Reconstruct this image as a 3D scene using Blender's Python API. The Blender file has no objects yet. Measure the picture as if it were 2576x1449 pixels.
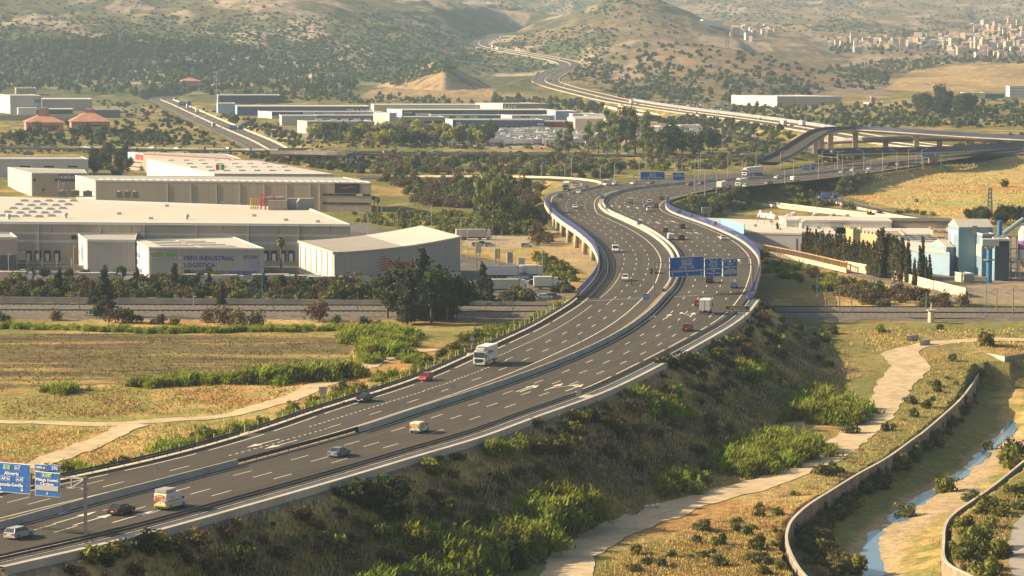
import bpy, math, random
import numpy as np
from mathutils import Vector
S = bpy.context.scene
COL = S.collection
# ---------------------------------------------------------------- camera, sky, sun, exposure
F = 7200.0                       # focal length in units of a 2576 px wide picture
CAMZ = 75.0
PITCH = math.atan(648.0/F)
cam_d = bpy.data.cameras.new('camera'); cam = bpy.data.objects.new('camera', cam_d); COL.objects.link(cam)
cam.location = (0, 0, CAMZ); cam.rotation_euler = (math.pi/2-PITCH, 0, 0)
cam_d.sensor_width = 36; cam_d.lens = F/2576*36; cam_d.clip_end = 40000; cam_d.clip_start = 1
S.camera = cam
SUN_EL = math.radians(26); SUN_AZ = math.atan2(-0.995, 0.09)   # direction the light comes from (x, y)
W = bpy.data.worlds.new('World'); S.world = W; W.use_nodes = True
nt = W.node_tree; bg = nt.nodes['Background']
sky = nt.nodes.new('ShaderNodeTexSky'); sky.sky_type = 'NISHITA'; sky.sun_disc = False
sky.sun_elevation = SUN_EL; sky.sun_rotation = SUN_AZ; sky.dust_density = 4.0; sky.air_density = 1.3
nt.links.new(sky.outputs[0], bg.inputs[0]); bg.inputs[1].default_value = 0.052
sd = bpy.data.lights.new('sun', 'SUN'); sd.energy = 5.0; sd.angle = math.radians(0.5); sd.color = (1.0, 0.785, 0.50)
so = bpy.data.objects.new('sun', sd); COL.objects.link(so)
sv = Vector((math.sin(SUN_AZ)*math.cos(SUN_EL), math.cos(SUN_AZ)*math.cos(SUN_EL), math.sin(SUN_EL)))
so.rotation_euler = sv.to_track_quat('Z', 'Y').to_euler(); so.location = (-500, 0, 400)
S.view_settings.view_transform = 'Standard'; S.view_settings.look = 'None'; S.view_settings.exposure = 1.27
S.view_settings.gamma = 1; S.view_settings.use_curve_mapping = False
S.cycles.volume_bounces = 0; S.cycles.max_bounces = 5; S.cycles.diffuse_bounces = 1; S.cycles.transparent_max_bounces = 8
RNG = np.random.RandomState(7); random.seed(7)
# ---------------------------------------------------------------- pixel <-> world
cp, sp_ = math.cos(PITCH), math.sin(PITCH)
def ray(px, py):
    a = (px-1288)/F; b = (724.5-py)/F
    return a, cp+b*sp_, -sp_+b*cp          # x, y, z
def P(px, py, z=0.0):
    dx, dy, dz = ray(px, py); t = (z-CAMZ)/dz
    return (dx*t, dy*t, z)
def PY(px, py, Y):                          # point on the pixel ray at distance Y
    dx, dy, dz = ray(px, py); t = Y/dy
    return (dx*t, Y, CAMZ+dz*t)
def spx(Y): return F/Y                      # px per metre
# ---------------------------------------------------------------- noise
def _h(ix, iy, s):
    n = (ix*374761393+iy*668265263+s*2147483647) & 0xffffffff
    n = ((n ^ (n >> 13))*1274126177) & 0xffffffff
    return ((n ^ (n >> 16)) & 0xffffff)/float(0xffffff)
def vnoise(x, y, s=0):
    x = np.asarray(x, float); y = np.asarray(y, float)
    ix = np.floor(x).astype(np.int64); iy = np.floor(y).astype(np.int64)
    fx = x-ix; fy = y-iy; fx = fx*fx*(3-2*fx); fy = fy*fy*(3-2*fy)
    a = _h(ix, iy, s); b = _h(ix+1, iy, s); c = _h(ix, iy+1, s); d = _h(ix+1, iy+1, s)
    return (a*(1-fx)+b*fx)*(1-fy)+(c*(1-fx)+d*fx)*fy
def fbm(x, y, o=4, s=0):
    r = 0; a = 0.5; t = 0
    for i in range(o):
        r = r+a*vnoise(x, y, s+i*17); t += a; a *= 0.5; x = x*2.03+11.3; y = y*2.03+5.7
    return r/t
def ridged(x, y, o=4, s=0):
    r = 0; a = 0.5; t = 0
    for i in range(o):
        r = r+a*(1-np.abs(2*vnoise(x, y, s+i*13)-1)); t += a; a *= 0.5; x = x*2.1+3.3; y = y*2.1+9.7
    return r/t
def sst(a, b, x):
    t = np.clip((x-a)/(b-a), 0, 1); return t*t*(3-2*t)
# ---------------------------------------------------------------- curves
def crom(pts, step):
    pts = [np.array(p, float) for p in pts]
    if len(pts) == 2:
        n = max(1, int(np.linalg.norm(pts[1]-pts[0])/step)); return np.array([pts[0]+(pts[1]-pts[0])*i/n for i in range(n+1)])
    q = [2*pts[0]-pts[1]]+pts+[2*pts[-1]-pts[-2]]; out = []
    for i in range(1, len(q)-2):
        p0, p1, p2, p3 = q[i-1:i+3]
        for k in range(12):
            t = k/12.0
            out.append(0.5*((2*p1)+(-p0+p2)*t+(2*p0-5*p1+4*p2-p3)*t*t+(-p0+3*p1-3*p2+p3)*t**3))
    out.append(q[-2]); out = np.array(out)
    return resample(out, step)
def resample(a, step):
    d = np.r_[0, np.cumsum(np.linalg.norm(np.diff(a, axis=0), axis=1))]
    n = max(2, int(round(d[-1]/step))+1); t = np.linspace(0, d[-1], n)
    return np.stack([np.interp(t, d, a[:, k]) for k in range(a.shape[1])], 1)
def smooth(a, n):
    for _ in range(n):
        b = a.copy(); b[1:-1] = (a[:-2]+2*a[1:-1]+a[2:])/4; a = b
    return a
def normals2(a):
    t = np.gradient(a[:, :2], axis=0); t /= np.linalg.norm(t, axis=1)[:, None]+1e-9
    return np.stack([t[:, 1], -t[:, 0]], 1), t      # normal points to the right of travel
def px3(lst, z=None): return [P(*p) if len(p) == 3 else P(p[0], p[1], z) for p in lst]
def polydist(X, Y, line, val=None):
    """distance of points to polyline, interpolated val (n,k) along it"""
    X = X.ravel(); Y = Y.ravel(); best = np.full(X.shape, 1e9); out = None if val is None else np.zeros((X.size, val.shape[1]))
    for i in range(len(line)-1):
        ax, ay = line[i][:2]; bx, by = line[i+1][:2]; dx, dy = bx-ax, by-ay; L = dx*dx+dy*dy+1e-9
        m = (X > min(ax, bx)-170) & (X < max(ax, bx)+170) & (Y > min(ay, by)-170) & (Y < max(ay, by)+170)
        if not m.any(): continue
        xs = X[m]; ys = Y[m]
        t = np.clip(((xs-ax)*dx+(ys-ay)*dy)/L, 0, 1); d = np.hypot(xs-ax-t*dx, ys-ay-t*dy)
        b = best[m]; k = d < b; idx = np.nonzero(m)[0][k]; best[idx] = d[k]
        if val is not None: out[idx] = val[i]*(1-t[k, None])+val[i+1]*t[k, None]
    return best, out
# ---------------------------------------------------------------- traced lines of the motorway (picture units, road plane z=8)
RZ = 8.0
LE_px = [(-260,1295),(0,1242),(150,1209),(325,1173),(500,1130),(644,1087),(794,1036),(931,993),(1056,951),(1189,892),(1288,847),(1348,819),(1393,792),(1428,771),(1450,757),(1483,720),(1503,695),(1509,667),(1505,645),(1488,615),(1453,585),(1413,557),(1388,535),(1374,515),(1374,499),(1388,487),(1425,479),(1470,475),(1520,468),(1563,460),(1610,452),(1680,445),(1770,439),(1932,430),(2100,415),(2250,398),(2400,382),(2620,366)]
ML_px = [(-260,1372),(0,1307),(400,1212),(612,1158),(899,1075),(1019,1037),(1144,995),(1288,942),(1388,899),(1463,862),(1538,817),(1588,784),(1638,739),(1648,720),(1668,680),(1670,657),(1663,637),(1638,612),(1588,587),(1538,560),(1508,535),(1501,515),(1505,501),(1523,490),(1563,478),(1613,470),(1678,463),(1770,455),(1932,443),(2100,427),(2250,408),(2400,391),(2620,374)]
MR_px = [(-260,1396),(0,1332),(215,1272),(430,1216),(644,1160),(780,1123),(926,1082),(1044,1042),(1169,1002),(1288,962),(1413,914.5),(1513,869.5),(1588,827),(1643,784.5),(1673,752),(1698,724.5),(1710,695),(1713,670),(1710,647),(1693,622),(1663,597),(1625,575),(1575,552),(1538,535),(1521,518),(1520,507),(1530,495),(1563,483),(1613,474),(1678,467),(1770,459),(1932,448),(2100,432),(2250,412),(2400,395),(2620,377)]
RE_px = [(-260,1475),(0,1409),(215,1364),(370,1327),(644,1250),(869,1187),(1019,1140),(1189,1094),(1288,1054),(1463,994),(1588,937),(1755,849),(1838,799),(1884,749),(1905,700),(1909,665),(1900,640),(1863,607),(1813,582),(1763,562),(1713,545),(1683,532),(1674,520),(1683,507),(1713,496),(1755,488),(1813,481),(1932,464),(2050,452),(2180,436),(2300,418),(2430,398),(2620,384)]
W_LE, W_ML, W_MR, W_RE = [crom(px3(l, RZ), 6.0) for l in (LE_px, ML_px, MR_px, RE_px)]
HC = smooth(crom(px3(MR_px, RZ), 4.0), 6)            # reference line: right foot of the median barrier
HN, HT = normals2(HC)
def cast(line, sgn):
    res = []
    for p, n in zip(HC, HN):
        a = line[:-1, :2]; b = line[1:, :2]; d = b-a; w = a-p[:2]
        den = n[0]*d[:, 1]-n[1]*d[:, 0]; den = np.where(np.abs(den) < 1e-9, 1e-9, den)
        t = (w[:, 0]*d[:, 1]-w[:, 1]*d[:, 0])/den; u = (w[:, 0]*n[1]-w[:, 1]*n[0])/den
        ok = (u >= -0.02) & (u <= 1.02) & (t*sgn > 0.5) & (t*sgn < 75)
        res.append(np.min(np.abs(t[ok])) if ok.any() else np.nan)
    r = np.array(res); i = np.arange(len(r)); g = ~np.isnan(r); r = np.interp(i, i[g], r[g])
    k = np.array([np.median(r[max(0, j-4):j+5]) for j in i]); return smooth(k, 12)
WL = cast(W_LE, -1); WM = np.clip(cast(W_ML, -1), 1.6, 5); WR = cast(W_RE, 1)
WL = np.maximum(WL, WM+11); WR = np.clip(WR, 11, 32); WL = np.clip(WL, 13, 42)
def hw(i, off):                                      # point at signed offset from the reference line
    return HC[i, :2]+HN[i]*off
# other roads (picture points with their own height)
def wline(pts, step=6.0): return smooth(crom(pts, step), 3)
FAR = wline([P(2620,392,3.0),P(2300,366,6),P(2080,331,9),P(1900,303,9),P(1700,277,9),P(1560,255,9)]+[PY(1460,232,2900),PY(1402,217,3050),PY(1372,203,3200),PY(1398,182,3430),PY(1436,165,3640),PY(1405,151,3800),PY(1310,134,4000),PY(1215,117,4200),PY(1212,101,4420),PY(1262,86,4700),PY(1330,80,5000)], 10)
TOPL = wline([P(700,392,0),P(640,357,1),P(560,322,2),P(490,290,2),P(430,262,2),P(405,250,3),P(440,243,3),P(520,240,3)], 8)
CROSS = wline([P(-120,371,5),P(200,373,5),P(560,378,6.5),P(700,380,7.5),P(870,384,7.5),P(1000,386,6.5),P(1200,388,5),P(1450,388,5),P(1700,392,5),P(1960,391,5)], 10)
SERV = wline([P(500,228,2),P(800,238,2),P(1000,250,2),P(1130,253,2),P(1260,243,4),P(1330,222,8)], 12)
RAMP = wline([P(900,447,4),P(1000,447,4),P(1160,447,5),P(1300,448,6),P(1400,451,7.4),P(1460,457,8),P(1484,462,8),P(1478,470,8),P(1440,478,8),P(1405,487,8)], 5)
LOOP = wline([P(2620,388,4),P(2400,417,4),P(2250,432,4),P(2150,443,4),P(2080,452,4),P(2045,460,3.5),P(2035,470,3),P(2045,483,2.2),P(2090,500,1),P(2180,523,.4),P(2290,545,.4),P(2340,552,.4)], 6)
SIDE = wline([P(1930,511,.4),P(1990,519,.4),P(2100,532,.4),P(2200,542,.4),P(2300,552,.4),P(2400,566,.4)], 6)
LOTR = wline([P(1890,385,5),P(1960,392,6.5),P(2010,378,9)], 6)
FLY = wline([P(1935,408,8.2),P(1975,389,10.5),P(2010,366,13.5),P(2040,347,16),P(2068,332,17.5),P(2110,325,18),P(2180,325,18),P(2300,333,17),P(2450,343,15.5),P(2620,352,14.5)], 6)
VIA2 = wline([P(2085,355,10),P(2200,350,12),P(2330,347,13),P(2450,347,13),P(2640,348,13)], 8)
BLUB = wline([P(2080,387,14),P(2200,383,14),P(2300,382,14),P(2400,379,13),P(2500,373,10),P(2640,362,7)], 8)
DIRT_R = [(1380,1600,70),(1430,1442,58),(1437,1399,46),(1500,1360,40),(1560,1332,36),(1626,1308,33),(1713,1272,28),(1798,1246,26),(1880,1226,26),(1975,1196,28),(2060,1160,32),(2130,1110,34),(2190,1062,34),(2222,1025,28),(2240,990,32),(2268,950,42),(2292,918,40),(2262,893,44),(2305,873,22),(2370,862,14),(2440,857,12),(2540,854,12),(2700,852,12)]
DIRT_L = [(-100,1062,9),(0,1062,9),(130,1064,8),(260,1068,8),(400,1060,8),(560,1047,8),(640,1028,8),(740,1000,7),(830,960,7),(900,930,7),(960,905,9),(1010,888,8),(1110,880,6)]
DIRT_L2 = [(70,1180,13),(150,1150,13),(230,1118,12),(280,1095,11),(310,1080,10),(345,1068,8)]
# ---------------------------------------------------------------- terrain height
_ctr = []
def cpt(px, Y, py=None, z=None):
    if z is None: z = PY(px, py, Y)[2]
    _ctr.append(((px-1288)/F*12, math.log(Y)*4, z))
for px in (-500,-100,300,700,1100,1500,1900,2300,2700,3100):
    cpt(px, 1900, z=5); cpt(px, 2300, z=4)
for px in (-400,0,400,700): cpt(px, 2700, z=3)
for px in (1000,1300,1600,1900): cpt(px, 2750, z=2)
for px in (-500,-200,100,400,620):
    for py, Y in ((222,3150),(180,3400),(120,3700),(60,4000),(0,4300),(-60,4600),(-80,5200)): cpt(px, Y, py)
for py, Y in ((225,3000),(190,3350),(130,3700),(60,4050),(5,4400),(-10,4700)): cpt(800, Y, py)
for py, Y in ((230,3000),(205,3300),(155,3650),(105,4000),(55,4350),(8,4700)): cpt(980, Y, py)
cpt(980,5300,z=100)
for py, Y in ((235,2950),(175,3550),(140,3850),(95,4250),(50,4650),(18,5100)): cpt(1120, Y, py)
cpt(1200,5700,z=80); cpt(1220,5100,14); cpt(1300,5100,28); cpt(1400,4900,52); cpt(1400,5600,z=70); cpt(1350,4500,85); cpt(1300,4300,105)
for p in FAR[::14]:
    if p[1] > 2500: _ctr.append((p[0]/p[1]*12, math.log(p[1])*4, p[2]-1))
cpt(1330,3900,160);cpt(1250,3600,185);cpt(1290,3250,228)
for px, Y, py in ((1700,3050,212),(1700,3250,155),(1680,3500,107),(1540,3150,215),(1500,3350,172),(1570,3500,122),(1850,3450,125),(1850,3200,170),(1950,3380,148),(2000,3050,220),(2080,3300,185),(2180,3100,215),(2200,2900,238),(1850,3000,215),(1800,2850,250)): cpt(px, Y, py)
cpt(1700,3800,z=44); cpt(1900,3800,z=34); cpt(2050,3700,z=24)
for px, Y, py in ((1480,4500,62),(1560,4400,48),(1700,4450,62),(1800,4500,85),(1600,4050,85),(1750,4000,105),(1500,4000,100),(1450,4700,66)): cpt(px, Y, py)
cpt(1600,5200,z=68); cpt(1750,5300,z=78)
for px, Y, py in ((2000,4300,122),(2200,4100,150),(2300,3700,182),(2450,3500,170),(2620,3500,166),(2400,3050,215),(2320,2800,238),(2450,2750,240),(2620,2750,246),(2100,4700,112),(2300,4700,113),(2450,4800,100),(2620,5000,78),(2450,4300,140),(2620,4200,150),(2130,5000,97),(2300,5200,90),(2180,5700,38),(2400,6000,42),(2000,5600,46),(1900,5700,40),(2850,4000,150),(2850,5000,60),(2850,3000,220)): cpt(px, Y, py)
for px in (-400,200,800): cpt(px, 6500, z=190)
for px in (1200,1600,2000,2400,2800): cpt(px, 6400, z=95); cpt(px, 7400, -12); cpt(px, 8800, -75)
for px in (-400,200,800): cpt(px, 8800, z=300)
for px in (-400,200,800,1400,2000,2600): cpt(px, 11500, z=330)
C3 = np.array(_ctr)
def _phi(r2): return np.where(r2 > 1e-12, 0.5*r2*np.log(r2+1e-12), 0)
def _solve():
    n = len(C3); d2 = ((C3[:, None, :2]-C3[None, :, :2])**2).sum(-1)
    A = np.zeros((n+3, n+3)); A[:n, :n] = _phi(d2)+np.eye(n)*0.02; A[:n, n] = 1; A[:n, n+1:] = C3[:, :2]; A[n, :n] = 1; A[n+1:, :n] = C3[:, :2].T
    return np.linalg.solve(A, np.r_[C3[:, 2], 0, 0, 0])
TPS = _solve()
def tps(X, Y):
    u = X/Y*12; v = np.log(Y)*4; out = np.zeros(u.shape)
    for i in range(0, u.size, 60000):
        a = u[i:i+60000]; b = v[i:i+60000]
        out[i:i+60000] = _phi((a[:, None]-C3[None, :, 0])**2+(b[:, None]-C3[None, :, 1])**2)@TPS[:-3]+TPS[-3]+TPS[-2]*a+TPS[-1]*b
    return out
WALLL = crom(px3([(2473,922),(2442,972),(2407,1014),(2327,1084),(2302,1102),(2232,1152),(2157,1194),(2087,1237),(2032,1272),(1994,1307),(1981,1334),(1979,1362),(1992,1399),(2019,1442),(2080,1500)], -5.5), 3)
WALLR = crom(px3([(2700,1060),(2600,1140),(2527,1200),(2479,1237),(2404,1289),(2379,1319),(2374,1357),(2379,1412),(2444,1449),(2520,1490)], -6.0), 3)
wl_o = np.argsort(WALLL[:, 1]); wr_o = np.argsort(WALLR[:, 1])
def xl(Y): return np.interp(Y, WALLL[wl_o, 1], WALLL[wl_o, 0])
def xr(Y): return np.interp(Y, WALLR[wr_o, 1], WALLR[wr_o, 0])
hc_near = HC[HC[:, 1] < 790]
CARVE = [(FAR, 17, 1.6), (TOPL, 15, 1.8), (CROSS, 11, 1.6), (SERV, 8, 2.), (RAMP, 6, 1.6), (LOOP, 5.5, 2.), (SIDE, 9, 2.), (LOTR, 5, 2.)]
HCEN = HC.copy(); HCEN[:, :2] = HC[:, :2]+HN*((WR-WL)/2)[:, None]; HHW = (WR+WL)/2+1.2
VMASK = ((HC[:, 1] > 722) & (np.arange(len(HC)) < np.argmax(HC[:, 1] > 1115))).astype(float)
TB0 = TB1 = None
def terrain(X, Y, fine=True):
    X = np.asarray(X, float); Y = np.asarray(Y, float); shp = X.shape; X = X.ravel(); Y = Y.ravel()
    xc = np.interp(Y, hc_near[:, 1], hc_near[:, 0])
    left = X < xc
    zl = 5.0*(1-sst(655, 728, Y)); zr = -6.0*(1-sst(610, 735, Y))
    z = np.where(left, zl, zr)
    z = np.where(Y > 760, 0, z)
    z = z+4.0*sst(1230, 1430, Y)
    m = Y > 1900
    if m.any():
        zt = tps(X[m], Y[m]); Ym = Y[m]; b = sst(1900, 2300, Ym)
        amp = 15*sst(3050, 3900, Ym)+26*sst(6000, 8000, Ym)
        n = ridged(X[m]/230+3, Ym/330, 4, 5)-0.62
        n2 = fbm(X[m]/60, Ym/90, 3, 9)-0.5
        zt = zt+amp*n*1.7+(ridged(X[m]/620+1, Ym/800, 3, 15)-0.62)*40*sst(3500, 4600, Ym)+n2*np.minimum(amp+2, 14)*0.7*b
        # named bumps: rocky knoll, cone hill, mounds, cut hillside
        def bump(px, py0, Yc, h, rx, ry, p=1.0):
            x0 = (px-1288)/F*Yc; r = np.sqrt(((X[m]-x0)/rx)**2+((Ym-Yc)/ry)**2); return h*np.exp(-(r**2)**p)
        rk = ridged(X[m]/26, Ym/26, 3, 77)
        kb = np.maximum(np.maximum(bump(1045, 0, 3110, 29, 46, 80, 2.6), bump(1090, 0, 3130, 36, 42, 80, 2.6)), bump(1135, 0, 3120, 31, 46, 80, 2.6))*.8+bump(1085, 0, 3090, 11, 100, 120)
        zt = zt+kb*(1+0.5*(rk-0.6)); cap = 36+8*rk; zt = np.where(kb > 4, np.minimum(zt, cap+(zt-cap)*.12), zt)
        zt = zt+bump(1180, 0, 3060, 12, 60, 60)+bump(1600, 0, 4500, 22, 95, 160, 1.0)*(.7+.6*fbm(X[m]/40, Ym/60, 3, 12))
        zt = zt+bump(880, 0, 3600, 9, 60, 90)+bump(985, 0, 3560, 8, 50, 90)
        z[m] = z[m]*(1-b)+zt*b
    # canal
    c = (X > xl(Y)-1.2) & (X < xr(Y)+1.2+np.where(Y > 640, 60, 0)) & (Y < 671+np.clip((X-115)*.3, -3, 40))
    bedl = -10.2+0.5*fbm(X/7, Y/7, 3, 3)
    d = np.minimum(X-xl(Y)+1.2, xr(Y)+1.2-X)
    z = np.where(c, np.maximum(bedl+1.3*np.exp(-(d/5.0)**2), -10.6), z)
    sd_ = np.minimum(polydist(X, Y, STREAM)[0], 40) if (Y < 640).any() else 40
    z = np.where(c & (Y < 640), z-0.9*np.exp(-(sd_/4.2)**2), z)
    # small scale unevenness
    if fine:
        z = z+(fbm(X/9, Y/9, 3, 21)-0.5)*0.9*np.where(Y > 1500, 2.0, 1.0)*np.where(c, 0.4, 1)
    # motorway embankment
    dd, v = polydist(X, Y, HCEN[:, :2], np.stack([HHW, VMASK], 1))
    e = RZ-0.55-np.maximum(0, dd-v[:, 0]-0.8)/1.6
    rough = (fbm(X/5, Y/5, 3, 31)-0.5)*1.6*sst(1, 5, dd-v[:, 0]) if fine else 0
    e = e+rough
    onv = v[:, 1] > 0.5
    z = np.where((dd < 160) & ~onv, np.maximum(z, e), z)
    z = np.where((dd < v[:, 0]+1) & ~onv, RZ-0.6, z)
    z = np.where((dd < v[:, 0]+3) & onv, np.minimum(z, 1.2), z)
    for ln, hwid, sl in CARVE:
        dd, v = polydist(X, Y, ln[:, :2], ln[:, 2:3]); r = v[:, 0]-0.5; o = np.maximum(0, dd-hwid)/sl
        k = dd < 120
        z = np.where(k, np.clip(z, r-o, r+o*1.0), z)
    return z.reshape(shp)
STREAM = crom(px3([(2640,960),(2576,1012),(2557,1040),(2538,1080),(2520,1102),(2500,1116),(2464,1152),(2427,1187),(2397,1207),(2355,1232),(2317,1252),(2269,1294),(2219,1324),(2200,1357),(2186,1387),(2197,1437),(2230,1500)], -10.6), 3)
# height lookup grid: fan shaped, also used for the mesh
rows = np.concatenate([np.arange(330, 1250, 2.0), np.arange(1250, 2600, 7.0), np.arange(2600, 5700, 9.0), np.arange(5700, 9400, 30.0), np.arange(9400, 12001, 200.0)])
NU = 740; us = np.linspace(-0.305, 0.305, NU)
GX = us[None, :]*rows[:, None]; GY = np.repeat(rows[:, None], NU, 1)
GZ = terrain(GX, GY)
def hz(x, y):
    x = np.asarray(x, float); y = np.asarray(y, float)
    r = np.clip(np.interp(y, rows, np.arange(len(rows))), 0, len(rows)-1.001); u = np.clip((x/np.maximum(y, 1)-us[0])/(us[1]-us[0]), 0, NU-1.001)
    i = r.astype(int); j = u.astype(int); fr = r-i; fu = u-j
    return (GZ[i, j]*(1-fu)+GZ[i, j+1]*fu)*(1-fr)+(GZ[i+1, j]*(1-fu)+GZ[i+1, j+1]*fu)*fr
def hit(px, py):
    """where the sight line of a picture point meets the terrain"""
    dx, dy, dz = ray(px, py)
    ys = np.concatenate([np.arange(332, 1300, 1.5), np.arange(1300, 5700, 5.0), np.arange(5700, 11900, 30.0)]); t = ys/dy
    g = hz(dx*t, ys)-(CAMZ+dz*t); k = np.nonzero(g > 0)[0]
    if len(k) == 0: return None
    k = max(k[0], 1); a = g[k-1]; b = g[k]; f = a/(a-b) if a != b else 0; y = ys[k-1]+(ys[k]-ys[k-1])*max(0, min(1, f)); t = y/dy
    x = dx*t; return (x, y, float(hz(x, y)))
# ---------------------------------------------------------------- materials
MATS = {}
def mat(name, col, rough=0.8, var=0.15, scale=0.5, metal=0.0, kind=None, spec=0.3, col2=None, bump=0.0, coord='Object', stretch=None):
    if name in MATS: return MATS[name]
    m = bpy.data.materials.new(name); m.use_nodes = True; t = m.node_tree; b = t.nodes['Principled BSDF']
    b.inputs['Roughness'].default_value = rough; b.inputs['Metallic'].default_value = metal; b.inputs['Specular IOR Level'].default_value = spec
    c = tuple(col)+(1,)
    if var <= 0: b.inputs['Base Color'].default_value = c
    else:
        tc = t.nodes.new('ShaderNodeTexCoord'); mp = t.nodes.new('ShaderNodeMapping'); t.links.new(tc.outputs[coord], mp.inputs[0])
        if stretch: mp.inputs['Scale'].default_value = stretch
        n = t.nodes.new('ShaderNodeTexNoise'); n.inputs['Scale'].default_value = scale; n.inputs['Detail'].default_value = 6; n.inputs['Roughness'].default_value = 0.65
        t.links.new(mp.outputs[0], n.inputs['Vector'])
        r = t.nodes.new('ShaderNodeValToRGB'); e = r.color_ramp.elements; e[0].position = 0.3; e[1].position = 0.7
        d = col2 if col2 else tuple(x*(1-var) for x in col)
        u = tuple(min(1, x*(1+var*0.6)) for x in col) if not col2 else tuple(col)
        e[0].color = tuple(d)+(1,); e[1].color = tuple(u)+(1,)
        t.links.new(n.outputs['Fac'], r.inputs[0]); out = r.outputs[0]
        if kind == 'rand':
            oi = t.nodes.new('ShaderNodeObjectInfo'); hs = t.nodes.new('ShaderNodeHueSaturation'); mr = t.nodes.new('ShaderNodeMapRange')
            mr.inputs['To Min'].default_value = 0.7; mr.inputs['To Max'].default_value = 1.3; t.links.new(oi.outputs['Random'], mr.inputs[0]); t.links.new(mr.outputs[0], hs.inputs['Value'])
            t.links.new(out, hs.inputs['Color']); out = hs.outputs[0]
        t.links.new(out, b.inputs['Base Color'])
        if bump:
            bp = t.nodes.new('ShaderNodeBump'); bp.inputs['Strength'].default_value = bump; t.links.new(n.outputs['Fac'], bp.inputs['Height']); t.links.new(bp.outputs[0], b.inputs['Normal'])
    MATS[name] = m; return m
def leafmat(name, dark, light, scale=0.35, trans=0.25):
    if name in MATS: return MATS[name]
    m = bpy.data.materials.new(name); m.use_nodes = True; t = m.node_tree; b = t.nodes['Principled BSDF']; out = t.nodes['Material Output']
    b.inputs['Roughness'].default_value = 0.75; b.inputs['Specular IOR Level'].default_value = 0.15
    g = t.nodes.new('ShaderNodeNewGeometry'); n = t.nodes.new('ShaderNodeTexNoise'); n.inputs['Scale'].default_value = scale; n.inputs['Detail'].default_value = 5; n.inputs['Roughness'].default_value = 0.7
    t.links.new(g.outputs['Position'], n.inputs['Vector'])
    r = t.nodes.new('ShaderNodeValToRGB'); e = r.color_ramp.elements; e[0].position = 0.33; e[1].position = 0.66; e[0].color = tuple(dark)+(1,); e[1].color = tuple(light)+(1,)
    t.links.new(n.outputs['Fac'], r.inputs[0])
    oi = t.nodes.new('ShaderNodeObjectInfo'); hs = t.nodes.new('ShaderNodeHueSaturation'); mr = t.nodes.new('ShaderNodeMapRange')
    mr.inputs['To Min'].default_value = 0.75; mr.inputs['To Max'].default_value = 1.25; t.links.new(oi.outputs['Random'], mr.inputs[0]); t.links.new(mr.outputs[0], hs.inputs['Value'])
    mh = t.nodes.new('ShaderNodeMapRange'); mh.inputs['To Min'].default_value = 0.48; mh.inputs['To Max'].default_value = 0.52; t.links.new(oi.outputs['Random'], mh.inputs[0]); t.links.new(mh.outputs[0], hs.inputs['Hue'])
    t.links.new(r.outputs[0], hs.inputs['Color']); t.links.new(hs.outputs[0], b.inputs['Base Color'])
    tr = t.nodes.new('ShaderNodeBsdfTranslucent'); t.links.new(hs.outputs[0], tr.inputs[0]); mx = t.nodes.new('ShaderNodeMixShader'); mx.inputs[0].default_value = trans
    t.links.new(b.outputs[0], mx.inputs[1]); t.links.new(tr.outputs[0], mx.inputs[2]); t.links.new(mx.outputs[0], out.inputs[0])
    MATS[name] = m; return m
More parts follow.
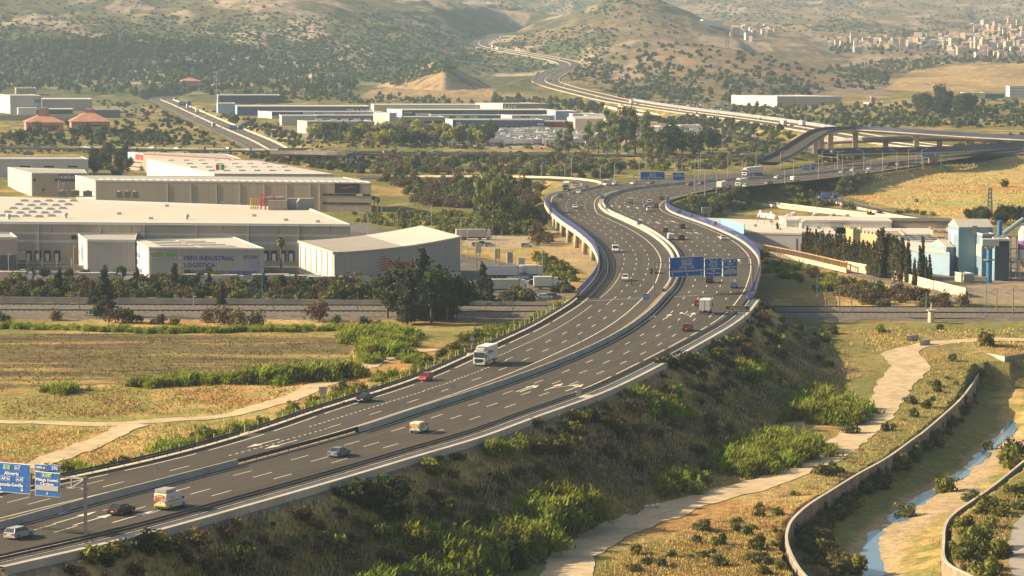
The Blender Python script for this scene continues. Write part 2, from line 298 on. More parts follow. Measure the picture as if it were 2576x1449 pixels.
# ---------------------------------------------------------------- mesh builder
class MB:
    def __init__(s): s.v = []; s.f = []
    def face(s, pts):
        k = len(s.v); s.v += [tuple(p) for p in pts]; s.f.append(tuple(range(k, k+len(pts))))
    def box(s, c, d, rz=0, bottom=True):
        cx, cy, cz = c; hx, hy, hz_ = d[0]/2, d[1]/2, d[2]/2; ca, sa = math.cos(rz), math.sin(rz); k = len(s.v)
        for z in (-hz_, hz_):
            for x, y in ((-hx, -hy), (hx, -hy), (hx, hy), (-hx, hy)): s.v.append((cx+x*ca-y*sa, cy+x*sa+y*ca, cz+z))
        fs = [(4, 5, 6, 7), (0, 1, 5, 4), (1, 2, 6, 5), (2, 3, 7, 6), (3, 0, 4, 7)]
        if bottom: fs.append((3, 2, 1, 0))
        s.f += [tuple(k+i for i in f) for f in fs]
    def prism(s, poly, z0, z1, cap=True, bot=False):
        """poly: list of (x,y); z0,z1 numbers or lists"""
        n = len(poly); z0 = [z0]*n if not hasattr(z0, '__len__') else z0; z1 = [z1]*n if not hasattr(z1, '__len__') else z1; k = len(s.v)
        s.v += [(p[0], p[1], z) for p, z in zip(poly, z0)]+[(p[0], p[1], z) for p, z in zip(poly, z1)]
        for i in range(n): j = (i+1) % n; s.f.append((k+i, k+j, k+n+j, k+n+i))
        if cap: s.f.append(tuple(k+n+i for i in range(n)))
        if bot: s.f.append(tuple(k+n-1-i for i in range(n)))
    def tube(s, a, b, r0, r1=None, n=6, cap=True):
        r1 = r0 if r1 is None else r1; a = Vector(a); b = Vector(b); d = (b-a).normalized(); u = d.orthogonal().normalized(); w = d.cross(u); k = len(s.v)
        for c, r in ((a, r0), (b, r1)):
            for i in range(n): t = 2*math.pi*i/n; s.v.append(tuple(c+(u*math.cos(t)+w*math.sin(t))*r))
        for i in range(n): j = (i+1) % n; s.f.append((k+i, k+j, k+n+j, k+n+i))
        if cap: s.f.append(tuple(k+n-1-i for i in range(n))); s.f.append(tuple(k+n+i for i in range(n)))
    def strip(s, A, B):
        k = len(s.v); n = len(A); s.v += [tuple(p) for p in A]+[tuple(p) for p in B]
        for i in range(n-1): s.f.append((k+i, k+i+1, k+n+i+1, k+n+i))
    def sweep(s, line, prof):
        """line: (n,3) points; prof: list of (offset to the right, dz), open profile"""
        N, _ = normals2(line); cur = []
        for o, dz in prof: cur.append(np.column_stack([line[:, :2]+N*o, line[:, 2]+dz]))
        for a, b in zip(cur[:-1], cur[1:]): s.strip(a, b)
    def build(s, name, m, parent=None, smooth_=False):
        me = bpy.data.meshes.new(name); v = np.array(s.v, dtype=np.float32).reshape(-1, 3)
        me.from_pydata(v.tolist(), [], s.f); me.materials.append(m)
        if smooth_: me.polygons.foreach_set('use_smooth', [True]*len(me.polygons))
        me.update(); o = bpy.data.objects.new(name, me); COL.objects.link(o)
        if parent: o.parent = parent
        return o
def npmesh(name, v, f, m, parent=None, smooth_=False):
    """v (n,3) array, f (m,k) array of equal sized faces"""
    me = bpy.data.meshes.new(name); v = np.ascontiguousarray(v, np.float32); f = np.ascontiguousarray(f, np.int32); k = f.shape[1]
    me.vertices.add(len(v)); me.vertices.foreach_set('co', v.ravel()); me.loops.add(f.size); me.loops.foreach_set('vertex_index', f.ravel())
    me.polygons.add(len(f)); me.polygons.foreach_set('loop_start', np.arange(len(f), dtype=np.int32)*k); me.polygons.foreach_set('loop_total', np.full(len(f), k, np.int32))
    if smooth_: me.polygons.foreach_set('use_smooth', np.ones(len(f), bool))
    me.update(calc_edges=True); me.materials.append(m); o = bpy.data.objects.new(name, me); COL.objects.link(o)
    if parent: o.parent = parent
    return o
def tag(o, label=None, cat=None, group=None, kind=None):
    if label: o['label'] = label
    if cat: o['category'] = cat
    if group: o['group'] = group
    if kind: o['kind'] = kind
    return o
def empty(name, loc=(0, 0, 0), rz=0, label=None, cat=None, group=None):
    o = bpy.data.objects.new(name, None); COL.objects.link(o); o.location = loc; o.rotation_euler = (0, 0, rz); return tag(o, label, cat, group)
CH = {}
def kids(root):
    """remember the children of a prototype for copying"""
    CH[root.session_uid] = [c for c in COL.objects if c.parent == root]
    for c in CH[root.session_uid]: CH[c.session_uid] = [g for g in COL.objects if g.parent == c]
def copy_tree(o, parent=None):
    c = o.copy(); COL.objects.link(c)
    if parent: c.parent = parent
    for ch in CH.get(o.session_uid, []): copy_tree(ch, c)
    return c
# ---------------------------------------------------------------- ground colours
def proj(X, Y, Z):
    x = X; y = Y*cp-(Z-CAMZ)*sp_; z = Y*sp_+(Z-CAMZ)*cp
    return 1288+F*x/y, 724.5-F*z/y
def inpoly(px, py, poly):
    r = np.zeros(px.shape, bool); n = len(poly)
    for i in range(n):
        x1, y1 = poly[i]; x2, y2 = poly[(i+1) % n]
        c = ((y1 > py) != (y2 > py)); r ^= c & (px < (x2-x1)*(py-y1)/((y2-y1) or 1e-9)+x1)
    return r
X, Y, Z = GX, GY, GZ; QX, QY = proj(X, Y, Z)
def C(r, g, b): return np.array([r, g, b])
STRAW, RUST, OLIVE, SOIL, PLOW = C(.48,.345,.14), C(.40,.235,.09), C(.21,.20,.065), C(.13,.095,.06), C(.17,.12,.075)
TAN, SCRUB_, SAND, YARD, GREY = C(.25,.185,.105), C(.075,.085,.035), C(.46,.35,.21), C(.36,.29,.20), C(.17,.155,.14)
SCRUB = SCRUB_
def mix(a, b, t): return a+(b-a)*np.clip(t, 0, 1)[..., None]
n1 = fbm(X/18, Y/18, 5, 41); n2 = fbm(X/45+9, Y/60, 4, 53); n3 = fbm(X/4, Y/4, 3, 61); n4 = fbm(X/110, Y/140, 5, 71)
col = mix(STRAW, RUST, (n1-0.42)*5); col = mix(col, OLIVE, (n2-0.45)*5); col = mix(col, SOIL, (n3-0.62)*4)
g = (Y > 1000) & (Y < 2900); c2 = mix(OLIVE*0.75, STRAW*0.72, (n1-0.50)*6+(n2-.5)*2); col = np.where(g[..., None], c2, col)
# slope of the near right embankment
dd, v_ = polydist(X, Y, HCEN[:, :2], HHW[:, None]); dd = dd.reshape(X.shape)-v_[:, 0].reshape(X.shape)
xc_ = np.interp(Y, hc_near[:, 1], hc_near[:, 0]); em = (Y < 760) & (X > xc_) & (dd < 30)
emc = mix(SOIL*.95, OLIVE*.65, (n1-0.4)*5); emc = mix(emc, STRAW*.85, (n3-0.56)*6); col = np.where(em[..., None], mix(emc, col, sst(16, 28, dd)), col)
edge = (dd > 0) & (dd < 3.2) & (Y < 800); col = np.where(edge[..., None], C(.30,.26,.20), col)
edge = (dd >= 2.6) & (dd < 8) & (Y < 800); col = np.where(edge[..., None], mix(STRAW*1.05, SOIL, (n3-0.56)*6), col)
# canal
cn = (X > xl(Y)-1.0) & (X < xr(Y)+0.3+np.where(Y > 640, 60, 0)) & (Y < 671+np.clip((X-115)*.3, -3, 40)); cc = mix(SAND, SAND*0.8, (n3-0.45)*4); dl = X-xl(Y)
cc = mix(cc, OLIVE*1.05, (1-sst(7, 10, dl+(n1-.5)*6))); dr = xr(Y)-X; cc = mix(cc, mix(STRAW, OLIVE, (n3-.4)*4), 1-sst(5, 9, dr+(n1-.5)*6)); col = np.where(cn[..., None], cc, col)
# ploughed field left
fld = inpoly(QX, QY, [(-400,843),(300,838),(620,845),(850,850),(890,875),(870,905),(700,930),(560,945),(330,965),(150,972),(-400,1000)])
st = fbm(X/60, Y/1.6+X*0.02, 4, 81); pc = mix(PLOW*.95, OLIVE*.7, (st-0.42)*6+(n2-.5)*3); pc = mix(pc, STRAW*.75, (fbm(X/50, Y/2.2, 3, 83)-0.57)*6); pc = mix(pc, PLOW*.55, (fbm(X/90, Y/1.3+X*.03, 3, 85)-0.6)*9); col = np.where(fld[..., None], pc, col)
org = inpoly(QX, QY, [(-400,1000),(150,972),(330,965),(600,965),(900,940),(930,900),(1100,870),(1130,900),(800,1010),(640,1080),(300,1190),(-100,1250),(-400,1300)])
oc = mix(STRAW*1.05, RUST*1.05, (n1-0.42)*6); oc = mix(oc, OLIVE*1.25, (n2-0.47)*5+(n3-.55)*3); col = np.where(org[..., None], oc, col)
# yards of the industrial estate
yd = inpoly(QX, QY, [(-200,500),(0,680),(0,716),(300,722),(800,728),(1160,742),(1400,758),(1450,730),(1390,690),(1250,655),(1160,640),(900,560),(700,560)]); yc = mix(GREY, GREY*.8, (n1-.4)*4); col = np.where(yd[..., None], yc, col)
pk = inpoly(QX, QY, [(1170,590),(1330,595),(1345,622),(1220,628),(1165,618)]); col = np.where(pk[..., None], YARD*1.05, col)
und = inpoly(QX, QY, [(1330,540),(1500,640),(1500,700),(1420,660),(1330,600)]); col = np.where(und[..., None], mix(YARD, STRAW, (n1-.4)*3), col)
ry = inpoly(QX, QY, [(1868,590),(2700,590),(2700,770),(2400,760),(2130,690),(1900,640)]); col = np.where(ry[..., None], mix(YARD*.8, GREY, (n1-.4)*4), col)
lot = inpoly(QX, QY, [(640,330),(1900,322),(1900,345),(1480,372),(1240,372),(1000,348),(760,352),(660,345)]); col = np.where(lot[..., None], mix(YARD, GREY, (n2-.4)*4), col)
fr = inpoly(QX, QY, [(2120,490),(2250,440),(2400,412),(2700,385),(2700,560),(2420,556),(2200,512)]); fc = mix(STRAW*.95, OLIVE*1.7, (fbm(X/70,Y/16,4,91)-0.45)*6); fc = mix(fc, RUST*1.1, (fbm(X/50+7,Y/22,4,95)-0.5)*6); col = np.where(fr[..., None], fc, col)
rail_b = inpoly(QX, QY, [(-400,757),(1450,776),(2800,778),(2800,810),(1450,806),(-400,802)]) & (Z < 3); col = np.where(rail_b[..., None], C(.155,.135,.115)*(0.8+0.5*n3[..., None]), col)
# hills
hl = (Y >= 2850); hb = sst(2750, 3000, Y)
hc = mix(TAN*1.05, SCRUB*1.25, (n4-0.40)*5+(n1-0.5)*3.5); lf = 1-sst(900, 1350, QX); hc = mix(hc, SCRUB*1.35, lf*np.clip(1.25-(Y-2900)/2600, 0, 1)*.75)
hc = mix(hc, C(.42,.33,.24), (fbm(X/70+4, Y/110, 5, 99)-0.56)*10*(Y > 3000)); hc = hc*(.72+.6*fbm(X/160, Y/260, 4, 123)[..., None]); hc = mix(hc, C(.25,.175,.10), sst(1400, 1600, QX)*.5)
kn = inpoly(QX, QY, [(880,262),(950,215),(1000,170),(1050,140),(1110,138),(1160,170),(1250,225),(1230,262)]) & (Y < 3300)
kc = mix(C(.42,.29,.13), C(.36,.27,.18), (ridged(X/22, Y/14, 3, 7)-0.55)*5); kc = mix(kc, C(.15,.11,.08), (fbm(X/9, Y/12, 4, 17)-0.54)*12*(Z > 14)); hc = np.where(kn[..., None], kc, hc)
tn = inpoly(QX, QY, [(2225,225),(2290,180),(2400,165),(2700,160),(2700,240),(2400,235)]); hc = np.where(tn[..., None], mix(C(.42,.30,.15), TAN, (n4-.5)*4), hc)
sc = inpoly(QX, QY, [(2012,262),(2035,225),(2120,215),(2230,228),(2235,262)]); hc = np.where(sc[..., None], C(.22,.17,.13)*(.8+.5*n1[..., None]), hc)
col = mix(col, hc, hb)
col = col*(0.86+0.28*n3[..., None])
GC = np.concatenate([col, np.ones(col.shape[:2]+(1,))], -1).astype(np.float32)
def ground_mat(name, sc1, sc2):
    m = bpy.data.materials.new(name); m.use_nodes = True; t = m.node_tree; b = t.nodes['Principled BSDF']; b.inputs['Roughness'].default_value = 0.95; b.inputs['Specular IOR Level'].default_value = 0.05
    a = t.nodes.new('ShaderNodeAttribute'); a.attribute_name = 'ground_cover'; g = t.nodes.new('ShaderNodeNewGeometry')
    n = t.nodes.new('ShaderNodeTexNoise'); n.inputs['Scale'].default_value = sc1; n.inputs['Detail'].default_value = 8; n.inputs['Roughness'].default_value = 0.75; t.links.new(g.outputs['Position'], n.inputs['Vector'])
    mr = t.nodes.new('ShaderNodeMapRange'); mr.inputs['From Min'].default_value = 0.3; mr.inputs['From Max'].default_value = 0.7; mr.inputs['To Min'].default_value = 0.55; mr.inputs['To Max'].default_value = 1.4; t.links.new(n.outputs['Fac'], mr.inputs[0])
    mu = t.nodes.new('ShaderNodeVectorMath'); mu.operation = 'SCALE'; t.links.new(a.outputs['Color'], mu.inputs[0]); t.links.new(mr.outputs[0], mu.inputs['Scale']); t.links.new(mu.outputs[0], b.inputs['Base Color'])
    bp = t.nodes.new('ShaderNodeBump'); bp.inputs['Strength'].default_value = 0.9; bp.inputs['Distance'].default_value = sc2; t.links.new(n.outputs['Fac'], bp.inputs['Height']); t.links.new(bp.outputs[0], b.inputs['Normal'])
    return m
def grid_obj(name, r0, r1, m):
    v = np.stack([GX[r0:r1], GY[r0:r1], GZ[r0:r1]], -1).reshape(-1, 3); nr = r1-r0; idx = np.arange(nr*NU).reshape(nr, NU)
    f = np.stack([idx[:-1, :-1], idx[:-1, 1:], idx[1:, 1:], idx[1:, :-1]], -1).reshape(-1, 4)
    o = npmesh(name, v, f, m, smooth_=True); at = o.data.attributes.new('ground_cover', 'FLOAT_COLOR', 'POINT'); at.data.foreach_set('color', GC[r0:r1].reshape(-1)); tag(o, kind='structure'); return o
ri = int(np.searchsorted(rows, 2750)); 
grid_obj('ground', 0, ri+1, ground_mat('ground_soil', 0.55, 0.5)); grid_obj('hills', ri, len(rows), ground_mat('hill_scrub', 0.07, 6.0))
mb = MB(); mb.box((0, 9000, -60), (16000, 18000, 1)); o = mb.build('ground', mat('far_soil', (.2,.16,.09), .95, .2, .002)); tag(o, kind='structure')
# ---------------------------------------------------------------- roads
ASPH = mat('asphalt', (.068,.056,.041), .85, .16, .09, spec=.25); ASPH2 = mat('old_asphalt', (.085,.072,.056), .9, .25, .05)
PAINT = mat('road_paint', (.70,.64,.52), .7, .25, .6); CONC = mat('concrete', (.50,.45,.37), .85, .25, .12); CONCD = mat('grey_concrete', (.30,.28,.25), .9, .3, .2)
GALV = mat('galvanised_steel', (.30,.30,.30), .5, .2, .4, metal=.6); PURP = mat('blue_painted_steel', (.065,.08,.26), .55, .2, .3); STRIPC = mat('median_gravel', (.29,.215,.14), .95, .2, .3)
RAILM = mat('dark_steel_rail', (.10,.10,.10), .6, .2, .4, metal=.3)
def pts_off(i0, i1, off, z): return np.column_stack([HC[i0:i1, :2]+HN[i0:i1]*np.asarray(off)[..., None] if np.ndim(off) else HC[i0:i1, :2]+HN[i0:i1]*off, np.full(i1-i0, z)])
NHC = len(HC)
s_arc = np.r_[0, np.cumsum(np.linalg.norm(np.diff(HC[:, :2], axis=0), axis=1))]
def at(s, off, z):                               # s along the motorway, offset right
    x = np.interp(s, s_arc, HC[:, 0]); y = np.interp(s, s_arc, HC[:, 1]); nx = np.interp(s, s_arc, HN[:, 0]); ny = np.interp(s, s_arc, HN[:, 1]); return (x+nx*off, y+ny*off, z)
def wid(a, s): return float(np.interp(s, s_arc, a))
iv = np.nonzero(VMASK)[0]; IV0, IV1 = iv[0]-3, iv[-1]+3
ASPR = bpy.data.materials.new('worn_asphalt'); ASPR.use_nodes = True; t = ASPR.node_tree; b = t.nodes['Principled BSDF']; b.inputs['Roughness'].default_value = .85; b.inputs['Specular IOR Level'].default_value = .25
def nd(t, k, **kw):
    n = t.nodes.new(k)
    for a, v in kw.items(): setattr(n, a, v)
    return n
uvn = nd(t, 'ShaderNodeUVMap'); uvn.uv_map = 'lanes'; sx_ = nd(t, 'ShaderNodeSeparateXYZ'); t.links.new(uvn.outputs[0], sx_.inputs[0])
m1 = nd(t, 'ShaderNodeMath', operation='MULTIPLY'); m1.inputs[1].default_value = 6.2832/1.775; t.links.new(sx_.outputs[0], m1.inputs[0]); m2_ = nd(t, 'ShaderNodeMath', operation='COSINE'); t.links.new(m1.outputs[0], m2_.inputs[0])
def nz(scx, scy, det): 
    mp = nd(t, 'ShaderNodeMapping'); mp.inputs['Scale'].default_value = (scx, scy, 1); t.links.new(uvn.outputs[0], mp.inputs[0]); n = nd(t, 'ShaderNodeTexNoise'); n.inputs['Scale'].default_value = 1; n.inputs['Detail'].default_value = det; n.inputs['Roughness'].default_value = .65; t.links.new(mp.outputs[0], n.inputs['Vector']); return n.outputs['Fac']
a1 = nz(.55, .012, 4); a2 = nz(.08, .02, 5); a3 = nz(1.5, .5, 3)
def ma(op, x, y):
    n = nd(t, 'ShaderNodeMath', operation=op)
    for i, v in enumerate((x, y)):
        if isinstance(v, (int, float)): n.inputs[i].default_value = v
        else: t.links.new(v, n.inputs[i])
    return n.outputs[0]
vv = ma('ADD', ma('MULTIPLY', m2_.outputs[0], .045), ma('ADD', ma('MULTIPLY', a1, .55), ma('ADD', ma('MULTIPLY', a2, .75), ma('MULTIPLY', a3, .2)))); rmp = nd(t, 'ShaderNodeValToRGB'); e_ = rmp.color_ramp.elements; e_[0].position = .52; e_[1].position = .98; e_[0].color = (.044,.038,.031,1); e_[1].color = (.092,.080,.064,1); t.links.new(vv, rmp.inputs[0]); t.links.new(rmp.outputs[0], b.inputs['Base Color'])
v_ = np.concatenate([pts_off(0, NHC, -WL, RZ), pts_off(0, NHC, WR, RZ)]); ii = np.arange(NHC-1); f_ = np.stack([ii, ii+NHC, ii+NHC+1, ii+1], 1); ob = npmesh('road', v_, f_, ASPR); uvl = ob.data.uv_layers.new(name='lanes'); uvc = np.column_stack([np.r_[-WL, WR], np.r_[s_arc, s_arc]]); uvl.data.foreach_set('uv', uvc[f_.ravel()].astype(np.float32).ravel()); tag(ob, kind='structure')
mb = MB(); mb.strip(pts_off(0, NHC, -np.minimum(WM, 2.3), RZ+.03), pts_off(0, NHC, -0.75, RZ+.03)); tag(mb.build('pavement', STRIPC), kind='structure')
mk = MB()
def dash(s0, s1, off0, off1=None, w=.2, z=RZ+.012, n=2):
    off1 = off0 if off1 is None else off1; ss = np.linspace(s0, s1, n); oo = np.linspace(off0, off1, n)
    A = [at(s, o-w/2, z) for s, o in zip(ss, oo)]; B = [at(s, o+w/2, z) for s, o in zip(ss, oo)]; mk.strip(A, B)
SEND = s_arc[-1]
for side in (-1, 1):
    inner = WM if side < 0 else np.full(NHC, 0.0); outer = WL if side < 0 else WR
    # solid edge lines
    for k in range(NHC-1):
        for o0, o1, w in ((side*(inner[k]+.9), side*(inner[k+1]+.9), .26), (side*(outer[k]-2.3), side*(outer[k+1]-2.3), .26)):
            A = [tuple(HC[k, :2]+HN[k]*(o0-w/2))+(RZ+.012,), tuple(HC[k+1, :2]+HN[k+1]*(o1-w/2))+(RZ+.012,)]; B = [tuple(HC[k, :2]+HN[k]*(o0+w/2))+(RZ+.012,), tuple(HC[k+1, :2]+HN[k+1]*(o1+w/2))+(RZ+.012,)]
            if o0*side > outer[k]-3 and (s_arc[k] % 24) > 19 and s_arc[k] < 330: continue
            mk.strip(A, B)
    s = 5.0
    while s < SEND-10:
        a = wid(inner, s)+.9; b = wid(outer, s)-2.3; n = int((b-a+0.6)//3.55); L = 5.5 if s < 900 else 6
        for j in range(1, n):
            w = .20
            if side < 0 and j == n-1 and 90 < s < 430:
                for q in range(9): dash(s+q*1.95, s+q*1.95+.95, side*(a+3.55*j), w=.3)
            else: dash(s, s+L, side*(a+3.55*j), w=w)
        s += 17.5
def arrow(s, off, L=11, w=.28, bend=0, dirn=1):
    dash(s, s+L*.72*dirn, off, w=w); zz = RZ+.02
    mk.face([at(s+L*.62*dirn, off-.75, zz), at(s+L*.62*dirn, off+.75, zz), at(s+L*dirn, off, zz)])
    if bend: 
        dash(s+L*.25*dirn, s+L*.75*dirn, off, off+bend, w=w, n=4, z=zz+.01); mk.face([at(s+L*.7*dirn, off+bend-.7, zz+.01), at(s+L*.7*dirn, off+bend+.7, zz+.01), at(s+L*1.02*dirn, off+bend*1.25, zz+.01)])
def sof(px, py):                                 # motorway position of a picture point
    p = np.array(P(px, py, RZ)[:2]); d = ((HC[:, :2]-p)**2).sum(1); i = int(d.argmin()); return s_arc[i], float((p-HC[i, :2])@HN[i]), i
for px, py, bnd, dr in ((1300,985,0,1),(1302,988,0,1),(1375,980,2.6,1),(1428,982,0,1),(1635,803,0,1),(1673,802,0,1),(1735,798,-2.6,1),(1785,797,0,1),(80,1310,0,1),(140,1316,0,1),(190,1320,0,1),(300,1310,0,1),(1700,560,-2.,1),(1760,590,-2.4,1),(1815,600,0,1),(1690,590,0,1),(700,1105,0,-1),(745,1108,0,-1),(795,1105,0,-1),(1860,660,0,1),(1540,520,0,1),(1560,522,0,1),(1583,523,0,1),(1605,525,0,1),(1580,552,-2,1),(1620,556,0,1),(1660,562,-2.5,1)):
    s, o, _ = sof(px, py); arrow(s, o, bend=bnd, dirn=dr)
tag(mk.build('road_markings', PAINT), kind='structure')
# bridge deck under the viaduct and its piers
th = empty('viaduct', tuple(HC[IV0]), label='curved concrete viaduct on round piers carrying the motorway over the railway and truck yard', cat='viaduct'); bp_ = HC[IV0]
def loc(mb_, o=None):                             # shift builder vertices to the thing's origin
    o = bp_ if o is None else o; mb_.v = [(x-o[0], y-o[1], z-o[2]) for x, y, z in mb_.v]; return mb_
mb = MB(); sl = slice(IV0, IV1); a = pts_off(IV0, IV1, -WL[sl]-.5, RZ-.05); b = pts_off(IV0, IV1, WR[sl]+.5, RZ-.05)
def dz_(A, d): B = A.copy(); B[:, 2] += d; return B
ia = pts_off(IV0, IV1, -WL[sl]+2.2, RZ-2.0); ib = pts_off(IV0, IV1, WR[sl]-2.2, RZ-2.0)
mb.strip(a, dz_(a, -.7)); mb.strip(dz_(a, -.7), ia); mb.strip(ia, ib); mb.strip(ib, dz_(b, -.7)); mb.strip(dz_(b, -.7), b); mb.strip(a, b)
loc(mb).build('deck', CONC, th)
PIERC = mat('pier_concrete', (.46,.40,.31), .85, .3, .3)
i = IV0+6
while i < IV1-4:
    for off in (-WL[i]+3.2, -WL[i]*.35, WR[i]*.4, WR[i]-3.2):
        x, y = HC[i, :2]+HN[i]*off; g = float(hz(x, y)); m2 = MB(); m2.tube((x, y, g-1), (x, y, RZ-1.95), .95, .95, 12); loc(m2).build('pier', PIERC, th, True)
    i += 7
for nm, off, dr in (('left', -WL, -1), ('right', WR, 1)):
    m2 = MB(); lst = np.column_stack([HC[sl, :2]+HN[sl]*off[sl, None], np.full(IV1-IV0, RZ)])
    m2.sweep(lst, [(dr*-.1, .004), (dr*-.1, .55), (dr*.55, .55), (dr*.55, -.9)] if dr > 0 else [(.1, .004), (.1, .55), (-.55, .55), (-.55, -.9)]); loc(m2).build('kerb', CONC, th)
# tan end slope of the far abutment is terrain. Parapets
def parapet(line, name_label, hgt=1.5, group=None, m=None, posts=True, sections=4, outward=1):
    t = empty('parapet', tuple(line[0]), label=name_label, cat='parapet', group=group); o = line[0]
    for z in np.linspace(.55, hgt, sections):
        m2 = MB(); m2.sweep(line, [(-.09, z-.09), (.09, z-.09), (.09, z+.09), (-.09, z+.09), (-.09, z-.09)]); loc(m2, o).build('rail', m or PURP, t)
    if posts:
        q = resample(line, 2.6); m2 = MB()
        for p in q: m2.box((p[0], p[1], p[2]+hgt/2+.1), (.16, .16, hgt))
        ob = loc(m2, o).build('post', m or PURP, t); tag(ob, kind='stuff')
    return t
lf_ = np.column_stack([HC[sl, :2]-HN[sl]*(WL[sl, None]+.3), np.full(IV1-IV0, RZ+.2)]); rt_ = np.column_stack([HC[sl, :2]+HN[sl]*(WR[sl, None]+.3), np.full(IV1-IV0, RZ+.2)])
parapet(lf_, 'blue steel parapet along the left edge of the curved viaduct above the round piers', 2.1, m=PURP, sections=5); parapet(rt_, 'blue steel parapet along the right edge of the curved viaduct beside the cream roofs', 2.1, m=PURP, sections=5)
# median concrete barrier
i_a = sof(915, 1085)[2]; i_b = sof(640, 1163)[2]
def concbar(i0, i1, lab, mm):
    ln = np.column_stack([HC[i0:i1, :2]-HN[i0:i1]*.35, np.full(i1-i0, RZ)]); m2 = MB(); m2.sweep(ln, [(-.36, 0), (-.30, .3), (-.14, 1.0), (.14, 1.0), (.30, .3), (.36, 0)])
    o = ln[0]; ob = loc(m2, o).build('concrete_barrier', mm); ob.location = tuple(o); tag(ob, lab, 'barrier')
BARC = mat('barrier_concrete', (.42,.39,.34), .85, .25, .25)
concbar(0, i_b, 'grey concrete median barrier in the near left corner below the big blue sign', BARC); concbar(i_a, NHC-2, 'long concrete median barrier winding between the two carriageways into the distance', BARC)
# viaduct stretch has a second cream kerb on the left of the median
i0 = sof(1690, 735)[2]; i1 = sof(1521, 515)[2]; ln = np.column_stack([HC[i0:i1, :2]-HN[i0:i1]*2.1, np.full(i1-i0, RZ+.02)]); m2 = MB(); m2.sweep(ln, [(-.35, 0), (-.25, .85), (.25, .85), (.35, 0)])
ob = m2.build('concrete_barrier', CONC); tag(ob, 'cream concrete kerb wall on the left side of the viaduct median', 'barrier')
# guard rails
def wrail(line, lab, rails=(.62,), poststep=4.0, back=False, grp=None, m=RAILM, pm=GALV, cap=100):
    t = empty('guard_rail', tuple(line[0]), label=lab, cat='guard rail', group=grp); o = line[0]
    for z in rails:
        m2 = MB(); m2.sweep(line, [(-.06, z-.16), (.02, z-.08), (-.05, z), (.02, z+.08), (-.06, z+.16), (-.16, z+.16), (-.16, z-.16), (-.06, z-.16)]); loc(m2, o).build('rail', m, t)
    q = resample(line, poststep); Nn, _ = normals2(q)
    pm_ = None
    for j, p in enumerate(q[:cap]):
        if pm_ is None:
            m2 = MB(); m2.box((0, 0, max(rails)/2), (.12, .16, max(rails)+.3)); m2.box((0, 0, max(rails)), (.45, .12, .1)); pm_ = m2.build('post', pm, t)
            pm_.location = tuple(np.array(p)-o+np.r_[Nn[j]*-.3, 0]); 
        else:
            c = pm_.copy(); COL.objects.link(c); c.parent = t; c.location = tuple(np.array(p)-o+np.r_[Nn[j]*-.3, 0])
    return t
def hline(i0, i1, off, z=RZ): return np.column_stack([HC[i0:i1, :2]+HN[i0:i1]*np.asarray(off)[i0:i1, None], np.full(i1-i0, z)])
a0 = 0; a1 = sof(880, 1186)[2]; wrail(hline(a0, a1, WR+.3), 'double rail crash barrier along the near right shoulder beside the gantry post', (.45, .85)); wrail(hline(sof(869, 1187)[2], sof(1460, 994)[2], WR+.3), 'crash barrier along the right shoulder from the blue grey sedan to the arrows', (.45, .85)); wrail(hline(sof(1460, 994)[2], IV0+2, WR+.3), 'crash barrier along the right shoulder up to the brown viaduct sign', (.45, .85))
wrail(hline(0, sof(650, 1087)[2], -WL-.3), 'dark crash barrier along the near left shoulder by the dirt track', (.45, .85)); wrail(hline(sof(650, 1087)[2], sof(1189, 892)[2], -WL-.3), 'crash barrier along the left shoulder between the black car and the white truck', (.45, .85)); wrail(hline(sof(1189, 892)[2], IV0+2, -WL-.3), 'crash barrier on the left shoulder up to the start of the blue parapet', (.45, .85))
md = np.full(NHC, -.5); wrail(hline(i_b-1, i_a+2, md), 'steel crash barrier bridging the gap in the concrete median', (.45, .75), 3.5)
# concrete ledges outside the rails
m2 = MB(); k0 = 0; ln = hline(k0, IV0+2, WR+1.5, RZ-.5); m2.sweep(ln, [(-1.1, .52), (1.5, .50), (1.55, -.6)]); tag(m2.build('pavement', CONC), kind='structure')
m2 = MB(); ln = hline(k0, IV0+2, -WL-1.3, RZ-.5); m2.sweep(ln, [(1.1, .52), (-.3, .50), (-.35, -.3)]); tag(m2.build('pavement', CONC), kind='structure')
# inner dark rails seen on the left of the viaduct
wrail(hline(IV0, IV0+60, -WL+1.2), 'dark crash barrier inside the blue parapet on the viaduct bend', (.5, .85), 6)
wrail(hline(IV0+60, IV1, -WL+1.2), 'dark crash barrier inside the far end of the viaduct parapet', (.5, .85), 6)
# other roads
def road(line, wl, wr, name='road', m=None, z=.12, wall=None, wallm=None, wl_h=.9, lines=True, dashes=True, median=None, drape=False):
    N, _ = normals2(line); c = line.copy(); c[:, 2] += z; m2 = MB(); A = c.copy(); A[:, :2] -= N*wl; B = c.copy(); B[:, :2] += N*wr; m2.strip(A, B); tag(m2.build(name, m or ASPH2), kind='structure')
    if lines:
        m3 = MB()
        offs = [-wl+.9, wr-.9]+([median-1.2, median+1.2] if median is not None else [])
        for o in offs:
            a = c.copy(); a[:, 2] += .03; a[:, :2] += N*(o-.16); b = c.copy(); b[:, 2] += .03; b[:, :2] += N*(o+.16); m3.strip(a, b)
        if dashes:
            dl = resample(c, 3.0); Nd, _ = normals2(dl); lanes = [0] if median is None else [-wl/2-.3, wr/2+.3]
            for i in range(0, len(dl)-2, 5):
                for o in lanes: m3.face([tuple(dl[i]+np.r_[Nd[i]*(o-.15), .03]), tuple(dl[i]+np.r_[Nd[i]*(o+.15), .03]), tuple(dl[i+2]+np.r_[Nd[i+2]*(o+.15), .03]), tuple(dl[i+2]+np.r_[Nd[i+2]*(o-.15), .03])])
        tag(m3.build('road_markings', PAINT), kind='structure')
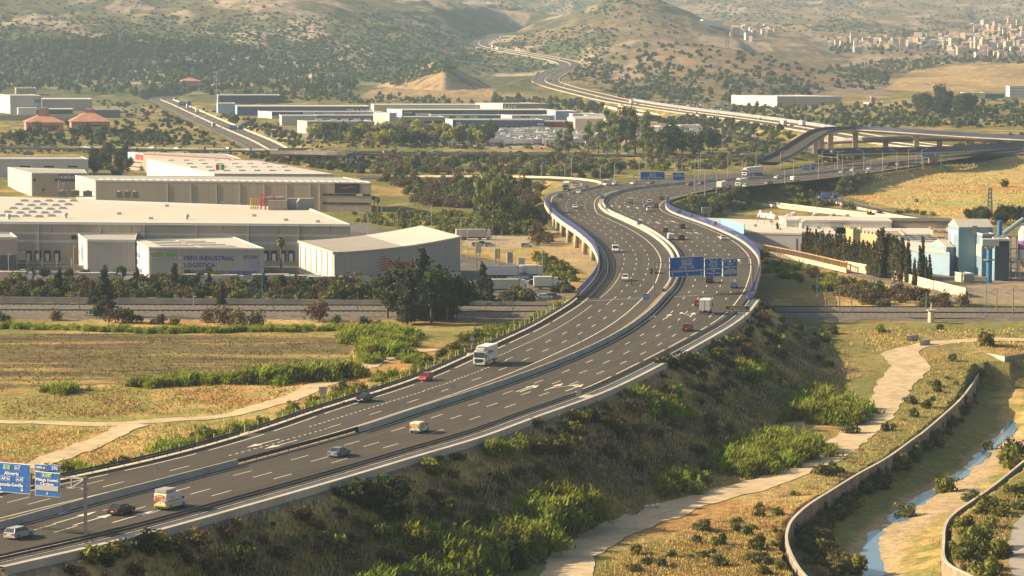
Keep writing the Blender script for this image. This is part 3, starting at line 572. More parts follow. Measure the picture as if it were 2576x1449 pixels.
def wallalong(line, off, h, lab, m=None, cat='barrier', w=.3, z=0, name='concrete_barrier'):
    N, _ = normals2(line); c = line.copy(); c[:, :2] += N*off; c[:, 2] += z; m2 = MB(); m2.sweep(c, [(-w, -.3), (-w*.6, h), (w*.6, h), (w, -.3)]); o = c[0]; ob = loc(m2, o).build(name, m or CONC); ob.location = tuple(o); tag(ob, lab, cat); return ob
CREAM = mat('cream_concrete', (.62,.52,.38), .85, .2, .1)
road(FAR, 15, 15, median=0); 
FARW = mat('weathered_wall', (.42,.36,.27), .85, .2, .1); wallalong(FAR, 0, .75, 'cream median wall of the far motorway climbing the valley', FARW, w=.4); wallalong(FAR, -15.3, .7, 'cream edge wall on the near side of the far motorway', FARW, w=.3); wallalong(FAR, 15.3, .6, 'thin edge wall on the hill side of the far motorway', FARW, w=.3)
k = (FAR[:, 1] > 1850) & (FAR[:, 1] < 2700); wallalong(FAR[k], 15.6, 2.2, 'pale blue noise screen along the far motorway below the used car lot', mat('noise_screen', (.28,.31,.37), .5, .25, .05), 'noise barrier', w=.2, name='noise_screen')
road(TOPL, 12.5, 12.5, median=0); wallalong(TOPL, 0, .9, 'cream median wall of the left background dual carriageway', FARW, w=.35); wallalong(TOPL, 12.8, 1.0, 'cream edge wall on the right of the left background carriageway', CREAM, w=.3)
road(CROSS, 9, 9, median=0); wrail(CROSS[2:60]-np.array([0, 9.5, 0]), 'far rail along the near side of the crossing highway', (.6,), 12); wallalong(CROSS, -8.9, .8, 'low dark barrier along the crossing highway', CONCD, w=.2)
road(SERV, 6, 6, lines=False); road(RAMP, 4.6, 4.6, dashes=False); wallalong(RAMP, -4.9, .9, 'cream barrier of the looping slip road left of the motorway', CREAM)
road(LOOP, 4.6, 4.6, dashes=False); wallalong(LOOP, 4.9, .7, 'low pale barrier round the right hand loop road', CREAM, w=.2); road(SIDE, 7.5, 7.5, median=0); wallalong(SIDE, 8, .9, 'low cream barrier in front of the side road behind the food factory', CREAM); wallalong(SIDE, 0, .9, 'cream median barrier of the side road', CREAM)
road(LOTR, 4, 4, dashes=False)
# bridges on the right
def bridge(line, hwid, lab, parm, piers, pw, deckm=None, th_=1.4, parah=1.3, pierr=None):
    t = empty('road_bridge', tuple(line[0]), label=lab, cat='bridge'); o = line[0]; m2 = MB(); m2.sweep(line, [(-hwid-.3, 0), (-hwid-.3, -.6), (-hwid*.55, -th_), (hwid*.55, -th_), (hwid+.3, -.6), (hwid+.3, 0), (-hwid-.3, 0)]); loc(m2, o).build('deck', deckm or CONC, t)
    m2 = MB(); m2.sweep(line, [(-hwid+.3, .03), (hwid-.3, .03)]); loc(m2, o).build('carriageway', ASPH, t)
    for sg in (-1, 1):
        m2 = MB(); N, _ = normals2(line); c = line.copy(); c[:, :2] += N*sg*hwid; m2.sweep(c, [(-.2, .01), (-.2, parah), (.2, parah), (.2, .01)]); loc(m2, o).build('parapet', parm, t)
    for k_ in piers:
        i = int(k_*(len(line)-1)); p = line[i]; g = float(hz(p[0], p[1])); m2 = MB(); m2.box((p[0], p[1], (g-1+p[2]-th_)/2), (pw, 1.6, p[2]-th_-g+1.0)); loc(m2, o).build('pier', PIERC, t)
    return t
DBLUE = mat('dark_blue_steel', (.045,.055,.13), .5, .2, .2)
bridge(VIA2, 6, 'long white edged viaduct with brown underside passing below the flyover', mat('pale_blue_steel', (.35,.38,.5), .5, .2, .2), (.05, .3, .55, .8), 3, mat('rust_deck', (.30,.19,.13), .8, .3, .1), 1.9, 1.4)
bridge(FLY, 5.5, 'high flyover ramp with dark blue parapets curving to the right', DBLUE, (.45, .52, .58, .66, .78, .9), 3.0, CONC, 1.8, 1.5)
bridge(BLUB, 6.5, 'low bridge with dark blue parapets crossing over the motorway on the right', DBLUE, (.22, .52, .9), 4.5, CONC, 1.5, 2.2)
bridge(np.array([np.array(PY(1538+(1640-1538)*t, 268+(291-268)*t, 2480-t*230)) for t in np.linspace(0, 1, 12)])*np.array([1, 1, 1]), 6, 'pale far viaduct section with cream beams above the logistics sheds', CREAM, (.02, .35, .6), 4, CREAM, 3, 1.2)
bridge(wline([P(690,384,8.0),P(760,384,8.2),P(850,386,8.2),P(880,387,8)], 5), 7, 'low dark concrete overpass with billboard crossing left of the centre', CONCD, (.3, .45, .7), 3, CONCD, 1.6, 1.0)
# dirt roads draped on the ground
DIRT = mat('pale_dirt', (.52,.405,.25), .95, .3, .45, bump=.5)
DLINES = []
def drape(pts, name, m, dz=.09, step=2.0, jit=.5, water=None):
    c = []
    for px, py, w in pts:
        h_ = hit(px, py) if water is None else P(px, py, water)
        if h_ is None: h_ = P(px, py, -6 if px > 1300 else 5)
        c.append((h_[0], h_[1], (-w if w < 0 else w/spx(h_[1]))/2))
    q = resample(smooth(crom([(a, b, w) for a, b, w in c], step), 4), step); N, _ = normals2(q); cols = []
    jl = (fbm(q[:, 1]/3.0, q[:, 0]*0, 3, 5)-.5)*2*jit; jr = (fbm(q[:, 1]/3.0+50, q[:, 0]*0, 3, 8)-.5)*2*jit
    for t in np.linspace(-1, 1, 9):
        w = np.where(t < 0, q[:, 2]+jl, q[:, 2]+jr)*t; x = q[:, 0]+N[:, 0]*w; y = q[:, 1]+N[:, 1]*w; z = hz(x, y)+dz if water is None else np.full(len(x), water); cols.append(np.stack([x, y, z], 1))
    if water is None: DLINES.append((q[:, :2].copy(), q[:, 2].copy()))
    m2 = MB()
    for a, b in zip(cols[:-1], cols[1:]): m2.strip(a, b)
    return tag(m2.build(name, m, smooth_=True), kind='structure')
def mw(l, w): return [(a, b, -(w(a, b) if callable(w) else w)) for a, b, c in l]
drape(mw(DIRT_R, lambda a, b: 9 if 2245 < a < 2300 and b < 960 else (7.5 if 2150 < a < 2300 and b > 950 else (4.5 if a > 2300 else 7.6))), 'dirt_road', DIRT, jit=.9); drape(mw(DIRT_L, 4.6), 'dirt_road', DIRT, jit=.8); drape(mw(DIRT_L2, 4.8), 'dirt_road', DIRT, .12, jit=.9)
drape([(2655,1255,60),(2590,1310,60),(2575,1370,80),(2590,1450,90),(2600,1500,90)], 'path', mat('old_concrete', (.33,.30,.26), .95, .25, .15))
drape([(2310,203,3),(2345,213,5),(2400,226,4),(2460,236,3)], 'dirt_road', DIRT, .6, 5, .3)
drape([(2165,262-52,3),(2200,220,3),(2260,226,3),(2380,229,3)], 'dirt_road', DIRT, .6, 5, .3)
# stream
WAT = bpy.data.materials.new('stream_water'); WAT.use_nodes = True; b = WAT.node_tree.nodes['Principled BSDF']; b.inputs['Base Color'].default_value = (.13,.24,.36,1); b.inputs['Roughness'].default_value = .12  # blue base colour stands in for the reflected sky
sw = [(2640,960,10),(2576,1014,14),(2557,1040,16),(2538,1080,22),(2520,1102,22),(2500,1116,16),(2464,1152,26),(2427,1187,24),(2397,1207,22),(2355,1232,14),(2317,1252,34),(2269,1294,38),(2219,1324,60),(2200,1357,66),(2184,1387,70),(2197,1437,64),(2230,1500,60)]
drape([(a, b_, c*1.6) for a, b_, c in sw], 'water', WAT, water=-10.72, jit=.6)
# canal walls
def canal(line, zt, zb, lab, w=.45, m=None):
    l2 = line.copy(); l2[:, 2] = 0; m2 = MB(); m2.sweep(l2, [(-w/2-.2, zb), (-w/2, zt), (w/2, zt), (w/2+.2, zb)]); o = l2[0]; ob = loc(m2, o).build('canal_wall', m or mat('shaded_stained_concrete', (.27,.22,.165), .9, .5, .5, stretch=(1, 1, .2)), smooth_=False); ob.location = tuple(o); tag(ob, lab, 'wall'); m2 = MB(); m2.sweep(l2, [(-w/2-.06, zt-.05), (-w/2-.06, zt+.1), (w/2+.06, zt+.1), (w/2+.06, zt-.05)]); loc(m2, o).build('coping', CONC, ob); return ob  # face colour darkened for its shade besides stains, coping paler as the sunlit top
canal(WALLL, -5.45, -11.5, 'long curved concrete flood wall between the dry grass and the stream bed', w=.34)
canal(WALLR, -6.0, -11.5, 'low curved concrete wall on the far right bank of the stream', w=.34)
wa = PY(2402, 875, 705); wb = PY(2527, 897, 672); wc = PY(2578, 887, 679); wd = PY(2660, 875, 688)
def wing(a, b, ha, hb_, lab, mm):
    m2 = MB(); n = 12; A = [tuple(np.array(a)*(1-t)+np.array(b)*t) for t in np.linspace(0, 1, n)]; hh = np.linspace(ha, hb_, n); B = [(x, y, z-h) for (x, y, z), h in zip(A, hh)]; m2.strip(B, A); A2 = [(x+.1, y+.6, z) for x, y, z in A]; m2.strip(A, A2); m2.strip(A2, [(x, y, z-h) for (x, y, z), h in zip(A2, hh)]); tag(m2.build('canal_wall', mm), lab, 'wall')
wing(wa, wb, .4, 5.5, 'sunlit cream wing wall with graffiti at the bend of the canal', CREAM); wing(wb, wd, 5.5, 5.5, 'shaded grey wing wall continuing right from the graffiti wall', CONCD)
# railway
def rail_line(py0, py1, off=0): return crom([P(-420, py0, 0.0), P(600, (py0*1.0+(py1-py0)*.36), 0.0), P(1400, py0+(py1-py0)*.62, 0), P(2900, py1, 0.0)], 12)
for a, b in ((773, 783.5), (788, 798)):
    l = rail_line(a, b); l[:, 2] = .9; t = empty('railway_track', tuple(l[0]), label='pair of steel rails on ballast, '+('far' if a == 773 else 'near')+' track crossing under the viaduct', cat='railway track'); o = l[0]
    m2 = MB(); m2.sweep(l, [(-3.0, -.9), (-1.7, 0), (1.7, 0), (3.0, -.9)]); loc(m2, o).build('ballast', mat('ballast', (.20,.175,.15), .95, .35, 1.2), t)
    m2 = MB(); q = resample(l, 1.6)
    for p in q: m2.box((p[0], p[1], p[2]+.06), (.3, 2.5, .16))
    tag(loc(m2, o).build('sleeper', CONCD, t), kind='stuff')
    for of in (-.83, .83):
        m2 = MB(); m2.sweep(l, [(of-.07, .12), (of-.07, .3), (of+.07, .3), (of+.07, .12)]); loc(m2, o).build('rail', mat('rust_rail', (.08,.055,.04), .5, .2, .3, metal=.5), t)
wallalong(crom([P(-400,757,0), P(1100,771,0), P(1400,775,0)], 12), 0, 1.6, 'long grey retaining wall behind the railway on the left', CONCD, 'wall', name='retaining_wall')
# ---------------------------------------------------------------- buildings
FOOT = []                                           # footprints, kept clear of plants
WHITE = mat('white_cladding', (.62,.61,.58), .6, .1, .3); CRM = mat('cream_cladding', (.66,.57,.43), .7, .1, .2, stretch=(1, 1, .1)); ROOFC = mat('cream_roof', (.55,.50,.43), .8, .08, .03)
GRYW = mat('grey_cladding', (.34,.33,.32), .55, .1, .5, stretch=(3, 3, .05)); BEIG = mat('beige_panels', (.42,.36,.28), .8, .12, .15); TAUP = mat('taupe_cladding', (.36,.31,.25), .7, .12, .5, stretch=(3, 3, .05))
DARKG = mat('dark_glass', (.03,.035,.045), .25, 0); TRIM = mat('pale_metal_trim', (.50,.52,.52), .5, .1, .5); BLUEW = mat('blue_cladding', (.06,.11,.25), .6, .15, .2); NAVY = mat('navy_cladding', (.035,.05,.10), .6, .15, .2); LBLU = mat('light_blue_cladding', (.28,.42,.55), .6, .12, .2)
GRN = mat('green_cladding', (.03,.17,.09), .6, .2, .2); YEL = mat('yellow_cladding', (.75,.48,.05), .6, .1, .2); REDB = mat('red_cladding', (.30,.06,.045), .65, .15, .2); PINK = mat('pink_render', (.46,.24,.19), .85, .2, .2); GREYR = mat('grey_metal_roof', (.42,.40,.36), .6, .12, .2)
DOOR = mat('white_door', (.60,.60,.58), .6, .1, .5); TXTB = mat('blue_lettering', (.03,.05,.22), .6, 0); TXTR = mat('red_lettering', (.42,.05,.05), .6, 0); TXTW = mat('white_lettering', (.75,.75,.75), .6, 0); TXTK = mat('black_lettering', (.02,.02,.03), .6, 0); TXTG = mat('green_sign', (.04,.35,.07), .6, 0); CORR = mat('corrugated_roof', (.58,.55,.48), .6, .22, 1.2, stretch=(.1, 1, 1))
def onwall(A, B, px, py):
    """metres along the wall A-B and height where the sight line of a picture point meets it"""
    dx, dy, dz = ray(px, py); ex, ey = B[0]-A[0], B[1]-A[1]; L = math.hypot(ex, ey); ex /= L; ey /= L
    den = dx*ey-dy*ex; t = (A[0]*ey-A[1]*ex)/den
    return (dx*t-A[0])*ex+(dy*t-A[1])*ey, CAMZ+dz*t
class Bld:
    def __init__(s, name, label, cat, foot, zr, wallm, roofm, zb=None, zrs=None, group=None, parapet=0.0, roof='flat', rise=2.0, over=.25):
        s.f = [tuple(p[:2]) for p in foot]; FOOT.append(s.f); g = [float(hz(x, y)) for x, y in s.f]; s.zb = (min(g)-.5) if zb is None else zb; s.zr = zr; s.o = (s.f[0][0], s.f[0][1], s.zb); zs = zrs or [zr]*len(s.f)
        s.root = empty(name, s.o, 0, label, cat, group); m = MB(); m.prism(s.f, s.zb, zs, cap=False); s.b(m, 'wall', wallm); cx = sum(p[0] for p in s.f)/len(s.f); cy = sum(p[1] for p in s.f)/len(s.f)
        def ins(k): return [(cx+(x-cx)*k, cy+(y-cy)*k) for x, y in s.f]
        m = MB(); R = max(math.hypot(x-cx, y-cy) for x, y in s.f); k = 1+over/R
        if roof == 'gable' and len(s.f) == 4:
            p = ins(k); a = [(p[0][0]+p[3][0])/2, (p[0][1]+p[3][1])/2]; b = [(p[1][0]+p[2][0])/2, (p[1][1]+p[2][1])/2]; z = zr+.05
            V = [(*p[0], z), (*p[1], z), (*p[2], z), (*p[3], z), (*a, z+rise), (*b, z+rise)]; m.face([V[0], V[1], V[5], V[4]]); m.face([V[2], V[3], V[4], V[5]]); m.face([V[3], V[0], V[4]]); m.face([V[1], V[2], V[5]])
        elif roof == 'hip':
            p = ins(k*1.08); m.v += []; n = len(p)
            for i in range(n): m.face([(*p[i], zr+.05), (*p[(i+1) % n], zr+.05), (cx, cy, zr+rise)])
        else:
            q = ins(k) if not parapet else ins(1-.35/R); m.prism(q, [z-.6 for z in zs], [z+.05 for z in zs])
            if parapet:
                m2 = MB(); o_ = ins(k); i_ = ins(1-.3/R); n = len(o_)
                for i in range(n):
                    j = (i+1) % n; a, b, c, d = o_[i], o_[j], i_[j], i_[i]; zt = [z+parapet for z in zs]; zl = [z-.3 for z in zs]
                    m2.face([(*a, zl[i]), (*b, zl[j]), (*b, zt[j]), (*a, zt[i])]); m2.face([(*a, zt[i]), (*b, zt[j]), (*c, zt[j]), (*d, zt[i])]); m2.face([(*c, zl[j]), (*d, zl[i]), (*d, zt[i]), (*c, zt[j])])
                s.b(m2, 'parapet', TRIM)
        s.b(m, 'roof', roofm); s.cx, s.cy = cx, cy
        s.W = {'front': (s.f[0], s.f[1]), 'left': (s.f[3], s.f[0]), 'right': (s.f[1], s.f[2])} if len(s.f) == 4 else {'front': (s.f[0], s.f[1])}
    def b(s, m, name, mm, parent=None):
        m.v = [(x-s.o[0], y-s.o[1], z-s.o[2]) for x, y, z in m.v]; return m.build(name, mm, parent or s.root)
    def rect(s, w, r, mm, name='window', d=.1, px=True):
        A, B = s.W[w]
        if px: u0, z1 = onwall(A, B, r[0], r[1]); u1, z0 = onwall(A, B, r[2], r[3])
        else: u0, z0, u1, z1 = r
        L = math.hypot(B[0]-A[0], B[1]-A[1]); ex, ey = (B[0]-A[0])/L, (B[1]-A[1])/L; u = (u0+u1)/2; m = MB()
        m.box((A[0]+ex*u+ey*d*.5, A[1]+ey*u-ex*d*.5, (z0+z1)/2), (abs(u1-u0), d, abs(z1-z0)), math.atan2(ey, ex)); return s.b(m, name, mm)
    def text(s, w, px, py, h, txt, mm, name='lettering', d=.12, align='LEFT', bold=0.02, shear=0, sx=1.0, z=None):
        A, B = s.W[w]; u, z = onwall(A, B, px, py); return text_at(s.root, s.o, A, B, u, z, h, txt, mm, name, d, align, bold, shear, sx)
def text_mesh(txt, h, bold=0.02, shear=0, align='LEFT', sx=1.0):
    cu = bpy.data.curves.new('t', 'FONT'); cu.body = txt; cu.size = h/0.72; cu.offset = bold*h; cu.shear = shear; cu.align_x = align; cu.resolution_u = 2
    ob = bpy.data.objects.new('t', cu); me = bpy.data.meshes.new_from_object(ob); bpy.data.objects.remove(ob); bpy.data.curves.remove(cu)
    for v in me.vertices: v.co.x *= sx
    return me
def text_at(root, o, A, B, u, z, h, txt, mm, name='lettering', d=.12, align='LEFT', bold=0.02, shear=0, sx=1.0):
    me = text_mesh(txt, h, bold, shear, align, sx); L = math.hypot(B[0]-A[0], B[1]-A[1]); ex, ey = (B[0]-A[0])/L, (B[1]-A[1])/L
    for v in me.vertices:
        a, b = v.co.x, v.co.y; v.co = (A[0]+ex*(u+a)+ey*d-o[0], A[1]+ey*(u+a)-ex*d-o[1], z+b-o[2])
    me.materials.clear(); me.materials.append(mm); ob = bpy.data.objects.new(name, me); COL.objects.link(ob); ob.parent = root; return ob
def rf(pts, z): return [P(a, b, z) for a, b in pts]
def onroof(bl, px, py, z=None): return P(px, py, bl.zr if z is None else z)
# --- the great cream roofed warehouse
b1 = Bld('warehouse', 'huge warehouse with flat cream roof and beige panel walls filling the left side', 'warehouse', rf([(-160,560), (881,568), (774,525), (-160,492)], 13), 13, BEIG, ROOFC, parapet=.5)
for x in (98, 254, 364, 495, 626, 752): b1.rect('front', (x-1.5, 566, x+1.5, 660), TRIM, 'pilaster', .5)
b1.rect('front', (-20, 563.5, 880, 568.5), TRIM, 'gutter', .4); b1.rect('front', (-20, 589, 880, 590), TRIM, 'panel_joint', .06); b1.rect('front', (-20, 609, 880, 610), TRIM, 'panel_joint', .06)
for x in (48, 72, 96, 120, 144, 668, 690, 712, 733): b1.rect('front', (x-8, 630, x+8, 656), DARKG, 'dock_door', .25); b1.rect('front', (x-5, 638, x+4, 656), DOOR, 'door', .35)
b1.rect('front', (180, 592, 192, 602), DARKG, 'window')
for q in range(26):
    c, r = q % 5, q//5; x = 12+c*31+r*14; y = 545-r*9.5+(c % 2)*2
    if q > 24: break
    X0 = P(x-6 if x > 5 else 5, y, 13); m = MB(); m.box((X0[0], X0[1], 13.3), (2.8, 1.3, .4)); m.box((X0[0], X0[1], 13.7), (2.0, .8, .3)); b1.b(m, 'skylight', TRIM)
for x, y in ((165,549), (22,568-16), (470,553)):
    p = P(x, y, 13); m = MB(); m.tube((p[0], p[1], 13), (p[0], p[1], 14), .5, .5, 10); m.tube((p[0], p[1], 14), (p[0], p[1], 14.8), 1.0, .6, 10); b1.b(m, 'roof_vent', TRIM)
for k, (x0, x1, y) in enumerate(((140,238,497), (290,352,499))):
    t = P((x0+x1)/2, y, 13); em = empty('air_conditioner', (t[0], t[1], 13), 0, 'row of grey air handling units at the '+('left' if k == 0 else 'middle')+' of the warehouse roof back edge', 'roof unit'); m = MB(); L = (x1-x0)/7.0
    m.box((0, 0, .4), (L, 3, .2)); m.build('platform', GALV, em)
    for j in range(3): m = MB(); m.box((-L/2+L*(j+.5)/3, 0, 1.5+.2*(j % 2)), (L/4.5, 2.2, 2.0)); m.tube((-L/2+L*(j+.5)/3, 0, 2.4), (-L/2+L*(j+.5)/3, 0, 2.9), .6, .6, 8); m.build('unit', TAUP, em)
t = P(690, 527, 13); em = empty('cooling_plant', (t[0], t[1], 13), 0, 'roof plant with red and yellow frames and grey housings on the cream warehouse roof', 'roof plant')
m = MB(); m.box((0, 0, 3.2), (7, 4, 2.4)); m.build('upper_housing', GRYW, em); m = MB(); m.box((1.5, -3, 1.7), (6.5, 3, 3.0)); m.box((1.5, -3, 3.3), (6.8, 3.3, .2)); m.build('lower_housing', TAUP, em); m = MB(); m.box((9, 2, 2), (9, 4, 3.6)); m.build('grey_housing', GRYW, em)
m = MB()
for x in (-4.5, -3, 0): m.tube((x, -2.5, 0), (x, -2.5, 5.4), .16); m.tube((x, 1.5, 0), (x, 1.5, 5.4), .16)
for z in (1.5, 3, 5.2): m.tube((-4.5, -2.5, z), (0, -2.5, z), .14)
m.build('red_frame', mat('red_steel', (.45,.04,.05), .5, 0), em); m = MB()
for x in (-8, -7.2, -6.4, -5.6): m.tube((x, -1, .2), (x, -1, 3.8), .18)
m.box((-6.8, -1, 3.8), (3.2, .4, .3)); m.box((-6.8, -1, .6), (3.2, .4, .3)); m.build('yellow_frame', mat('yellow_steel', (.7,.42,.03), .5, 0), em)
m = MB(); m.tube((8, 0, 0), (8, 0, 2.6), .45, .45, 8); m.tube((8, 0, 2.6), (9, 0, 3.6), .45, .5, 8); m.build('duct', TRIM, em)
# --- Nieves building with the sweeping roof
fl = P(841, 712, 0); fr_ = P(1158, 700, 0); dxn, dyn = (fr_[1]-fl[1]), (fr_[0]-fl[0]); Ln = math.hypot(dxn, dyn); wv = np.array([-dxn/Ln, dyn/Ln])
blp = np.array(fl[:2])+wv*31; brp = np.array(fr_[:2])+wv*31; n_ = 14; zp = lambda t: 9.1+3.6*(0.12*t+0.88*t**2.1)
front = [tuple(np.array(fl[:2])*(1-t)+np.array(fr_[:2])*t) for t in np.linspace(0, 1, n_)]; back = [tuple(blp*(1-t)+brp*t) for t in np.linspace(0, 1, n_)]
nv = empty('cold_store', (fl[0], fl[1], 0), 0, 'grey cold store with a roof that sweeps up to the right and red Nieves lettering', 'warehouse'); FOOT.append([front[0], front[-1], back[-1], back[0]]); o = (fl[0], fl[1], 0)
zz = [zp(t) for t in np.linspace(0, 1, n_)]
m = MB(); m.strip([(*p, 1.9) for p in front], [(*p, z) for p, z in zip(front, zz)]); m.face([(*front[-1], 1.9), (*back[-1], 1.9), (*back[-1], zz[-1]+1.3), (*front[-1], zz[-1])]); m.strip([(*p, 0) for p in back], [(*p, z+1.3) for p, z in zip(back, zz)]); loc(m, o).build('wall', GRYW, nv)
m = MB(); e = .12; d_ = np.array(fr_[:2])-np.array(fl[:2]); d_ = d_/np.linalg.norm(d_); q = [tuple(np.array(fl[:2])-d_*e-wv*e), tuple(np.array(fr_[:2])+d_*e-wv*e), tuple(brp+d_*e), tuple(blp-d_*e)]; m.prism(q, -1, 1.9, cap=False); loc(m, o).build('plinth', CRM, nv)
m = MB(); m.face([(*blp, 1.9), (*fl[:2], 1.9), (*fl[:2], 9.1), (*blp, 10.4)]); loc(m, o).build('side_wall', WHITE, nv)  # white against the grey front, with the sun on this wall in its colour
for k in range(7):
    m = MB(); p = np.array(fl[:2])+wv*(1+k*4.8)-d_*.12; m.box((p[0], p[1], 5.4), (.3, .25, 7.2), math.atan2(wv[1], wv[0])); loc(m, o).build('pilaster', CRM, nv)
hlf = n_//2
for nm, a, b_, mm in (('roof', 0, hlf+1, mat('taupe_roof', (.34,.31,.27), .7, .08, .1)), ('ribbed_roof', hlf, n_, CORR)):
    m = MB(); F_ = [(p[0]-wv[0]*.4, p[1]-wv[1]*.4, z+.15) for p, z in zip(front[a:b_], zz[a:b_])]; B_ = [(p[0]+wv[0]*.4, p[1]+wv[1]*.4, z+1.45) for p, z in zip(back[a:b_], zz[a:b_])]; m.strip(F_, B_); m.strip([(x, y, z-.5) for x, y, z in F_], F_)
    loc(m, o).build(nm, mm, nv)
m = MB(); m.face([(*(np.array(fl[:2])-d_*.5), 8.8), (*(blp-d_*.5), 10.1), (*(blp-d_*.5), 10.6), (*(np.array(fl[:2])-d_*.5), 9.3)]); m.face([(*(np.array(fl[:2])-d_*.5), 9.3), (*(blp-d_*.5), 10.6), (*blp, 10.6), (*fl[:2], 9.3)]); loc(m, o).build('roof_trim', CRM, nv)
A, B = fl[:2], fr_[:2]; u, z = onwall(A, B, 978, 674); text_at(nv, o, A, B, u, z, 2.6, 'Nieves', TXTR, bold=.035)
u0, z0 = onwall(A, B, 965, 664); R_ = 2.4; m = MB()
for k in range(6):
    y = -R_+ (k+.5)*2*R_/6; hw_ = math.sqrt(max(.1, R_*R_-y*y)); n2_ = 8; a = []; b_ = []
    for i in range(n2_+1):
        t = -1+2*i/n2_; uu = t*hw_; vv = y+.55*(t+1)*.5; a.append((A[0]+d_[0]*(u0+uu)+d_[1]*.12, A[1]+d_[1]*(u0+uu)-d_[0]*.12, z0+vv-.17)); b_.append((a[-1][0], a[-1][1], a[-1][2]+.42*(1-.5*abs(t))))
    m.strip(a, b_)
loc(m, o).build('logo', TXTR, nv); u, z = onwall(A, B, 1008, 677.5); m = MB(); m.box((A[0]+d_[0]*(u+2.5)+d_[1]*.1, A[1]+d_[1]*(u+2.5)-d_[0]*.1, z), (9, .08, .3), math.atan2(d_[1], d_[0])); loc(m, o).build('underline', TXTR, nv)
# --- twin block with the cold storage lettering
b3a = Bld('warehouse', 'blank grey block with white left wall and a round blue and yellow emblem', 'warehouse', rf([(220,606), (340,607), (345,588), (197,591)], 9.6), 9.6, GRYW, GREYR, parapet=.5)
b3a.rect('left', (199, 598, 219, 680), WHITE, 'lit_or_clad_side', .1); A, B = b3a.W['left']; u0, z0 = onwall(A, B, 208, 637)  # white left wall beside the grey front puts sun and shade into the colours
for rr, mm, dd_ in ((3.4, YEL, .16), (2.8, mat('emblem_blue', (.12,.25,.55), .6, 0), .22)):
    m = MB(); L = math.hypot(B[0]-A[0], B[1]-A[1]); ex, ey = (B[0]-A[0])/L, (B[1]-A[1])/L; m.face([(A[0]+ex*(u0+rr*math.cos(t))+ey*dd_, A[1]+ey*(u0+rr*math.cos(t))-ex*dd_, z0+rr*math.sin(t)) for t in np.linspace(0, 2*math.pi, 17)[:-1]]); b3a.b(m, 'emblem', mm)
b3a.text('left', 199.5, 636, 1.0, 'Artemar', TXTR, bold=.02, d=.3)
b3 = Bld('warehouse', 'grey warehouse lettered for industrial cold storage with solar panels on a white ribbed roof', 'warehouse', rf([(375,624), (664,627), (588,598), (340,606)], 9.4), 9.4, GRYW, CORR, parapet=.35)
b3.rect('left', (341, 614, 374, 696), WHITE, 'lit_or_clad_side', .1); b3.rect('front', (376, 704, 663, 713), CRM, 'plinth', .15); b3.rect('front', (371, 622.5, 665, 626.5), TRIM, 'gutter', .3)  # grey front, white left: the sunlit side is brightened by its colour
for i, t_ in enumerate(('FRÍO INDUSTRIAL', 'LOGÍSTICA', 'DEPOSITO ADUANERO')): b3.text('front', 463, 653.5+i*18, 1.25, t_, TXTB, bold=.035, sx=1.12); b3.text('left', 342, 636+i*17+7, 1.3, t_, TXTB, bold=.03, sx=.8, d=.2)
for i in range(3):
    A, B = b3.W['front']; u0, z0 = onwall(A, B, 454, 649+i*18); m = MB(); L = math.hypot(B[0]-A[0], B[1]-A[1]); ex, ey = (B[0]-A[0])/L, (B[1]-A[1])/L; m.face([(A[0]+ex*(u0+.6*math.cos(t))+ey*.12, A[1]+ey*(u0+.6*math.cos(t))-ex*.12, z0+.6*math.sin(t)) for t in np.linspace(0, 2*math.pi, 11)[:-1]]); b3.b(m, 'bullet_emblem', mat('pink_emblem', (.5,.3,.28), .6, 0))
A, B = b3.W['front']; u0, z0 = onwall(A, B, 396, 640)
for r1_, r2_, mm, dd_ in ((2.55, 1.0, TXTW, .1), (2.4, .88, TXTG, .14)):
    m = MB(); m.face([(A[0]+ex*(u0+r1_*math.cos(t))+ey*dd_, A[1]+ey*(u0+r1_*math.cos(t))-ex*dd_, z0+r2_*math.sin(t)) for t in np.linspace(0, 2*math.pi, 21)[:-1]]); b3.b(m, 'oval_sign', mm)
b3.rect('front', (416, 637.5, 444, 643.5), TXTG, 'sign_bar', .12); text_at(b3.root, b3.o, A, B, u0-2.05, z0-.45, .95, 'Alcaide', mat('sign_red', (.5,.08,.03), .6, 0), d=.18, shear=.3, sx=.95)
b3.rect('front', (612, 642, 652, 692), mat('poster', (.30,.25,.25), .6, .6, .6, col2=(.12,.16,.35)), 'poster', .1); b3.text('front', 613, 650, .8, 'ALQUILER', TXTB, d=.2, bold=.03, sx=.85); b3.text('front', 614, 689, .9, 'DE FRÍO', TXTB, d=.2, bold=.03, sx=1.05)
for r in range(4):
    p0 = P(372+r*9, 609+r*4.1, 9.4); p1 = P(520+r*25, 611+r*4.1, 9.4)
    for h_ in (0, .52):
        m = MB(); a = np.array(p0[:2])*(1-h_)+np.array(p1[:2])*h_; c = np.array(p0[:2])*(.52-h_)+np.array(p1[:2])*(.48+h_); q = (a+c)/2; m.box((q[0], q[1], 9.9), (np.linalg.norm(c-a)*.93, 1.5, .12), math.atan2(c[1]-a[1], c[0]-a[0])); b3.b(m, 'solar_panel', DARKG)
b4 = Bld('warehouse', 'dark grey warehouse cut off by the left edge of the picture', 'warehouse', rf([(-150,601), (43,600), (27,588), (-150,588)], 9.8), 9.8, GRYW, GREYR, parapet=.5); b4.rect('front', (-20, 642, 42, 700), mat('dark_cladding', (.10,.11,.13), .7, .1, .3), 'dark_panel', .1)
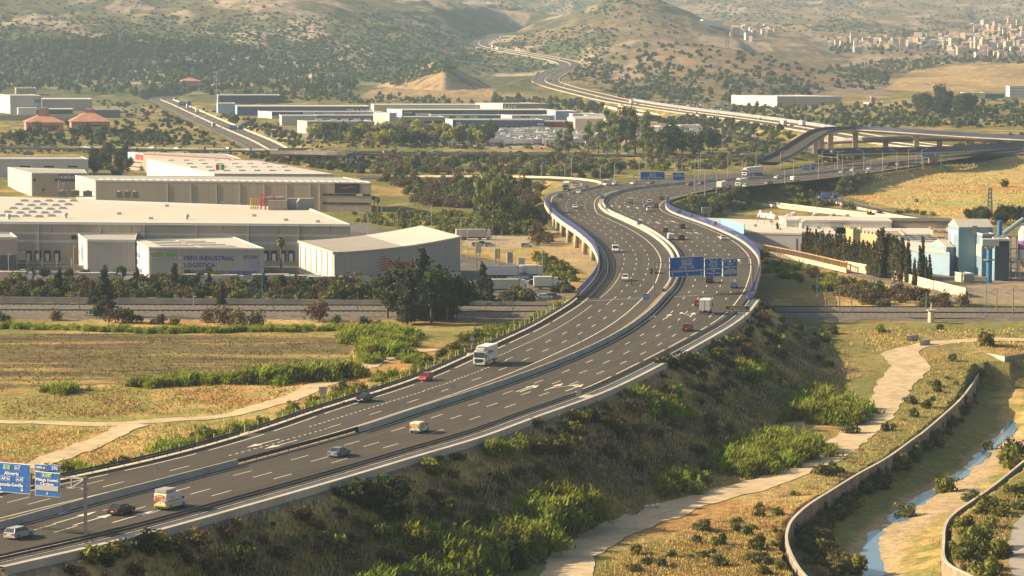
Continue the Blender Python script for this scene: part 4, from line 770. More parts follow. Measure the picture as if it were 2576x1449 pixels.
# --- second row of sheds
b5 = Bld('warehouse', 'long taupe warehouse with striped rooflight roof behind the huge cream roof', 'warehouse', rf([(241,455), (934,461), (864,447), (190,442)], 12), 12, TAUP, GREYR, parapet=.3)
b5.rect('left', (190, 445, 240, 505), CRM, 'lit_or_clad_side', .1)  # cream over taupe paints the left end as sunlit
p0 = P(243, 453, 12.1); p1 = P(930, 459, 12.1)
for i in range(38):
    f = (i+.5)/38; x = p0[0]*(1-f)+p1[0]*f; y = p0[1]*(1-f)+p1[1]*f+6; m = MB(); m.box((x, y, 12.12), (1.5, 9, .12), .3); b5.b(m, 'rooflight', WHITE)
for x in (422, 481, 545, 604, 665, 722, 780, 805): b5.rect('front', (x-1, 462, x+1, 530), TRIM, 'downpipe', .2)
b5.rect('front', (842, 461, 905, 486), TXTK, 'black_sign', .1); A, B = b5.W['front']; m = MB(); L = math.hypot(B[0]-A[0], B[1]-A[1]); ex, ey = (B[0]-A[0])/L, (B[1]-A[1])/L; a = []; b_ = []
for t in np.linspace(0, 1, 10): u0, z0 = onwall(A, B, 853+t*43, 473+1.5*math.sin(t*6.28)-t*2); a.append((A[0]+ex*u0+ey*.16, A[1]+ey*u0-ex*.16, z0-.12)); b_.append((a[-1][0], a[-1][1], a[-1][2]+.4*math.sin(t*3.1)+.1))
m.strip(a, b_); b5.b(m, 'logo', TXTR)
for r in ((811,487,930,493), (811,509,930,515)): b5.rect('front', r, DARKG, 'window_strip', .1)
for r in ((849,487,854,493), (892,487,896,493), (849,509,854,515), (892,509,896,515)): b5.rect('front', r, BLUEW, 'blue_panel', .16)
b5.rect('front', (897, 488, 912, 493), DOOR, 'white_blind', .17)
b6 = Bld('warehouse', 'white shed with a wide pale sloping roof dotted with rooflights', 'warehouse', [P(539,437,11), P(840,438,11), P(645,404,12.5), P(369,399,12.5)], 11, WHITE, mat('pale_roof', (.53,.50,.45), .7, .1, .05), zrs=[11, 11, 12.5, 12.5])
for r in range(4):
    for c in range(9):
        x = 430+c*38-r*10+(r % 2)*18; y = 404+r*8.5
        if x > 545+r*70-(0) and False: continue
        f = (y-399)/38; lo = 369+f*172; hi = 640+f*190
        if lo+12 < x < hi-12: p = P(x, y, 12.5-f*1.4); m = MB(); m.box((p[0], p[1], p[2]+.25), (3, 1.6, .4), .3); b6.b(m, 'rooflight', GREYR)
b6.rect('front', (545, 437.5, 838, 440), TAUP, 'gutter', .2)
for i, mm in enumerate((TXTR, TXTW, TXTG)): p = P(547+i*7, 433, 11); m = MB(); m.box((p[0], p[1], 13.2), (1.35, .2, 2.6)); b6.b(m, 'striped_sign', mm)
b7 = Bld('office_building', 'office and shed with red top band and light blue corner behind the white shed', 'building', rf([(360,389), (612,403), (570,389), (322,384)], 12.5), 12.5, TAUP, GREYR, parapet=.4)
b7.rect('front', (361, 389, 612, 400), REDB, 'red_band', .15); b7.rect('left', (341, 387, 360, 403), mat('bright_red', (.55,.05,.04), .6, 0), 'red_corner', .15); b7.rect('left', (322, 384, 341, 401), LBLU, 'blue_corner', .15); b7.text('front', 583, 402.5, 1.0, 'gam', TXTW, d=.3); b7.text('left', 353, 401, 1.2, 'pl', TXTW, d=.3)
for r in range(3): b7.rect('left', (324, 404+r*12, 358, 411+r*12), DARKG, 'window_strip', .1)
b8 = Bld('warehouse', 'beige building with dark sign, left of the long taupe warehouse', 'warehouse', rf([(80,436.5), (218,437), (212,428), (20,422)], 11), 11, TAUP, GREYR, parapet=.3); b8.rect('left', (20, 424, 79, 500), CRM, 'lit_or_clad_side', .1)  # paler left wall has the sun it catches coloured in
b8.rect('front', (146, 438, 217, 456), NAVY, 'sign_board', .12); b8.text('front', 148, 449.5, 1.45, 'NORTHGATE', TXTW, d=.25, bold=.03, sx=.92)
for x in (84, 138, 180): b8.rect('front', (x, 450 if x > 100 else 449, x+6, 456), DARKG)
for x in (24, 33, 43, 51, 66): b8.rect('left', (x, 447+(x-24)*.1, x+1.6, 455+(x-24)*.1), DARKG)
b9 = Bld('warehouse', 'long white warehouse at the far left behind the beige building', 'warehouse', rf([(-150,402), (222,402), (205,395), (-150,395)], 12), 12, mat('greyish_white', (.50,.50,.50), .7, .1, .2), GREYR, parapet=.4)
for x in (50, 110, 170): b9.rect('front', (x, 417, x+26, 421), DARKG, 'window_strip')
for xx, lab in ((70, 'low billboard'), ): pass
# --- generic box building from its picture outline
def bx(name, label, cat, xl_, x0, x1, yt, yb, d, wm, rm, sm=None, gz=None, roof='flat', rise=2, par=.3, group=None, skew=0.0):
    g = gz
    if g is None:
        h_ = hit((x0+x1)/2, yb); g = h_[2] if h_ else 4.0
    a = P(x0, yb, g); b = P(x1, yb+skew, g); Y1 = a[1]+d; zr = PY(x0, yt, a[1])[2]
    if xl_ < x0: c = ((xl_-1288)/F*Y1, Y1)
    else: c = (a[0]*1.0+(-d*.12), Y1)
    e_ = (b[0]+c[0]-a[0], b[1]+d)
    B_ = Bld(name, label, cat, [a[:2], b[:2], e_, c], zr, wm, rm, zb=g-1.5, roof=roof, rise=rise, parapet=par if roof == 'flat' else 0, group=group)
    if sm is not None:
        A, B = B_.W['left']; L = math.hypot(B[0]-A[0], B[1]-A[1]); B_.rect('left', (0, g-1, L, zr-.4), sm, 'lit_or_clad_side', .1, px=False)  # mostly paler than the front, with the sun on the left face painted in
    return B_
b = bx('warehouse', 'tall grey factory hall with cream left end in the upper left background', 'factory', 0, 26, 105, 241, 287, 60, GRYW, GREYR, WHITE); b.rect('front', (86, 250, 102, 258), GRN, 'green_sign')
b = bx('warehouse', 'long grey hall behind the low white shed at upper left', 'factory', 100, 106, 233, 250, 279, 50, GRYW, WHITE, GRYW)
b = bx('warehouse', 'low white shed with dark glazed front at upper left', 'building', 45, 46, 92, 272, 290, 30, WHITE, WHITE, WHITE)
b = bx('showroom', 'dark glazed showroom beside the low white shed at upper left', 'building', 92, 92, 182, 275, 290, 30, DARKG, WHITE); b = bx('canopy_building', 'dark open canopy building right of the glazed showroom', 'building', 217, 217, 302, 276, 296, 25, mat('shade_grey', (.12,.13,.15), .7, .2, .2), GREYR)
b = bx('factory', 'white stepped factory roof at the upper left corner', 'factory', -30, -30, 46, 212, 240, 40, WHITE, WHITE, gz=3); b = bx('factory', 'ochre sided tower block among the upper left factories', 'factory', 40, 41, 92, 222, 250, 30, mat('ochre', (.33,.27,.15), .8, .2, .2), WHITE, gz=3)
b = bx('boundary_wall', 'long pale boundary wall behind the pink pavilions', 'wall', 0, 0, 240, 289, 302, 2, TAUP, TAUP)
TILE = mat('terracotta_tiles', (.42,.20,.14), .8, .2, .3)
for k, (x0, x1, yt, yb, rz_) in enumerate(((66,160,308,330,6.5), (180,277,306,334,7.5))):
    b = bx('pavilion', ('pink pavilion with dark banded walls and a hipped tile roof' if k == 0 else 'pink pavilion with a stepped pyramid tile roof beside the tree'), 'house', x0-4, x0, x1, yt, yb, 26, PINK, TILE, roof='hip', rise=rz_)
    b.rect('front', (x0+25, yt+8, x1-10, yt+12), DARKG, 'window_strip')
    if k == 0: m = MB(); m.prism([(b.cx-3, b.cy-5), (b.cx+3, b.cy-5), (b.cx+3, b.cy+5), (b.cx-3, b.cy+5)], b.zr+2, b.zr+rz_+3.5); b.b(m, 'roof_tower', PINK)
    else: m = MB(); m.prism([(b.cx-3, b.cy-3), (b.cx+3, b.cy-3), (b.cx+3, b.cy+3), (b.cx-3, b.cy+3)], b.zr+4, b.zr+rz_+1); b.b(m, 'roof_lantern', PINK)
# --- industrial estate in the middle distance
b = bx('shed', 'dark roofed shed behind the blue shed next to the lattice tower', 'shed', 545, 549, 705, 240, 262, 50, NAVY, GREYR, LBLU); bx('shed', 'pale blue shed beside the radio mast', 'shed', 546, 549, 592, 261, 287, 40, LBLU, GREYR, LBLU)
b = bx('shed', 'long blue fronted shed with white lettering along its right end', 'shed', 593, 597, 929, 268, 291, 40, BLUEW, CRM, LBLU); b.text('front', 872, 284, 3.2, 'TRADIMA', TXTW, sx=1.35, bold=.05); b.rect('front', (850, 272, 928, 290), BLUEW, 'blue_panel', .05)
b = bx('shed', 'white fronted transport shed with red and grey lettering', 'shed', 650, 684, 967, 282, 300, 30, mat('sign_white', (.52,.52,.55), .7, .05, .2), GREYR, WHITE); b.rect('front', (684, 282, 762, 291), NAVY, 'dark_panel'); b.rect('front', (792, 284, 812, 288), TXTR, 'red_sign'); b.text('front', 840, 290, 1.9, 'PEREZ-MUÑOZ', TXTR, shear=.3, sx=1.15, bold=.04, d=.2); b.text('front', 885, 291.5, 1.9, 'Transportes', TXTK, shear=.3, sx=.95, bold=.02, d=.2)
b = bx('shed', 'low blue and grey tyre workshop with a green edged sign', 'shed', 706, 706, 942, 291, 312, 30, mat('slate_blue', (.14,.17,.25), .7, .15, .2), GREYR); b.rect('front', (802, 298, 836, 306), WHITE, 'sign_board'); b.text('front', 805, 304, 1.3, 'EUROMASTER', TXTK, d=.2, sx=.75); b.rect('front', (836, 303, 892, 306), GRN, 'green_band'); b.rect('front', (910, 298, 940, 308), BLUEW, 'blue_panel')
bx('shed', 'white garage shed with a pale left gable near the yellow bins', 'shed', 705, 709, 797, 292, 316, 30, mat('pale_grey', (.42,.42,.42), .7, .1, .3), GREYR, WHITE)
b = bx('office_building', 'low beige office with rooftop units and a bright left end', 'office', 749, 773, 942, 306, 336, 25, mat('warm_grey', (.30,.26,.22), .8, .1, .2), GREYR, CRM)
for x in (800, 838, 866, 896, 924): p = P(x, 304, b.zr); m = MB(); m.box((p[0], p[1]+6, b.zr+.6), (5, 3, 1.2)); b.b(m, 'roof_unit', WHITE)
b.rect('front', (845, 320, 930, 324), DARKG, 'window_strip')
b = bx('office_building', 'pale grey tower block attached to the cream office wing', 'office', 940, 980, 998, 285, 334, 12, mat('tower_grey', (.42,.44,.44), .7, .05, .2), WHITE, WHITE); b.rect('left', (944, 292, 966, 330), CRM, 'cream_cladding', .2); b.rect('left', (948, 301, 962, 304), DARKG)
b = bx('office_building', 'beige grey office block with two dark window strips', 'office', 997, 1012, 1120, 295, 334, 25, mat('stone_grey', (.32,.28,.24), .8, .1, .2), GREYR, DARKG)
for y in (304, 318): b.rect('front', (1021, y, 1113, y+6), DARKG, 'window_strip')
b = bx('shed', 'low white shed with yellow front panel', 'shed', 934, 941, 1226, 264, 285, 40, WHITE, CRM, WHITE); b.rect('front', (941, 267, 970, 276), YEL, 'yellow_panel')
b = bx('shed', 'navy fronted shed with small white lettering', 'shed', 974, 1012, 1400, 277, 300, 35, NAVY, CRM, LBLU); b.text('front', 1016, 285, 2.0, 'carpa', TXTW, sx=1.1); b.rect('front', (1165, 280, 1290, 290), BLUEW, 'blue_panel'); b.rect('front', (1226, 285, 1246, 288), WHITE, 'white_sign'); b.rect('front', (1045, 284, 1085, 297), WHITE, 'white_panel')
b = bx('shed', 'low shed with a green fascia and white name boards', 'shed', 1085, 1085, 1260, 290, 305, 20, GRN, GREYR)
for x0, x1 in ((1092, 1130), (1146, 1166), (1182, 1202)): b.rect('front', (x0, 292, x1, 298), WHITE, 'sign_board', .2)
b.text('front', 1184, 297, 1.2, 'TXT', TXTK, d=.3)
b = bx('shed', 'blue loading dock shed with white left gable and dark dock doors', 'shed', 1121, 1139, 1369, 302, 330, 30, mat('dock_blue', (.10,.12,.20), .7, .15, .2), GREYR, WHITE); b.rect('front', (1145, 309, 1366, 314), BLUEW, 'blue_band'); b.rect('front', (1147, 307, 1160, 312), WHITE, 'sign_board', .2); b.rect('front', (1352, 310, 1368, 315), WHITE, 'sign_board', .2)
for i in range(14): b.rect('front', (1150+i*15.5, 318, 1159+i*15.5, 329), DARKG, 'dock_door')
b = bx('shed', 'red fronted container block beside the dock shed', 'shed', 1368, 1369, 1457, 306, 328, 25, REDB, GREYR); b.rect('front', (1369, 322, 1457, 329), mat('warm_grey', (.3,.26,.22)), 'base_band'); b.rect('front', (1382, 309, 1397, 319), mat('brick_dark', (.22,.05,.04)), 'panel', .2)
b = bx('shed', 'upper shed with dark green end panel and cream left wall', 'shed', 1197, 1265, 1380, 261, 279, 30, mat('brown_grey', (.22,.19,.17), .8, .1, .2), CRM, WHITE); b.rect('front', (1265, 263, 1298, 277), GRN, 'green_panel'); b.text('front', 1267, 274, 3.6, 'RAMI', TXTW, d=.25)
b = bx('shed', 'white shed with large black letters above the red block', 'shed', 1260, 1288, 1396, 291, 306, 25, mat('sign_white', (.5,.5,.5)), WHITE); b.text('front', 1309, 301, 2.6, 'TXT', TXTK, d=.2, bold=.05, shear=.2); b.text('front', 1383, 301, 2.4, 'O', TXTK, d=.2)
for k, (xl_, x0, x1, yt, yb) in enumerate(((1373,1398,1452,280,302), (1425,1441,1504,287,304), (1466,1478,1546,291,306))): bx('shed', ('first','second','third')[k]+' pale blue gabled shed from the left, under the wooded slope', 'shed', xl_, x0, x1, yt, yb, 30, mat('slate_shed', (.22,.28,.36), .7, .1, .2), WHITE, LBLU)
b = bx('shed', 'cream shed with shallow roof left of the blue banded office', 'shed', 1447, 1447, 1532, 299, 331, 40, CRM, GREYR, CRM, roof='gable', rise=1.5)
b = bx('office_building', 'cream office with a dark blue fascia in white script', 'office', 1519, 1528, 1632, 302, 334, 22, CRM, GREYR, CRM); b.rect('front', (1528, 303, 1600, 311), mat('fascia_blue', (.03,.07,.2), .6, 0), 'fascia'); b.text('front', 1556, 309.5, 2.0, 'Ontime', TXTW, d=.3, shear=.2)
for x in (1533, 1568, 1590, 1604, 1618): b.rect('front', (x, 313, x+6, 317), DARKG)
bx('shed', 'low open shed with red and white roof in the truck yard', 'shed', 1633, 1660, 1710, 318, 330, 18, REDB, CRM, CRM); bx('shed', 'pale flat roofed depot office at the right of the truck yard', 'shed', 1700, 1712, 1764, 316, 326, 18, GRYW, WHITE, WHITE)
b = bx('warehouse', 'long low white warehouse with a shaded right half behind the car lot', 'warehouse', 1839, 1955, 2116, 243, 266, 60, TAUP, WHITE, WHITE)
b = bx('building', 'cream hall with a brown tower among trees on the right', 'building', 2171, 2193, 2235, 258, 272, 20, BEIG, CRM, CRM, gz=3); b = bx('tower_block', 'brown square tower behind the cream hall', 'building', 2187, 2192, 2202, 245, 272, 12, mat('brown_brick', (.28,.13,.08), .8, .2, .3), CRM, mat('brown_brick'+'', (.28,.13,.08)), gz=3)
b = bx('showroom', 'low building with lime yellow fascia near the right edge', 'building', 2413, 2426, 2478, 234, 248, 25, WHITE, CRM, WHITE); b.rect('front', (2414, 234, 2478, 241), mat('lime', (.5,.55,.05), .6, 0), 'fascia'); bx('shed', 'dark green shed adjoining the lime fascia building', 'shed', 2478, 2479, 2526, 236, 249, 22, GRN, GRN, GRN)
b = bx('office_building', 'white three storey block near the right edge behind the green shed', 'building', 2528, 2540, 2600, 217, 246, 25, WHITE, WHITE, WHITE); 
for r in range(3): b.rect('front', (2541, 222+r*7, 2598, 224+r*7), mat('grey_window', (.25,.27,.3)), 'window_strip')
b = bx('sanatorium', 'long white hospital building on the distant hillside', 'building', 1708, 1716, 1819, 53, 63, 20, WHITE, WHITE, WHITE); bx('sanatorium', 'white central block of the distant hillside hospital', 'building', 1760, 1768, 1783, 49, 64, 20, WHITE, WHITE, WHITE)
bx('villa', 'white villa among dark trees on the left ridge', 'house', 1030, 1034, 1062, 39, 46, 14, WHITE, WHITE, WHITE); bx('villa', 'pale stone farm building behind cypresses near the forest foot', 'house', 702, 704, 834, 197, 205, 14, BEIG, CRM, CRM); bx('villa', 'pink house with tiled roof at the forest edge', 'house', 452, 460, 507, 204, 214, 14, PINK, TILE, roof='hip', rise=4)
bx('villa', 'long low house with brown roof left of the radio mast', 'house', 532, 540, 640, 216, 226, 16, PINK, TILE, roof='gable', rise=3)
# --- hillside town
HC_ = [mat('house_white', (.72,.70,.65), .8, .15, .3), mat('house_cream', (.62,.48,.32), .8, .15, .3), mat('house_pink', (.56,.44,.34), .8, .15, .3), mat('house_grey', (.42,.38,.34), .8, .15, .3)]
protos = []
for k in range(6):
    w, d, h_ = ((10,9,6), (14,9,7), (9,9,9), (18,10,6), (12,10,8), (22,12,12))[k]; rt = empty('house', (0, 0, 0), 0, 'small pale house of the hillside town on the right', 'house', 'houses of the hillside town'); m = MB(); m.box((0, 0, h_/2-1), (w, d, h_+2)); m.build('wall', HC_[k % 4], rt)
    m = MB(); z = h_+.01
    if k in (2, 5): m.prism([(-w/2-.2, -d/2-.2), (w/2+.2, -d/2-.2), (w/2+.2, d/2+.2), (-w/2-.2, d/2+.2)], z, z+.7)
    else: m.face([(-w/2-.4, -d/2-.4, z), (w/2+.4, -d/2-.4, z), (w/2+.4, 0, z+2), (-w/2-.4, 0, z+2)]); m.face([(w/2+.4, d/2+.4, z), (-w/2-.4, d/2+.4, z), (-w/2-.4, 0, z+2), (w/2+.4, 0, z+2)]); m.face([(-w/2-.4, d/2+.4, z), (-w/2-.4, -d/2-.4, z), (-w/2-.4, 0, z+2)]); m.face([(w/2+.4, -d/2-.4, z), (w/2+.4, d/2+.4, z), (w/2+.4, 0, z+2)])
    m.build('roof', CRM if k in (2, 5) else (TILE if k == 1 else HC_[2]), rt); kids(rt); protos.append(rt)
TOWN = [([(2120,104),(2310,102),(2420,96),(2480,82),(2600,72),(2600,150),(2480,150),(2380,135),(2330,122),(2180,128),(2100,118)], 150), ([(2060,112),(2160,104),(2200,130),(2080,136)], 8), ([(1840,82),(1935,66),(1960,90),(1880,110),(1830,92)], 22), ([(2440,62),(2600,60),(2600,80),(2460,86)], 18)]
rr = random.Random(5); first = set(); nh = 0
for poly, n in TOWN:
    pts = []; xs = [p[0] for p in poly]; ys = [p[1] for p in poly]; tr = 0
    while len(pts) < n and tr < 20000:
        tr += 1; x = rr.uniform(min(xs), max(xs)); y = rr.uniform(min(ys), max(ys))
        if not inpoly(np.array([x]), np.array([y]), poly)[0] or any(abs(x-a) < 6 and abs(y-b_) < 2.2 for a, b_ in pts): continue
        h_ = hit(x, y)
        if not h_: continue
        pts.append((x, y)); k = rr.choices(range(6), (5, 4, 4, 3, 3, 1))[0]; o = protos[k] if k not in first else copy_tree(protos[k]); first.add(k); o.location = (h_[0], h_[1], h_[2]); o.rotation_euler[2] = rr.uniform(-.5, .5); s_ = rr.uniform(.38, .72); o.scale = (s_, s_, rr.uniform(.8, 1.3))
# --- right side: food factory and cement works
RB = Bld('factory', 'food factory hall with wide cream roof right of the motorway', 'factory', rf([(1872,584), (2160,590), (2110,560), (1742,547)], 7), 7, mat('shade_white', (.46,.45,.44), .7, .1, .2), ROOFC)
for x in (2004,): RB.rect('front', (x-.8, 600, x+.8, 632), mat('dark_pipe', (.1,.07,.07), .6, 0), 'downpipe')
RB.rect('left', (1760, 551, 1871, 640), WHITE, 'lit_or_clad_side', .1)  # white side against shade-toned walls paints the left face sunlit
for x, y in ((1975,562), (2003,570), (2017,575), (1990,556), (2046,556), (2090,557), (2124,559)): p = P(x, y, 7); m = MB(); m.tube((p[0], p[1], 7), (p[0], p[1], 9), .8, .8, 8); m.tube((p[0], p[1], 9), (p[0]+1.5, p[1], 9.8), .8, .7, 8); RB.b(m, 'roof_vent', TRIM)
RB2 = Bld('factory', 'second cream factory roof behind the palm tree on the right', 'factory', rf([(2110,590), (2395,588), (2330,566), (2080,562)], 7), 7, CRM, ROOFC); 
b = Bld('factory', 'white walled long hall behind the food factory roof', 'factory', rf([(1978,553), (2243,556), (2230,546), (1960,543)], 9.5), 9.5, mat('peeling_white', (.55,.54,.50), .8, .3, .2), ROOFC); b = Bld('factory', 'brown brick hall continuing right of the white hall', 'factory', rf([(2245,555), (2405,557), (2385,549), (2235,548)], 9.5), 9.5, mat('brown_panels', (.30,.24,.19), .8, .1, .3), mat('dark_roof', (.1,.09,.08), .8, .1, .2))
OCH = mat('ochre_render', (.50,.34,.17), .85, .15, .3)
def castle(lab, pts, z, zb=0):
    b = Bld('castle_building', lab, 'building', rf(pts, z), z, OCH, TAUP, parapet=.2)
    for w in ('front', 'left', 'right'):
        A, B = b.W[w]; L = math.hypot(B[0]-A[0], B[1]-A[1]); n = int(L/1.1)
        for i in range(0, min(n, 34), 2): b.rect(w, (i*1.1, z+.1, i*1.1+1.1, z+.8), OCH, 'merlon', .5, px=False)
    return b
castle('ochre tower with battlements among palms on the right', [(2146,578), (2165,578), (2160,573), (2128,573)], 11); castle('low ochre castle wall wing with battlements and shaded front', [(2223,592), (2275,593), (2262,583), (2164,585)], 8.5); castle('small ochre battlement block left of the blue tower', [(2346,580), (2387,581), (2380,576), (2341,576)], 10)
b = Bld('factory', 'grey roof covered with solar panels beside the blue tower', 'factory', rf([(2270,606), (2389,607), (2360,590), (2230,588)], 8), 8, TAUP, GREYR)
for r in range(3):
    for c in range(5): p = P(2278+c*23-r*6, 603-r*4.5, 8); m = MB(); m.box((p[0], p[1], 8.35), (2.6, 3, .1), .1); b.b(m, 'solar_panel', mat('solar_blue', (.16,.18,.24), .3, 0))
b = Bld('factory', 'pale gabled hall in front of the solar roof', 'factory', rf([(2240,628), (2389,640), (2360,612), (2205,608)], 6.5), 6.5, LBLU, ROOFC, roof='gable', rise=1.8)
SKYB = mat('sky_blue_cladding', (.19,.29,.36), .55, .08, .2); SKYD = mat('faded_blue_cladding', (.20,.33,.42), .6, .12, .2); BRIB = mat('bright_blue_paint', (.04,.19,.38), .45, .05, .2)
def tower(name, label, xa, x0, x1, yt, yb, d, wm, sm, rm=GREYR, roof='flat', rise=2):
    return bx(name, label, 'factory', xa, x0, x1, yt, yb, d, wm, rm, sm, gz=0, roof=roof, rise=rise)
b = tower('factory_tower', 'tall pale blue tower of the cement works with a gabled top', 2388, 2411, 2496, 572, 692, 12, SKYD, SKYB, roof='gable', rise=2.2); b.rect('left', (2389, 576, 2410, 590), WHITE, 'white_band', .18); b.rect('left', (2395, 585, 2400, 672), WHITE, 'white_stripe', .2); b.rect('front', (2446, 568, 2458, 590), mat('pale_yellow', (.38,.36,.24)), 'yellow_strip')
b = tower('factory_tower', 'lower light blue block with cream band right of the tall blue tower', 2449, 2470, 2500, 590, 696, 10, SKYD, SKYB); b.rect('left', (2450, 612, 2469, 645), CRM, 'cream_band', .18)
b = tower('factory_shed', 'bright blue shed with white stripes left of the tall blue tower', 2342, 2380, 2400, 622, 690, 12, SKYD, SKYB, roof='gable', rise=2); b.rect('left', (2347, 628, 2353, 665), WHITE, 'white_stripe', .2); b.rect('left', (2370, 628, 2374, 672), WHITE, 'white_stripe', .2)
b = tower('factory_tower', 'dark cladded block behind the blue chimneys', 2500, 2502, 2538, 604, 708, 10, mat('dark_blue_grey', (.07,.10,.14), .7, .1, .2), SKYD); b.rect('front', (2504, 605, 2536, 618), DARKG, 'louvre')
for k, (x, r_, yt, yb, lab) in enumerate(((2513, .75, 556, 696, 'tall bright blue chimney beside the dark block'), (2488, .85, 616, 712, 'shorter bright blue chimney with a square grey hopper on top'))):
    g = P(x, yb, 0); zt = PY(x, yt, g[1])[2]; em = empty('chimney', g, 0, lab, 'chimney'); m = MB(); m.tube((0, 0, 0), (0, 0, zt), r_, r_, 14); m.build('stack', BRIB, em, False); m = MB(); m.tube((0, 0, zt*.6), (0, 0, zt*.6+.25), r_+1, r_+1, 14); m.build('gallery', GALV, em)
    if k: m = MB(); m.box((0, 0, zt+.8), (5, 4, 2)); m.box((0, 0, zt-.6), (2.4, 2, .8)); m.build('hopper', TRIM, em)
g = P(2578, 706, 0); em = empty('silo', g, 0, 'white cement silo with violet band at the right edge', 'silo'); 
for z0_, z1_, r0_, r1_, mm, nm in ((4, 7, .7, 2.1, WHITE, 'cone'), (7, 15, 2.1, 2.1, WHITE, 'lower_shell'), (9.5, 12.2, 2.14, 2.14, mat('violet_band', (.22,.12,.32), .6, 0), 'violet_band'), (15, 16.5, 2.1, 1.2, TRIM, 'top')): m = MB(); m.tube((0, 0, z0_), (0, 0, z1_), r0_, r1_, 18); m.build(nm, mm, em)
m = MB(); [m.tube((x, y, 0), (x, y, 8), .15) for x in (-1.8, 1.8) for y in (-1.5, 1.5)]; m.build('leg', TRIM, em); m = MB(); [m.tube((2.4*math.cos(a), 2.4*math.sin(a), 15), (2.4*math.cos(a), 2.4*math.sin(a), 17.4), .06, .06, 4) for a in np.linspace(0, 6, 12)]; m.box((0, -2.4, 17.3), (4.6, .08, .08)); m.build('railing', GALV, em)
# pipework frame between the stacks and the silo
g = P(2550, 700, 0); em = empty('pipe_gantry', g, 0, 'grey steel gantry and conveyor between the dark block and the silo', 'gantry'); m = MB()
for x in (-3.2, -1, 1.2):
    for y in (0, 3): m.tube((x, y, 0), (x, y, 13), .16, .16, 5)
for z in (3, 6, 9, 12.8): m.box((-1, 1.5, z), (5.2, 3.6, .22))
m.build('frame', GALV, em); m = MB(); m.tube((-3, 1.5, 13.5), (3, 1.5, 18), .7, .7, 8); m.build('conveyor', SKYB, em)
bx('shed', 'low concrete hut at the foot of the blue works', 'shed', 2405, 2425, 2450, 690, 712, 6, CONCD, CREAM, CREAM, gz=0)
# boundary walls on the right
wl_ = crom([P(2127,677,1), P(2230,697,0), P(2347,728,0), P(2350,728,0), P(2430,748,0)], 4); wallalong(wl_, 0, 2.6, 'long cream block wall in front of the cypresses and blue works', CREAM, 'wall', name='boundary_wall', w=.2)
ft = empty('balustrade_fence', P(1932,640,1.0), 0, 'ochre balustrade fence with posts running down beside the cypress hedge', 'fence'); o = P(1932,640,1.0); fl_ = resample(crom([P(1920,634,1.0), P(2010,652,1.0), P(2130,680,1.0)], 3), 2.6); m = MB(); m.sweep(fl_, [(-.15, -.8), (-.15, .7), (.15, .7), (.15, -.8)]); loc(m, o).build('base_wall', CREAM, ft); m = MB(); m.sweep(fl_, [(-.12, 2.3), (-.12, 2.55), (.12, 2.55), (.12, 2.3), (-.12, 2.3)]); loc(m, o).build('top_rail', OCH, ft)
for p in fl_: m = MB(); m.box((p[0], p[1], p[2]+1.3), (.4, .4, 2.9)); loc(m, o).build('post', OCH, ft)
m = MB()
for p in resample(fl_, .8): m.box((p[0], p[1], p[2]+1.45), (.25, .15, 1.7))
tag(loc(m, o).build('baluster', OCH, ft), kind='stuff')
# roof sign and billboard of the food factory
g = P(1843, 600, 7); em = empty('billboard', (0, 0, 0), 0, 'light blue billboard with white script beside the viaduct parapet', 'billboard'); A = PY(1815, 575, 985)[:2]; B = PY(1872, 588, 955)[:2]; zt = PY(1872, 569, 955)[2]; zb_ = PY(1872, 588.5, 955)[2]; o = (A[0], A[1], zb_); em.location = o; m = MB(); L = math.hypot(B[0]-A[0], B[1]-A[1]); a_ = math.atan2(B[1]-A[1], B[0]-A[0]); m.box(((A[0]+B[0])/2, (A[1]+B[1])/2, (zt+zb_)/2+.3), (L, .25, zt-zb_+.6), a_); loc(m, o).build('panel', mat('board_blue', (.22,.52,.62), .6, .05, .3), em); text_at(em, o, A, B, .4, zb_+.7, 1.2, 'Aurelio, S.L.', TXTW, d=.2, shear=.3, sx=.95)
m = MB(); [m.tube((A[0]*(1-t)+B[0]*t, A[1]*(1-t)+B[1]*t, 2), (A[0]*(1-t)+B[0]*t, A[1]*(1-t)+B[1]*t, zb_), .12) for t in (.05, .5, .95)]; loc(m, o).build('support', GALV, em)
A = PY(1905, 548, 1010)[:2]; B = PY(1980, 560, 985)[:2]; o = (A[0], A[1], 7); em = empty('roof_sign', o, 0, 'white script letters on a frame standing on the cream factory roof', 'sign'); text_at(em, o, A, B, .3, 9.6, 2.4, 'Aurelio', TXTW, 'lettering', .1, shear=.3, sx=1.5, bold=.03); m = MB(); L = math.hypot(B[0]-A[0], B[1]-A[1]); a_ = math.atan2(B[1]-A[1], B[0]-A[0])
for t in (0, .25, .5, .75, 1): m.tube((A[0]*(1-t)+B[0]*t, A[1]*(1-t)+B[1]*t, 7), (A[0]*(1-t)+B[0]*t, A[1]*(1-t)+B[1]*t, 9.6), .08)
m.box(((A[0]+B[0])/2, (A[1]+B[1])/2, 9.4), (L, .1, .15), a_); loc(m, o).build('frame', GALV, em)
o = PY(1796, 568, 990); em = empty('advert_board', (o[0], o[1], 3), 0, 'blue and white advert board behind the viaduct parapet', 'billboard'); m = MB(); m.box((0, 0, 6), (7, .3, 2.4), -.5); m.build('panel', mat('advert', (.35,.5,.7), .6, .5, .5, col2=(.7,.7,.7)), em); m = MB(); m.tube((-2, 1, -3), (-2, 1, 5), .15); m.tube((2, -1, -3), (2, -1, 5), .15); m.build('support', GALV, em)

